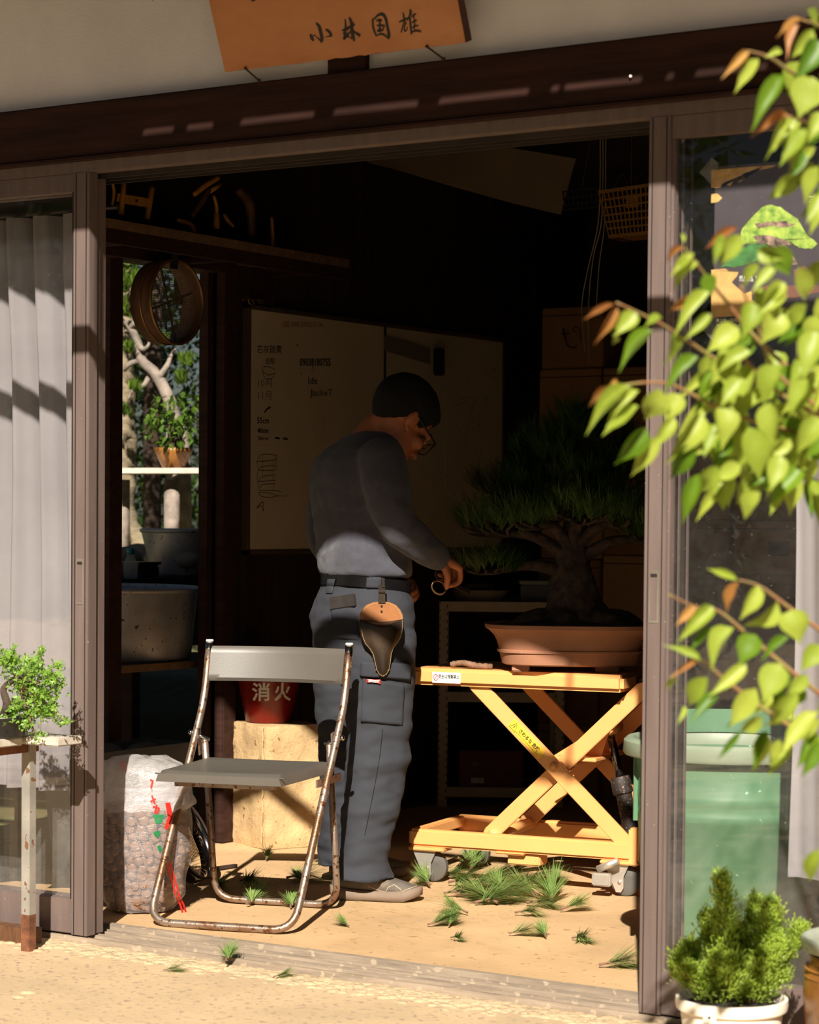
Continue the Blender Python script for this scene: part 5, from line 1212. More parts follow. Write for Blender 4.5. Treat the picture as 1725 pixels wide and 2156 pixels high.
MB().lathe([(.0, .43), (.17, .43), (.19, .45), (.19, .475), (.15, .49), (0, .49)], n=32, c=dcp(0, .17, 0)).build('seat', 'blackplastic', bc_, 'auto')
MB().tube([dcp(0, .0, .66), dcp(0, .03, .44), dcp(0, .1, .43)], .012, 8).build('back_bar', 'iron', bc_, True)
for a in range(4):
    an_ = math.pi / 4 + a * math.pi / 2; MB().tube([dcp(.12 * math.cos(an_), .17 + .12 * math.sin(an_), .43), dcp(.18 * math.cos(an_), .17 + .18 * math.sin(an_), .005)], .010, 8).build('leg', 'iron', bc_, True)
# grey crate inside by the left wall
gc = thing('grey_trough', 'dark grey plastic trough on the floor by the side wall', 'trough', (-.757, 1.02, 0)); gc.scale = (.55, .85, 1.0)
MB().rings([[(-.14, -.26, 0), (.14, -.26, 0), (.14, .26, 0), (-.14, .26, 0)], [(-.18, -.30, .40), (.18, -.30, .40), (.18, .30, .40), (-.18, .30, .40)], [(-.165, -.285, .40), (.165, -.285, .40), (.165, .285, .40), (-.165, .285, .40)], [(-.12, -.24, .03), (.12, -.24, .03), (.12, .24, .03), (-.12, .24, .03)]]).build('body', 'greyplastic', gc)
MB().box((-.195, -.315, .385), (-.18, .315, .405)).box((.18, -.315, .385), (.195, .315, .405)).box((-.18, -.315, .385), (.18, -.30, .405)).box((-.18, .30, .385), (.18, .315, .405)).build('rim', 'greyplastic', gc)
for i, (x, y, z, s, lb) in enumerate(((-.757, .95, .36, .075, 'large round brown stone lying in the grey trough'), (-.757, 1.15, .36, .06, 'smaller brown stone at the far end of the grey trough'))):
    mb = MB(); mb.ball((0, 0, 0), (s, s * 1.3, s * .8), nu=16, nv=10); mb.v = [tuple(Vector(v) * (1 + .2 * mnoise.noise(Vector(v) * 9 + Vector((i * 5, 0, 0))))) for v in mb.v]
    o = mb.build('trough_stone', 'stone', smooth=True); o.location = (x, y, z); tag(o, lb, 'stone')

# ================================================================== GREEN BIN
gbn = thing('green_bin', 'big green round plastic bin behind the right glass door', 'bin', (1.640, .60, 0)); gbn.scale = (1.10, 1.10, 1.0)
MB().lathe([(.175, 0), (.183, .006), (.203, .40), (.2065, .405), (.207, .425), (.2045, .43), (.2075, .45), (.2085, .455), (.2085, .47), (.206, .475), (.213, .565), (.205, .565), (.176, .02), (.0, .02)], n=72).build('body', 'green', gbn, 'auto')
MB().lathe([(.212, .560), (.236, .560), (.240, .566), (.238, .596), (.230, .604), (.216, .604), (.205, .590), (.205, .565)], n=72, cap=False).build('rim', 'green_light', gbn, 'auto')
_bd = RT * .56 - Vector((FW.x, FW.y, 0)).normalized() * .83; _ba = math.atan2(_bd.y, _bd.x)
for k in range(3):
    a = 2 * math.pi * k / 3 + _ba; MB().box((-.004, -.006, 0), (.004, .004, .17), Matrix.Translation((.211 * math.cos(a), .211 * math.sin(a), .39)) @ Matrix.Rotation(a + math.pi / 2, 4, 'Z')).build('rib', 'green', gbn)
mb = MB(); rs = []
for z, r in ((.598, .205), (.66, .208)):
    rs.append([(r * math.cos(a), r * math.sin(a), z) for a in [math.radians(20 + 5 * j) for j in range(27)]])
mb.add(rs[0] + rs[1], [(j, j + 1, 28 + j, 27 + j) for j in range(26)]); mb.build('inner_liner', 'green', gbn, True, fix=False)

# ================================================================== POTS BY THE RIGHT DOOR
jp = thing('juniper_pot', 'young green juniper in a white plastic pot', 'potted plant', (2.115, -.36, GZ))
pr = .118
pt_ = MB().lathe([(.088, 0), (.092, .004), (.108, .135), (.1075, .138), (pr, .145), (pr + .002, .156), (pr + .001, .168), (pr - .006, .169), (.104, .15), (.09, .02)], n=64).build('pot', 'whitepot', jp, 'auto')
th = at_d(1492, 2110, depth((2.115, -.36, 0)) - .118) - jp.location
ta = math.atan2(th.y, th.x); rm = Matrix.Rotation(ta + math.pi / 2, 4, 'Z'); tm = Matrix.Translation((.1215 * math.cos(ta), .1215 * math.sin(ta), .135)) @ rm
MB().box((-.014, -.002, -.006), (.014, .003, .024), tm).build('hang_tab', 'whitepot', pt_, bevel=.001)
MB().tube([tm @ Vector((0, -.0025, .011)), tm @ Vector((0, .001, .011))], .0032, 10).build('tab_hole', 'blackplastic', pt_)
MB().lathe([(.105, .15), (.05, .158), (.0, .16)], n=32, cap=False).build('soil', 'soil', jp, True)
rj = random.Random(3); fol = MB()
Dj = depth((2.115, -.36, .2))
spires = [((1535, 2090), (1520, 1845), .052), ((1580, 2085), (1592, 1900), .045), ((1615, 2080), (1625, 1905), .05), ((1480, 2085), (1455, 1995), .05), ((1560, 2090), (1560, 1960), .06), ((1640, 2070), (1688, 1955), .035), ((1500, 2080), (1490, 1930), .05), ((1600, 2085), (1650, 1990), .05), ((1470, 2095), (1425, 2020), .04), ((1530, 2095), (1530, 2020), .07), ((1440, 2085), (1440, 2050), .05), ((1620, 2090), (1640, 2060), .05)]
for si, (a, b, wd_) in enumerate(spires):
    off = rj.uniform(-.05, .06); A = at_d(*a, Dj + off * .6) - jp.location; B = at_d(*b, Dj + off) - jp.location
    bend = Vector((rj.uniform(-.01, .01), rj.uniform(-.01, .01), 0)); path = smoothpath([Vector((A.x * .5, A.y * .5, .155)), (A + B) / 2 + bend, B], 8)
    MB().tube(path, [.0035 - .00015 * k for k in range(17)], 6).build('stem', 'redstem', jp, True)
    for k in range(2000 if wd_ > .04 else 1100):
        t = rj.random() ** .8; p = path[int(t * 16)]
        w = wd_ * (1.1 - t * .95) * (.2 + 1.0 * rj.random() ** .8); a_ = rj.random() * 6.28; d = Vector((math.cos(a_), math.sin(a_), rj.uniform(.3, 1.6))).normalized(); q = p + d * w + Vector((rj.gauss(0, .006), rj.gauss(0, .006), rj.gauss(0, .008)))
        t2 = (d + Vector((rj.gauss(0, .3), rj.gauss(0, .3), .6 + rj.gauss(0, .3)))).normalized(); u, v = frame_axes(t2); s = rj.uniform(.008, .016)
        fol.add([q, q + t2 * s * .45 + u * s * .18, q + t2 * s, q + t2 * s * .45 - u * s * .18], [(0, 1, 2), (0, 2, 3)])
        q2 = q + t2 * s * .6; t3 = (t2 + u * .9).normalized(); t4 = (t2 - u * .9).normalized()
        for tt in (t3, t4): fol.add([q2 - v * s * .1, q2 + tt * s * .55, q2 + v * s * .1], [(0, 1, 2)])
fol.build('foliage', 'conifer', jp, fix=False)['kind'] = 'stuff'
jr = thing('stoneware_jar', 'brown glazed stoneware jar with pale rim at the right edge', 'jar', (2.395, -.30, GZ))
MB().lathe([(.085, 0), (.10, .01), (.125, .12), (.132, .20), (.128, .245), (.118, .262), (.116, .27), (.120, .276), (.116, .28), (.105, .27), (.10, .2)], n=56).build('body', 'glaze', jr, True)
MB().lathe([(.112, .282), (.130, .288), (.138, .305), (.136, .318), (.124, .322), (.112, .312), (.108, .285)], n=56, cap=False).build('rim', 'glaze_rim', jr, True)
for z in (.252, .235): MB().tube([(.1285 * math.cos(2 * math.pi * j / 56), .1285 * math.sin(2 * math.pi * j / 56), z) for j in range(56)], .003, 6, closed=True).build('glaze_band', 'glaze', jr, True)
MB().lathe([(.11, .29), (.0, .295)], n=32, cap=False).build('soil', 'soil', jr, True)

# ================================================================== PLANT STAND AT LEFT
ps = thing('plant_stand', 'rusty grey metal stand with weathered plank top at the left edge', 'stand', (-.25, -.25, GZ))
def psb(lo, hi, name, mat, bevel=0): return MB().box(lo, hi).build(name, mat, ps, world=True, bevel=bevel)
zt2 = .572
psb((-.72, -.225, zt2 - .022), (.090, -.125, zt2), 'plank', 'oldplank', .003); psb((-.72, -.345, zt2 - .024), (-.022, -.235, zt2 - .002), 'plank', 'oldplank', .003)
psb((-.70, -.36, zt2 - .055), (-.045, -.335, zt2 - .024), 'front_rail', 'rust'); psb((-.70, -.15, zt2 - .050), (-.06, -.13, zt2 - .022), 'back_rail', 'rust'); psb((-.085, -.335, zt2 - .050), (-.060, -.15, zt2 - .024), 'side_rail', 'rust')
for x, y in ((-.069, -.16), (-.66, -.16), (-.66, -.34)):
    l_ = psb((x - .015, y - .013, GZ + .09), (x + .015, y + .013, zt2 - .022), 'leg', 'rustleg', .001); MB().box((x - .0152, y - .0132, GZ), (x + .0152, y + .0132, GZ + .10)).build('rusted_foot', 'rust', ps, world=True)
o = psb((-.62, -.10, GZ), (-.115, -.055, GZ + .045), 'x', 'oldwood2'); o.parent = None; o.location = (-.25, -.25, GZ); o.name = 'floor_timber'; tag(o, 'short dark timber lying on the ground beside the plant stand', 'timber')
bs = thing('small_bonsai', 'small bright green bonsai shrub on the plant stand', 'bonsai', (at_y(18, 1560, -.27).x, -.27, zt2))
bs.location.x = at_y(8, 1560, -.27).x
MB().lathe([(.05, 0), (.055, .005), (.065, .05), (.07, .055), (.06, .052)], n=36).build('pot', 'blackplastic', bs, True)
MB().lathe([(.065, .05), (0, .056)], n=24, cap=False).build('soil', 'soil', bs, True)
MB().tube(smoothpath([(0, 0, .05), (.02, -.01, .09), (.0, .0, .13), (.05, .01, .16), (.09, 0, .15)], 5), [.014 - .0005 * k for k in range(21)], 8).build('trunk', 'bark', bs, True)
rg = random.Random(6); mb = MB(); Ds = depth((bs.location.x, -.27, .7))
for x, y, r, n in ((18, 1390, 26, 100), (70, 1405, 28, 95), (110, 1430, 26, 80), (55, 1440, 38, 150), (90, 1465, 30, 110), (35, 1490, 22, 60), (75, 1500, 22, 55), (15, 1520, 24, 60), (55, 1525, 20, 45), (100, 1505, 18, 35), (80, 1552, 14, 16), (90, 1370, 9, 10), (125, 1400, 10, 12), (130, 1520, 12, 14), (112, 1490, 14, 20), (145, 1520, 4, 4)):
    for _ in range(int(n * 1.3)):
        p = at_d(x + rg.gauss(0, r * .5), y + rg.gauss(0, r * .45), Ds + rg.gauss(0, .03)) - bs.location
        d = Vector((rg.gauss(0, .6), rg.gauss(-.4, .6), rg.gauss(.3, .6))).normalized(); u, v = frame_axes(d)
        for k in range(4):
            a = 6.28 * k / 4 + rg.random(); t = (u * math.cos(a) + v * math.sin(a) + d * .45).normalized(); s = rg.uniform(.009, .015); w = t.cross(d).normalized()
            mb.add([p, p + t * s * .5 + w * s * .24, p + t * s, p + t * s * .5 - w * s * .24], [(0, 1, 2), (0, 2, 3)])
mb.build('foliage', 'bushleaf', bs, fix=False)['kind'] = 'stuff'
mb = MB()
for x, y in ((90, 1400), (120, 1440), (60, 1470), (95, 1510), (140, 1522), (75, 1550), (20, 1400)):
    mb.tube(smoothpath([Vector((.05, .0, .15)), (at_d(x, y, Ds) - bs.location) * .6 + Vector((.02, 0, .06)), at_d(x, y, Ds) - bs.location], 4), [.004, .0036, .0032, .003, .0027, .0024, .0021, .0018, .0015], 5)
mb.build('branches', 'twig', bs, True)['kind'] = 'stuff'

# ================================================================== THE MAN
MBASE = Vector((.15, 1.09, 0)); D0 = depth(MBASE); PHI = math.radians(62)
MF = Vector((math.cos(PHI), math.sin(PHI), 0)); MR = Vector((math.sin(PHI), -math.cos(PHI), 0)); ZZ = Vector((0, 0, 1))
man = thing('person', 'man in dark grey sweater and slate work trousers bending over the bonsai', 'person', MBASE)
def mp(x, y, off=0.0): return at_d(x, y, D0 + off)
def ell(c, a, b, n=28, pw=2.3, yaw=0.0, tilt=0.0):
    out = []; f = MF * math.cos(yaw) + MR * math.sin(yaw); r = MR * math.cos(yaw) - MF * math.sin(yaw)
    for j in range(n):
        t = 2 * math.pi * j / n; ca, sa_ = math.cos(t), math.sin(t)
        ca = math.copysign(abs(ca) ** (2 / pw), ca); sa_ = math.copysign(abs(sa_) ** (2 / pw), sa_)
        out.append(c + r * (a * ca) + f * (b * sa_) + ZZ * (tilt * b * sa_))
    return out
def limb(mb, pts, rad, n=18, k=4):
    P = smoothpath(pts, k); R2 = []
    for i in range(len(rad) - 1):
        for j in range(k): R2.append(rad[i] + (rad[i + 1] - rad[i]) * j / k)
    R2.append(rad[-1]); mb.tube(P, R2, n); mb.ball(P[0], R2[0] * .98, nu=14, nv=9); mb.ball(P[-1], R2[-1] * .98, nu=14, nv=9)
def loft(mb, rows, shrink=0.0, n=28):
    R2 = []
    for i in range(len(rows) - 1):
        for j in range(3):
            t = j / 3; A = rows[i]; B = rows[i + 1]; R2.append([A[q] + (B[q] - A[q]) * t for q in range(5)])
    R2.append(rows[-1]); mb.rings([ell(mp(r[0], r[1], r[2]), r[3] - shrink, r[4] - shrink, n) for r in R2])
HIPS = [(769, 1206, 0, .150, .108), (769, 1230, 0, .163, .116), (766, 1262, 0, .186, .136), (763, 1300, 0, .196, .146), (764, 1340, 0, .19, .142), (766, 1380, 0, .176, .130), (768, 1402, 0, .15, .11)]
LEGN = [(796, 1330, -.085, .100, .122), (797, 1400, -.092, .099, .117), (798, 1480, -.10, .092, .107), (799, 1560, -.11, .084, .098), (791, 1640, -.12, .080, .094), (783, 1700, -.13, .077, .090), (772, 1770, -.14, .071, .079), (764, 1815, -.148, .070, .074), (772, 1852, -.152, .076, .102)]
LEGF = [(730, 1330, .085, .098, .108), (728, 1400, .095, .095, .102), (726, 1480, .11, .088, .094), (726, 1560, .13, .080, .086), (726, 1640, .15, .075, .078), (726, 1700, .165, .072, .070), (718, 1770, .19, .070, .068), (714, 1822, .20, .068, .070)]
TORSO = [(769, 1238, 0, .158, .112), (770, 1214, 0, .172, .124), (769, 1200, 0, .178, .130), (766, 1165, 0, .178, .132), (761, 1115, 0, .182, .130), (753, 1060, 0, .190, .125), (748, 1005, 0, .194, .120), (752, 968, 0, .186, .112), (765, 944, 0, .160, .098), (781, 924, 0, .108, .082), (792, 910, 0, .070, .070)]
ARMN = ([mp(804, 972, -.150), mp(816, 1030, -.188), mp(836, 1102, -.205), mp(880, 1142, -.165), mp(922, 1174, -.115)], [.078, .073, .062, .056, .043])
ARMF = ([mp(716, 988, .140), mp(692, 1055, .175), mp(686, 1138, .20), mp(745, 1192, .255), mp(812, 1224, .26)], [.066, .064, .058, .050, .040])
def fold_noise(me, amp, fx, seed=0.0, stretch=1.0, mask=None):
    me.update(); n = len(me.vertices); no = np.empty(n * 3); me.vertices.foreach_get('normal', no); no = no.reshape(-1, 3)
    for i, v in enumerate(me.vertices):
        p = v.co; k = mnoise.noise(Vector((p.x * fx + seed, p.y * fx, p.z * fx * stretch))) + .5 * mnoise.noise(Vector((p.x * fx * 2.1, p.y * fx * 2.1 + seed, p.z * fx * 2.1 * stretch)))
        a = amp * (mask(p) if mask else 1.0); v.co = p + Vector(no[i]) * (k * a)
    me.update()
# trousers
mb = MB(); loft(mb, HIPS); loft(mb, LEGN); loft(mb, LEGF)
tm_ = remesh(mb, .0075, 10)
for v in tm_.vertices: v.co -= MBASE
ground_z = 0
def tmask(p): return .55 + .9 * max(0, 1 - p.z / .5) + .4 * math.exp(-((p.z - .42) / .12) ** 2)
fold_noise(tm_, .0095, 10, 2.0, 2.0, tmask)
trousers = link('trousers', tm_, 'trousers', man, True)
# sweater
mb = MB(); loft(mb, TORSO[1:]); limb(mb, *ARMN); limb(mb, *ARMF)
sm_ = remesh(mb, .007, 12)
for v in sm_.vertices: v.co -= MBASE
fold_noise(sm_, .005, 13, 5.0, 1.3, lambda p: .5 + .8 * math.exp(-((p.z - 1.1) / .18) ** 2))
sweater = link('sweater', sm_, 'sweater', man, True)
# body: one continuous skin surface (head, neck, torso, arms, hands, legs)
HC = mp(843, 886, -.01); hy = math.radians(66); hp = math.radians(47); HS = 1.08
HF = Vector((math.cos(hy) * math.cos(hp), math.sin(hy) * math.cos(hp), -math.sin(hp))); HU = Vector((math.cos(hy) * math.sin(hp), math.sin(hy) * math.sin(hp), math.cos(hp))); HR = HF.cross(HU).normalized()
HM = Matrix(((HR.x, HF.x, HU.x, HC.x), (HR.y, HF.y, HU.y, HC.y), (HR.z, HF.z, HU.z, HC.z), (0, 0, 0, 1))) @ Matrix.Scale(HS, 4)
mb = MB(); loft(mb, TORSO[1:8], .022); loft(mb, HIPS, .02); loft(mb, LEGN[:-1], .02); loft(mb, LEGF[:-1], .02)
limb(mb, ARMN[0], [r - .02 if i < 4 else .030 for i, r in enumerate(ARMN[1])]); limb(mb, ARMF[0], [r - .02 if i < 4 else .028 for i, r in enumerate(ARMF[1])])
limb(mb, [mp(770, 955, 0), mp(786, 925, 0), mp(806, 902, -.004), HM @ Vector((0, -.012, -.02))], [.075, .064, .060, .062])
def hb(c, r): mb.ball(c, r, HM, 20, 14)
hb((0, -.012, .036), (.074, .096, .088)); hb((0, .03, -.035), (.060, .062, .070)); hb((0, .05, -.082), (.040, .036, .030)); hb((0, .070, -.096), (.024, .020, .018))
hb((0, .086, .028), (.045, .014, .014)); hb((0, .096, -.018), (.011, .017, .026)); hb((0, .104, -.034), (.015, .014, .011)); hb((0, .086, -.062), (.026, .012, .010)); hb((0, .082, -.073), (.022, .012, .008))
for s in (-1, 1):
    hb((s * .046, .062, -.024), (.022, .024, .020)); hb((s * .078, -.006, -.008), (.008, .021, .031)); hb((s * .083, -.013, -.004), (.006, .010, .026)); hb((s * .080, .0, -.036), (.006, .010, .010)); hb((s * .030, .086, .004), (.014, .010, .008))
def hand(mb, w, d, down, side, sc=1.0):
    d = d.normalized(); down = (down - d * down.dot(d)).normalized(); s = d.cross(down).normalized() * side
    kn = []
    for i in range(4):
        o = s * ((i - 1.5) * .019 * sc); k = w + d * (.088 - .006 * abs(i - 1)) * sc + o - down * .004; kn.append(k)
        limb(mb, [w + o * .6, w + d * .045 * sc + o * .9 - down * .006, k], [.015 * sc, .0155 * sc, .0115 * sc], 10, 3)
        L = (.040, .044, .042, .034)[i] * sc
        m1 = k + (d * .55 + down * .85).normalized() * L; m2 = m1 + (down * .8 - d * .55).normalized() * L * .72; m3 = m2 + (-d * .9 + down * .15).normalized() * L * .55
        limb(mb, [k, m1, m2, m3], [.0105 * sc, .0092 * sc, .0085 * sc, .0070 * sc], 10, 4)
    b = w + d * .025 * sc - s * .022 * sc + down * .006; t1 = b + (d * .5 - s * .45 + down * .6).normalized() * .040 * sc; t2 = t1 + (d * .5 + down * .75 + s * .25).normalized() * .030 * sc; t3 = t2 + (down * .5 + d * .6 + s * .5).normalized() * .022 * sc
    limb(mb, [b, t1, t2, t3], [.016 * sc, .0115 * sc, .010 * sc, .0078 * sc], 10, 4)
    mb.ball(w + d * .045 * sc + down * .004, .022 * sc); return kn
FWh = Vector((FW.x, FW.y, 0)).normalized()
WN = mp(916, 1172, -.115); DN = (RT * .62 + FWh * .42 - ZZ * .30); hand(mb, WN, DN, -ZZ * .8 - RT * .55, 1, 1.0)
WF = mp(818, 1228, .255); DF = (RT * .86 - FWh * .15 - ZZ * .22); hand(mb, WF, DF, -ZZ * .5 - FWh * .6, 1, .95)
bm2 = remesh(mb, .0042, 4, .45)
for v in bm2.vertices: v.co -= MBASE
body = link('body', bm2, 'skin', man, True)
# hair
hm_ = MB(); hm_.ball((0, -.010, .038), (.0825, .110, .102), None, 72, 56)
def thr(y):
    T = [(-.2, -.085), (-.09, -.080), (-.05, -.040), (-.02, .004), (.0, .024), (.02, .014), (.045, .018), (.06, .055), (.08, .080), (.2, .085)]
    for (a, b), (c, d) in zip(T, T[1:]):
        if y <= c: return b + (d - b) * (y - a) / (c - a)
    return .08
vv = []
for p in hm_.v:
    p = Vector(p); c = Vector((0, -.014, .036)); q = p - c
    m = p.z - thr(p.y) + .006 * mnoise.noise(p * 60)
    k = (1.0 + .02 * mnoise.noise(Vector((p.x * 50, p.y * 50, p.z * 14)))) if m > 0 else max(.82, 1.0 + m * 7)
    vv.append(HM @ (c + q * k))
hm_.v = [tuple(p) for p in vv]; hair = hm_.build('hair', 'hair', man, True, True)
# glasses
def hl(L): return [HM @ Vector(p) for p in L]
for s in (-1, 1): MB().tube(hl([(s * .070, .103, .010), (s * .075, .05, .012), (s * .082, -.002, .014), (s * .083, -.014, .002)]), .0030, 8, flat=1.0).build('spectacle_temple', 'blackplastic', man, True, True)
gl = MB()
for s in (-1, 1):
    gl.tube(hl([(s * (.036 + .030 * math.copysign(abs(math.cos(t)) ** .6, math.cos(t))), .110 - .008 * abs(math.cos(t)), -.004 + .021 * math.copysign(abs(math.sin(t)) ** .6, math.sin(t))) for t in [2 * math.pi * j / 24 for j in range(24)]]), .0024, 6, closed=True)
gl.tube(hl([(-.008, .112, .004), (0, .114, .007), (.008, .112, .004)]), .002, 6); gl.build('spectacle_frame', 'blackplastic', man, True, True)
gl = MB()
for s in (-1, 1): gl.add(hl([(s * (.036 + .029 * math.copysign(abs(math.cos(t)) ** .6, math.cos(t))), .109 - .007 * abs(math.cos(t)), -.004 + .020 * math.copysign(abs(math.sin(t)) ** .6, math.sin(t))) for t in [2 * math.pi * j / 24 for j in range(24)]]), [tuple(range(24))]).build('spectacle_lens', 'lens', man, False, True, fix=False); gl = MB()
for s in (-1, 1): MB().tube(hl([(s * .016, .094, .026), (s * .032, .092, .032), (s * .052, .080, .026)]), [.003, .004, .002], 6).build('eyebrow', 'hair', man, True, True)
for s in (-1, 1): MB().ball((s * .030, .079, .004), .0115, HM, 14, 10).build('eye', 'shoe', man, True, True)
# collar, cuffs, belt
_cb = MB().rings([ell(mp(788, 919, 0) , .082, .072, 36, 2, 0, .25), ell(mp(791, 913, 0), .076, .066, 36, 2, 0, .25)], cap=False).build('collar_band', 'sweater', sweater, True, False); _cb.data.transform(Matrix.Translation(-MBASE))
mb = MB(); b0 = []
for i, (y, g) in enumerate(((1240, .0), (1239, .006), (1217, .006), (1216, 0))): b0.append(ell(mp(770, y, 0), .1655 + g, .1185 + g, 48, 2.3, 0, -.10))
mb.rings(b0, cap=False); belt = mb.build('belt', 'belt', man, 'auto', True)
tbv = bvh_of([trousers, belt])
def surf_patch(bv, quad, nu, nv, lift, base=0.0):
    vs = []; fs = []; last = None
    for j in range(nv + 1):
        for i in range(nu + 1):
            u, v = i / nu, j / nv
            x = (quad[0][0] * (1 - u) + quad[1][0] * u) * (1 - v) + (quad[3][0] * (1 - u) + quad[2][0] * u) * v
            y = (quad[0][1] * (1 - u) + quad[1][1] * u) * (1 - v) + (quad[3][1] * (1 - u) + quad[2][1] * u) * v
            h, n = hit(bv, x, y)
            if h is None: h = at_d(x, y, depth(last) if last is not None else D0 - .1); n = -FW
            if n.dot(FW) > 0: n = -n
            last = h; edge = i in (0, nu) or j in (0, nv); vs.append(h + n * (base if edge else lift))
    for j in range(nv):
        for i in range(nu): a = j * (nu + 1) + i; fs.append((a, a + 1, a + nu + 2, a + nu + 1))
    mb = MB(); mb.add(vs, fs); return mb
def onman(mb, name, mat, parent, smooth=True):
    o = mb.build(name, mat, None, smooth, fix=False); o.data.transform(Matrix.Translation(-MBASE)); o.parent = parent; return o
for q in ([(692, 1219), (708, 1219), (702, 1250), (688, 1250)], [(774, 1210), (803, 1212), (801, 1240), (771, 1240)]): onman(surf_patch(tbv, q, 6, 8, .007, .004), 'belt_loop', 'trousers', trousers)
cpk = onman(surf_patch(tbv, [(762, 1424), (852, 1440), (848, 1530), (758, 1521)], 22, 22, .009, -.004), 'cargo_pocket', 'trousers', trousers)
onman(surf_patch(tbv, [(760, 1393), (864, 1396), (862, 1434), (759, 1424)], 22, 12, .015, .0045), 'pocket_flap', 'trousers', trousers)
onman(surf_patch(tbv, [(694, 1278), (757, 1270), (757, 1350), (702, 1345)], 16, 16, .006, -.003), 'hip_pocket', 'trousers', trousers)
lab = onman(surf_patch(tbv, [(774, 1428), (800, 1431), (800, 1440), (774, 1437)], 8, 4, .018, .016), 'fabric_tab', 'film_red', trousers)
surf_text(tbv, 'NW.DENT', 777, 1430, 798, 1436, 'sticker', man, 'tab_lettering', bold=.02, lift=.0195, skew=1.5)
onman(surf_ribbon(tbv, [(806, 1535), (800, 1590), (790, 1650), (780, 1700), (768, 1760)], 1.2, .0012), 'side_seam', 'belt', trousers)
# wallet
hw_, nw = hit(tbv, 725, 1268); nw = nw if nw.dot(FW) < 0 else -nw; nw = Vector((nw.x, nw.y, 0)).normalized(); wo = hw_ + nw * .004
wp = [on_plane(x, y, wo, nw) for x, y in ((699, 1257), (749, 1250), (752, 1276), (699, 1284))]
mb = MB(); mb.add(wp + [p + nw * .012 for p in wp], [(0, 1, 2, 3), (7, 6, 5, 4), (0, 4, 5, 1), (1, 5, 6, 2), (2, 6, 7, 3), (3, 7, 4, 0)])
wl_ = mb.build('wallet', 'wallet', None, bevel=.002); tag(wl_, 'dark leather wallet sticking out of the rear trouser pocket', 'wallet')
# holster
hh, hn = hit(tbv, 803, 1340); hn = hn if hn.dot(FW) < 0 else -hn; hn = (Vector((hn.x, hn.y, 0)).normalized() * .8 - FWh * .4 + ZZ * .0).normalized()
hs = thing('leather_holster', 'tan and dark leather tool holster hanging from the belt', 'holster', hh + hn * .028)
ho = hs.location.copy()
def hpx(L, lift=0.0): return [on_plane(x, y, ho, hn) + hn * lift - ho for x, y in L]
out_t = [(757, 1304), (758, 1292), (763, 1282), (771, 1274), (785, 1268), (803, 1266), (821, 1268), (834, 1274), (842, 1283), (847, 1293), (849, 1304)]
out_d = [(849, 1303), (849, 1325), (845, 1340), (838, 1353), (829, 1364), (824, 1378), (822, 1395), (819, 1412), (813, 1422), (805, 1426), (797, 1422), (791, 1411), (787, 1393), (783, 1377), (776, 1366), (766, 1355), (760, 1340), (757, 1325), (757, 1304)]
mb = MB(); P = out_t + out_d[1:-1]; n = len(P); mb.add(hpx(P, 0) + hpx(P, .004), [tuple(range(n))[::-1], tuple(range(n, 2 * n))] + [(i, (i + 1) % n, n + (i + 1) % n, n + i) for i in range(n)]); mb.build('back_panel', 'leather_tan', hs)
cxs = lambda y: 803 + (2 if y > 1380 else 0)
def inset(L, f): return [(cxs(y) + (x - cxs(y)) * f, 1345 + (y - 1345) * (f * .5 + .5)) for x, y in L]
Pd = out_d + [(780, 1307), (803, 1309), (826, 1307)]; n = len(Pd)
rsx = [hpx(Pd, .004), hpx(inset(Pd, .97), .009), hpx(inset(Pd, .86), .012), hpx(inset(Pd, .74), .022), hpx(inset(Pd, .45), .029), hpx(inset(Pd, .12), .031)]
mb = MB(); mb.rings(rsx, cap=True); pouch = mb.build('pouch', 'leather_dark', hs, True)
def dash(L, lift, par, f=.93):
    L = inset(L, f); P = hpx(L, lift); mb = MB(); S2 = []
    for i in range(len(P) - 1):
        k = max(1, int((P[i + 1] - P[i]).length / .0032))
        for j in range(k): S2.append((P[i].lerp(P[i + 1], (j + .15) / k), P[i].lerp(P[i + 1], (j + .75) / k)))
    for a, b in S2: mb.tube([a, b], .0006, 4)
    mb.build('stitching', 'stitch', par)['kind'] = 'stuff'
dash(out_d[:-1], .0118, hs); dash(out_t, .0052, hs, .92)
for y in (1276, 1287): q = hpx([(803, y)], .005)[0]; MB().tube([q, q + hn * .002], .0032, 12).build('snap_stud', 'blackplastic', hs)
for x, y in ((791, 1409), (815, 1409)): q = hpx([(x, y)], .012)[0]; MB().ball(q, .003).build('rivet', 'chrome', hs, True)
q = hpx([(797, 1232), (810, 1232), (811, 1270), (796, 1270)], .0045); MB().add(q + [p + hn * .003 for p in q], [(0, 1, 2, 3), (7, 6, 5, 4), (0, 4, 5, 1), (1, 5, 6, 2), (2, 6, 7, 3), (3, 7, 4, 0)]).build('hanging_strap', 'leather_dark', hs)
q = hpx([(796, 1246), (811, 1246)], .008); MB().bar(q[0], q[1], .004, .008, hn).build('strap_ring', 'chrome', hs)
q = hpx([(803, 1216), (809, 1217), (809, 1236), (803, 1236)], .008); MB().add(q + [p + hn * .003 for p in q], [(0, 1, 2, 3), (7, 6, 5, 4), (0, 4, 5, 1), (1, 5, 6, 2), (2, 6, 7, 3), (3, 7, 4, 0)]).build('belt_clip', 'chrome', hs)
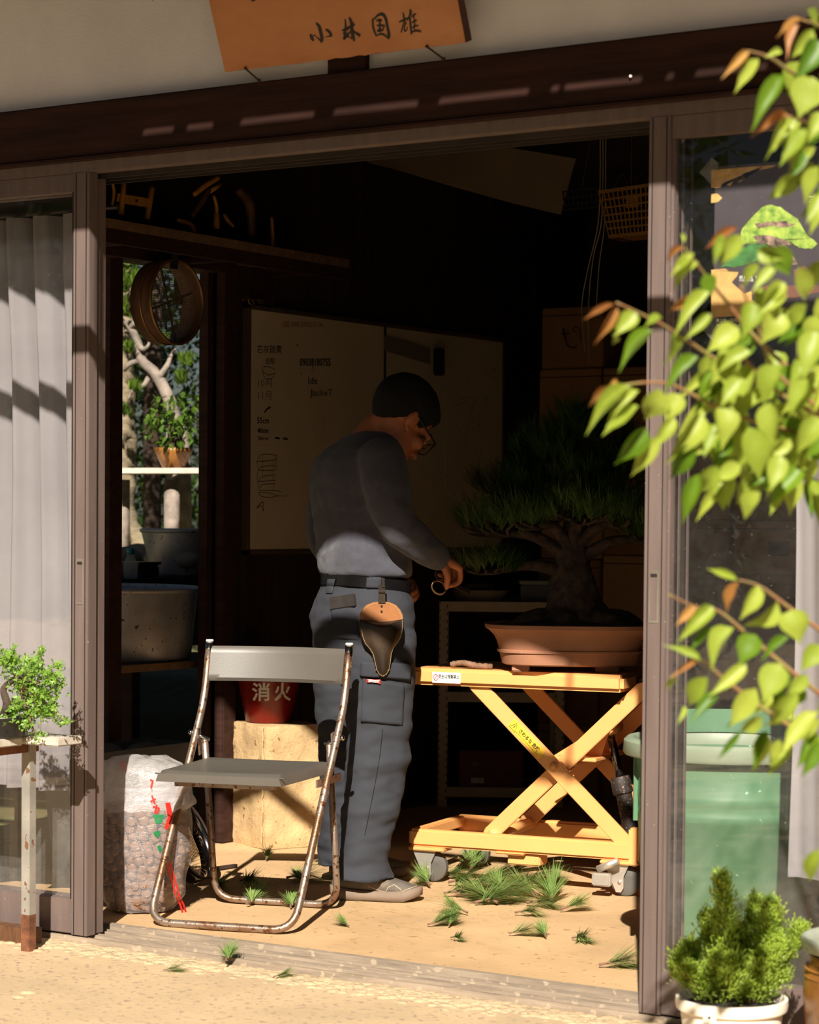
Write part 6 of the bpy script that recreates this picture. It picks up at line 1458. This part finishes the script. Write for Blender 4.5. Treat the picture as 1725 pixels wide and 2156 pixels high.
# shoes
def shoe(heel, toe, logo):
    heel = Vector(heel); toe = Vector(toe); d = (toe - heel).normalized(); s = Vector((d.y, -d.x, 0)); L = (toe - heel).length
    def sl_(t): return .034 + .018 * math.sin(min(1, t * 1.1) * math.pi) ** .7 + .006 * t
    def foot(t): return (.012 if t < .04 else 0) + .02 * max(0, t - .82) / .18
    rs = []; N = 18
    prof = [(.0, .055, .30), (.03, .078, .75), (.10, .092, .95), (.22, .098, 1.0), (.36, .096, 1.0), (.48, .088, 1.02), (.60, .074, 1.06), (.72, .062, 1.08), (.84, .053, 1.0), (.93, .045, .78), (.985, .034, .45), (1.0, .026, .2)]
    for t, h, w in prof:
        c = heel + d * (L * t); hwid = .046 * w; zb_ = .022 - .006 * math.sin(t * 3.14) + .012 * max(0, t - .85) / .15
        rs.append([c + s * (hwid * math.cos(2 * math.pi * j / N)) + ZZ * (zb_ + (h - zb_) * .5 + (h - zb_) * .5 * math.copysign(abs(math.sin(2 * math.pi * j / N)) ** .7, math.sin(2 * math.pi * j / N))) for j in range(N)])
    mb = MB(); mb.rings(rs); up = mb.build('shoe_upper', 'shoe', man, True, True)
    rs = []
    for t, w in ((-.02, .35), (.02, .80), (.10, 1.0), (.3, 1.02), (.5, 1.0), (.68, 1.1), (.84, 1.06), (.94, .8), (1.0, .42), (1.015, .2)):
        c = heel + d * (L * t); hwid = .050 * w; z0 = .001 + .016 * max(0, t - .84) / .16 + .010 * max(0, .05 - t) / .05; z1 = .034 - .004 * math.sin(t * 3.14) + .010 * max(0, t - .8) / .2 + .006 * (t < .3)
        rs.append([c + s * (-hwid) + ZZ * z0, c + s * hwid + ZZ * z0, c + s * (hwid * 1.02) + ZZ * ((z0 + z1) / 2), c + s * (hwid * .94) + ZZ * z1, c - s * (hwid * .94) + ZZ * z1, c - s * (hwid * 1.02) + ZZ * ((z0 + z1) / 2)])
    mb = MB(); mb.rings(rs); mb.build('sole', 'sole', man, True, True)
    if logo:
        for k in range(4):
            t = .50 + .055 * k; c = heel + d * (L * t) + ZZ * (.090 - .011 * k)
            o = MB().tube(smoothpath([c - s * .022 - ZZ * .004, c + ZZ * .003, c + s * .024 - ZZ * .006], 4), .0022, 6).build('lace', 'lace', up, True); o.data.transform(Matrix.Translation(-MBASE))
        for dx in (-.006, .006): c = heel + d * (L * .54) + ZZ * .092; o = MB().tube(smoothpath([c, c + s * dx * 3 + ZZ * .012 + d * .01, c + s * dx * 4 + d * .03 - ZZ * .01], 4), .002, 6).build('lace', 'lace', up, True); o.data.transform(Matrix.Translation(-MBASE))
        sbv = bvh_of([up])
        for pts in ([(789, 1866), (800, 1853), (805, 1868), (818, 1853)], [(796, 1866), (804, 1856), (808, 1868), (822, 1856)]): onman(surf_ribbon(sbv, pts, 2.2, .001), 'shoe_emblem', 'sole', up)
        onman(surf_ribbon(sbv, [(812, 1878), (818, 1868), (830, 1863), (842, 1871), (849, 1878)], 1.0, .001), 'seam', 'lace', up); onman(surf_ribbon(sbv, [(838, 1880), (856, 1873), (878, 1866)], 1.0, .001), 'seam', 'lace', up); onman(surf_ribbon(sbv, [(776, 1866), (800, 1875), (832, 1880)], 1.0, .001), 'seam', 'lace', up)
shoe((.152, .968, 0), (.410, 1.066, 0), True); shoe((-.055, 1.262, 0), (.095, 1.480, 0), False)
# scissors in the hand
scs = thing('bonsai_shears', 'dark bonsai shears held in the right hand of the man', 'shears', WN + DN.normalized() * .06 - ZZ * .03)
u_ = (RT * .75 + FWh * .55 - ZZ * .35).normalized(); w_ = (ZZ - u_ * u_.z).normalized()
for s in (-1, 1):
    MB().tube([u_ * (.045 + .028 * math.cos(t) - .055) + w_ * (s * .020 + .020 * math.sin(t)) - RT * .02 - ZZ * .028 for t in [2 * math.pi * j / 20 for j in range(20)]], .0028, 6, closed=True).build('handle_loop', 'brass' if s < 0 else 'iron', scs, True)
    MB().bar(u_ * .015 + w_ * (s * .004) - ZZ * .03, u_ * .085 - w_ * (s * .003) - ZZ * .03, .003, .010, w_).build('blade', 'iron', scs)

# ================================================================== PINE CUTTINGS on the floor
rp = random.Random(21); protos = []
for k in range(6):
    mb = MB(); L = rp.uniform(.075, .10); a = rp.uniform(0, 6.28)
    stem = smoothpath([Vector((0, 0, .006)), Vector((.022, rp.uniform(-.006, .006), .012)), Vector((.045, rp.uniform(-.01, .01), .016))], 4)
    tuft(mb, rp, stem[-1], (1, 0, .28), 95, L, .62, .0011); tuft(mb, rp, stem[5], (.8, rp.uniform(-.6, .6), .22), 60, L * .9, .7, .0011)
    nm = mb.mesh('needles'); nm.materials.append(MT['needle_lit'])
    sm = MB().tube(stem, [.0042 - .0003 * i for i in range(9)], 6).mesh('stem'); sm.materials.append(MT['twig']); protos.append((nm, sm))
cuts = [(520, 1908, 1.15, 'pine cutting lying under the chair seat between its feet'), (506, 1858, 1.0, 'pine cutting behind the left rear chair foot'), (452, 1868, .8, 'pine cutting beside the plastic bag behind the chair'), (560, 1812, .65, 'small pine cutting in front of the tan block'), (652, 1818, 1.0, 'pine cutting beside the right corner of the tan block'), (604, 1852, 1.1, 'pine cutting in the shadow of the chair before the block'), (612, 1914, .9, 'pine cutting inside the right front chair leg'),
 (925, 1852, 1.35, 'pine cutting heaped against the front left castor'), (876, 1846, 1.0, 'pine cutting touching the toe of the grey shoe'), (990, 1838, 1.3, 'pine cutting under the lift table base'), (975, 1868, 1.4, 'large pine cutting in the middle of the heap below the table'), (1030, 1878, 1.3, 'pine cutting in the heap left of the pedal box'), (1048, 1905, 1.2, 'pine cutting at the front of the heap below the table'), (1090, 1862, 1.1, 'pine cutting behind the heap beside the rear castor'), (1125, 1845, 1.0, 'pine cutting below the orange pedal box'), (1160, 1905, 1.5, 'biggest pine cutting right of the heap in the sun'), (958, 1812, 1.2, 'shaded pine cutting behind the front left castor'), (935, 1885, 1.1, 'pine cutting spread between the shoe and the heap'), (905, 1868, 1.1, 'pine cutting beside the shoe tip and castor'),
 (1010, 1858, 1.2, 'pine cutting lying across the back of the heap'), (900, 1950, .8, 'left one of two small cuttings in front of the shoe'), (945, 1952, .75, 'right one of two small cuttings in front of the shoe'), (950, 1976, .55, 'thin flat cutting in front of the paired small cuttings'), (1072, 1968, .7, 'small cutting alone below the heap'), (1150, 1976, .75, 'left one of two joined cuttings on the bare floor'), (1205, 1978, .75, 'right one of two joined cuttings on the bare floor'), (1262, 2036, 1.0, 'pine cutting near the sill by the right door'), (985, 1925, .8, 'cutting trailing out of the heap towards the sill'), (1085, 1925, .9, 'cutting below the heap pointing right'), (1000, 1905, 1.2, 'cutting in the front left of the heap'), (475, 2026, .8, 'pine cutting lying in the door track'), (575, 2060, .5, 'tiny cutting on the concrete outside the sill'), (345, 2044, .45, 'tiny green cutting on the concrete left of the sill'), (735, 1952, .5, 'tiny cutting on the floor right of the chair')]
for xx, yy, ss, ll in ((960, 1888, 1.2, 'cutting in the thick of the heap beside the shoe side'), (1015, 1895, 1.25, 'cutting in the centre front of the heap'), (1060, 1882, 1.2, 'cutting right of the heap centre'), (945, 1862, 1.2, 'cutting between front castor and heap'), (1040, 1850, 1.1, 'cutting behind the heap under the front beam'), (1135, 1890, 1.1, 'cutting next to the biggest one on its left'), (1180, 1918, 1.0, 'cutting at the right foot of the biggest one'), (1110, 1905, 1.0, 'cutting between heap and biggest cutting'), (640, 1860, .8, 'cutting near the right rear chair leg'), (690, 1845, .8, 'cutting behind the heel of the rear shoe')): cuts.append((xx, yy, ss, ll))
for i, (x, y, s, lb) in enumerate(cuts):
    z = .002 if at_z(x, y, 0).y > .19 else GZ + .002
    if x == 475: z = .0
    p = at_z(x, y, z); nm, sm = protos[i % 6]; t = thing('pine_cutting', lb, 'pine cutting', p, rp.uniform(-.9, .9) + (2.6 if i % 3 == 0 else .3), 'pine cuttings on the floor'); t.scale = (s, s, s)
    for nmn, me in (('needles', nm), ('stem', sm)):
        o = bpy.data.objects.new(nmn, me); COL.objects.link(o); o.parent = t
        if nmn == 'needles': o['kind'] = 'stuff'
mb = MB()
for _ in range(420):
    x = rp.gauss(960, 190); y = rp.gauss(1890, 55)
    if not (430 < x < 1330 and 1800 < y < 2060): continue
    p = at_z(x, y, .0045); a = rp.uniform(-.7, .9); l = rp.uniform(.03, .065); t = Vector((math.cos(a), math.sin(a), 0)); q = Vector((-t.y, t.x, 0)) * .0008
    mb.add([p - q, p + q, p + t * l + Vector((0, 0, rp.uniform(0, .004)))], [(0, 1, 2)])
tag(mb.build('loose_needles', 'needle_lit', fix=False), 'loose single pine needles scattered over the sandy floor', 'needles', kind='stuff')

# ================================================================== FOREGROUND SHRUB
LD0 = 3.4
def leafmesh(k, fold, curl, wav):
    mb = MB(); n = 7; mid = []; L = []; R = []
    for i in range(n + 1):
        t = i / n; w = .5 * (math.sin(math.pi * t ** .66) ** .95) * (1 if t < .62 else (1 - (t - .62) * 1.7)) if 0 < t < 1 else 0
        z = -curl * t * t + .02 * math.sin(t * 9 + k) * wav
        mid.append((0, t, z)); L.append((-w, t, z + fold * w + wav * .03 * math.sin(t * 12 + k))); R.append((w, t, z + fold * w + wav * .03 * math.sin(t * 11 + 2 + k)))
    mb.add(mid + L + R, [f for i in range(n) for f in ((i, i + 1, n + 1 + i + 1, n + 1 + i), (i + 1, i, 2 * n + 2 + i, 2 * n + 2 + i + 1))])
    me = mb.mesh('leaf'); me.polygons.foreach_set('use_smooth', [True] * len(me.polygons)); return me
LM = {}
for mtn in ('leaf', 'leaf_dark', 'leaf_red'):
    LM[mtn] = []
    for k in range(4):
        me = leafmesh(k, .35 + .12 * k, .10 + .07 * k, .6 + .3 * (k % 2)); me.materials.append(MT[mtn]); LM[mtn].append(me)
sh = thing('leafy_shrub', 'leafy shrub with yellow-green leaves and reddish stems in the right foreground', 'shrub', (at_d(2050, 2156, LD0).x, at_d(2050, 2156, LD0).y, GZ))
rl_ = random.Random(31)
def add_leaf(b, t, wpx, kind, off=0.0, parent=sh):
    B = at_d(b[0], b[1], LD0 + off); T = at_d(t[0], t[1], LD0 + off + rl_.uniform(-.02, .03)); d = T - B; L = d.length
    if L < 1e-4: return
    y = d.normalized(); tow = (-FW + Vector((rl_.gauss(0, .25), rl_.gauss(0, .25), .35 + rl_.gauss(0, .25)))).normalized(); x = y.cross(tow).normalized(); z = x.cross(y)
    w = wpx * LD0 / FPX * .84
    o = bpy.data.objects.new('leaf', rl_.choice(LM[{'y': 'leaf', 'g': 'leaf_dark', 'r': 'leaf_red'}[kind]])); COL.objects.link(o); o.parent = parent
    P_ = B - parent.location
    o.matrix_basis = Matrix(((x.x * w, y.x * L, z.x * L, P_.x), (x.y * w, y.y * L, z.y * L, P_.y), (x.z * w, y.z * L, z.z * L, P_.z), (0, 0, 0, 1)))
LV = [((1575, 107), (1520, 165), 24, 'r'), ((1598, 123), (1545, 196), 34, 'y'), ((1712, 60), (1665, 127), 38, 'y'), ((1722, 85), (1680, 168), 62, 'g'), ((1652, 158), (1580, 270), 48, 'g'), ((1712, 162), (1682, 248), 92, 'y'), ((1690, 40), (1632, 76), 26, 'r'), ((1685, 52), (1652, 118), 26, 'r'), ((1660, 243), (1585, 278), 26, 'r'), ((1655, 250), (1618, 328), 28, 'y'), ((1700, 272), (1640, 348), 48, 'y'), ((1718, 310), (1655, 362), 34, 'y'), ((1690, 318), (1670, 375), 30, 'g'), ((1725, 350), (1690, 430), 44, 'y'), ((1725, 410), (1700, 470), 40, 'y'), ((1722, 235), (1705, 300), 40, 'y'), ((1645, 108), (1612, 118), 20, 'y'), ((1700, 20), (1725, 60), 40, 'y'),
 ((1297, 640), (1225, 672), 18, 'r'), ((1300, 648), (1255, 724), 24, 'r'), ((1312, 655), (1283, 702), 22, 'y'), ((1338, 658), (1295, 706), 46, 'y'), ((1290, 700), (1297, 730), 14, 'y'), ((1378, 698), (1294, 771), 32, 'g'), ((1395, 670), (1352, 686), 32, 'y'), ((1478, 618), (1402, 657), 26, 'r'), ((1495, 616), (1415, 698), 40, 'y'), ((1495, 660), (1440, 717), 28, 'y'), ((1412, 700), (1416, 772), 52, 'y'), ((1472, 752), (1392, 818), 40, 'g'), ((1582, 636), (1568, 712), 58, 'y'), ((1556, 690), (1488, 738), 62, 'y'), ((1648, 606), (1588, 672), 42, 'y'), ((1492, 745), (1477, 798), 20, 'y'), ((1582, 742), (1508, 777), 42, 'y'), ((1642, 655), (1608, 722), 72, 'y'),
 ((1300, 818), (1230, 850), 16, 'r'), ((1282, 815), (1302, 796), 14, 'r'), ((1332, 815), (1224, 902), 36, 'y'), ((1348, 823), (1288, 872), 28, 'y'), ((1388, 818), (1362, 892), 72, 'y'), ((1345, 855), (1264, 914), 60, 'y'), ((1432, 830), (1400, 888), 58, 'y'), ((1422, 880), (1374, 947), 38, 'y'), ((1362, 900), (1298, 982), 52, 'g'), ((1388, 918), (1328, 1006), 44, 'y'), ((1477, 868), (1413, 977), 58, 'y'), ((1462, 928), (1408, 1018), 50, 'g'), ((1512, 858), (1532, 944), 72, 'y'), ((1576, 898), (1606, 1014), 76, 'y'), ((1622, 846), (1624, 944), 58, 'y'), ((1512, 982), (1470, 1044), 54, 'y'), ((1472, 998), (1434, 1104), 44, 'g'), ((1562, 978), (1500, 1014), 44, 'y'), ((1642, 958), (1624, 1034), 54, 'y'), ((1602, 1036), (1558, 1094), 50, 'y'), ((1725, 878), (1678, 954), 58, 'y'), ((1702, 798), (1658, 874), 48, 'y'), ((1725, 700), (1690, 792), 72, 'y'), ((1562, 798), (1518, 852), 50, 'y'), ((1642, 768), (1598, 852), 62, 'y'),
 ((1562, 495), (1510, 562), 48, 'y'), ((1556, 480), (1480, 522), 24, 'r'), ((1522, 493), (1503, 558), 28, 'y'), ((1442, 520), (1396, 550), 18, 'r'), ((1462, 533), (1408, 582), 26, 'y'), ((1472, 553), (1408, 604), 38, 'y'), ((1482, 578), (1502, 624), 48, 'g'), ((1440, 512), (1436, 488), 10, 'y'), ((1622, 520), (1672, 584), 62, 'g'), ((1596, 526), (1652, 548), 46, 'y'), ((1604, 556), (1558, 604), 32, 'y'), ((1634, 562), (1582, 614), 32, 'y'), ((1654, 596), (1598, 654), 44, 'y'), ((1682, 560), (1700, 640), 50, 'y'), ((1700, 640), (1660, 690), 44, 'y'),
 ((1555, 1222), (1486, 1194), 22, 'y'), ((1558, 1225), (1522, 1292), 32, 'r'), ((1597, 1233), (1562, 1308), 44, 'y'), ((1637, 1265), (1572, 1332), 48, 'y'), ((1466, 1276), (1422, 1318), 26, 'r'), ((1502, 1278), (1428, 1348), 42, 'y'), ((1547, 1322), (1483, 1404), 50, 'y'), ((1497, 1318), (1450, 1374), 22, 'g'), ((1672, 1282), (1682, 1356), 78, 'y'), ((1592, 1336), (1556, 1400), 64, 'g'), ((1662, 1342), (1598, 1388), 28, 'g'), ((1476, 1392), (1398, 1354), 24, 'y'), ((1470, 1390), (1413, 1427), 14, 'r'), ((1430, 1425), (1398, 1458), 14, 'y'), ((1492, 1426), (1442, 1490), 52, 'y'), ((1642, 1396), (1606, 1480), 74, 'y'), ((1572, 1398), (1492, 1468), 38, 'y'), ((1592, 1448), (1536, 1534), 58, 'y'), ((1512, 1458), (1452, 1522), 34, 'g'), ((1440, 1488), (1430, 1524), 16, 'y'), ((1725, 1356), (1688, 1414), 54, 'y'), ((1682, 1456), (1618, 1534), 50, 'y'), ((1722, 1498), (1638, 1594), 50, 'y'), ((1604, 1506), (1556, 1548), 40, 'y'), ((1562, 1538), (1508, 1604), 18, 'g'), ((1642, 1556), (1622, 1604), 30, 'y'), ((1725, 1786), (1698, 1866), 40, 'y'), ((1700, 1420), (1655, 1470), 40, 'y'), ((1725, 1560), (1690, 1640), 40, 'g')]
for b, t, w, k in LV: add_leaf(b, t, w, k)
for _ in range(105):
    x = rl_.uniform(1500, 1760); y = 600 + (rl_.random() ** .8) * 420
    if x < 1560 and y < 720: continue
    a = math.radians(rl_.uniform(75, 150)); L = rl_.uniform(60, 105)
    add_leaf((x, y), (x + L * math.cos(a), y + L * math.sin(a)), rl_.uniform(30, 66), rl_.choice('yyyyg'), rl_.uniform(.05, .35))
for _ in range(22):
    x = rl_.uniform(1680, 1780); y = rl_.uniform(40, 560); a = math.radians(rl_.uniform(80, 150)); L = rl_.uniform(60, 95)
    add_leaf((x, y), (x + L * math.cos(a), y + L * math.sin(a)), rl_.uniform(28, 55), rl_.choice('yyyg'), rl_.uniform(.05, .3))
for _ in range(16):
    x = rl_.uniform(1600, 1770); y = rl_.uniform(1400, 1600); a = math.radians(rl_.uniform(90, 150)); L = rl_.uniform(60, 95)
    add_leaf((x, y), (x + L * math.cos(a), y + L * math.sin(a)), rl_.uniform(28, 50), rl_.choice('yyyg'), rl_.uniform(.05, .3))
stems = [[(1298, 637), (1385, 678), (1440, 712), (1500, 752), (1600, 810), (1760, 880)], [(1285, 815), (1400, 806), (1500, 852), (1600, 890), (1760, 930)], [(1440, 520), (1482, 575), (1522, 625), (1600, 720), (1760, 860)], [(1575, 107), (1620, 120), (1660, 148), (1700, 175), (1780, 260)], [(1690, 42), (1740, 60), (1800, 120)], [(1660, 245), (1710, 262), (1790, 330)], [(1558, 1222), (1600, 1235), (1665, 1282), (1760, 1350)], [(1408, 1252), (1465, 1278), (1515, 1288), (1590, 1350), (1700, 1440), (1780, 1500)], [(1412, 1428), (1470, 1388), (1525, 1430), (1620, 1500), (1780, 1600)], [(1560, 600), (1600, 700), (1640, 790), (1780, 900)], [(1530, 700), (1580, 770), (1660, 840), (1780, 900)]]
root = Vector((sh.location.x, sh.location.y, GZ))
for st in stems:
    P = [at_d(x, y, LD0 + .02 + .05 * i) for i, (x, y) in enumerate(st)]; P = smoothpath(P, 5)
    MB().tube(P, [.0016 + .0028 * i / len(P) for i in range(len(P))], 7).build('stem', 'redstem', sh, True, True)
for k, (x, y) in enumerate(((1780, 260), (1760, 900), (1780, 1500))):
    e = at_d(x, y, LD0 + .25); P = smoothpath([root + Vector((.02 * k, 0, -.02)), root + Vector((.0, .05, .45 + .1 * k)), (root + e) / 2 + Vector((.12, .08, .15 if k < 2 else 0)), e], 8)
    MB().tube(P, [.013 - .008 * i / len(P) for i in range(len(P))], 8).build('main_stem', 'bark', sh, True, True)
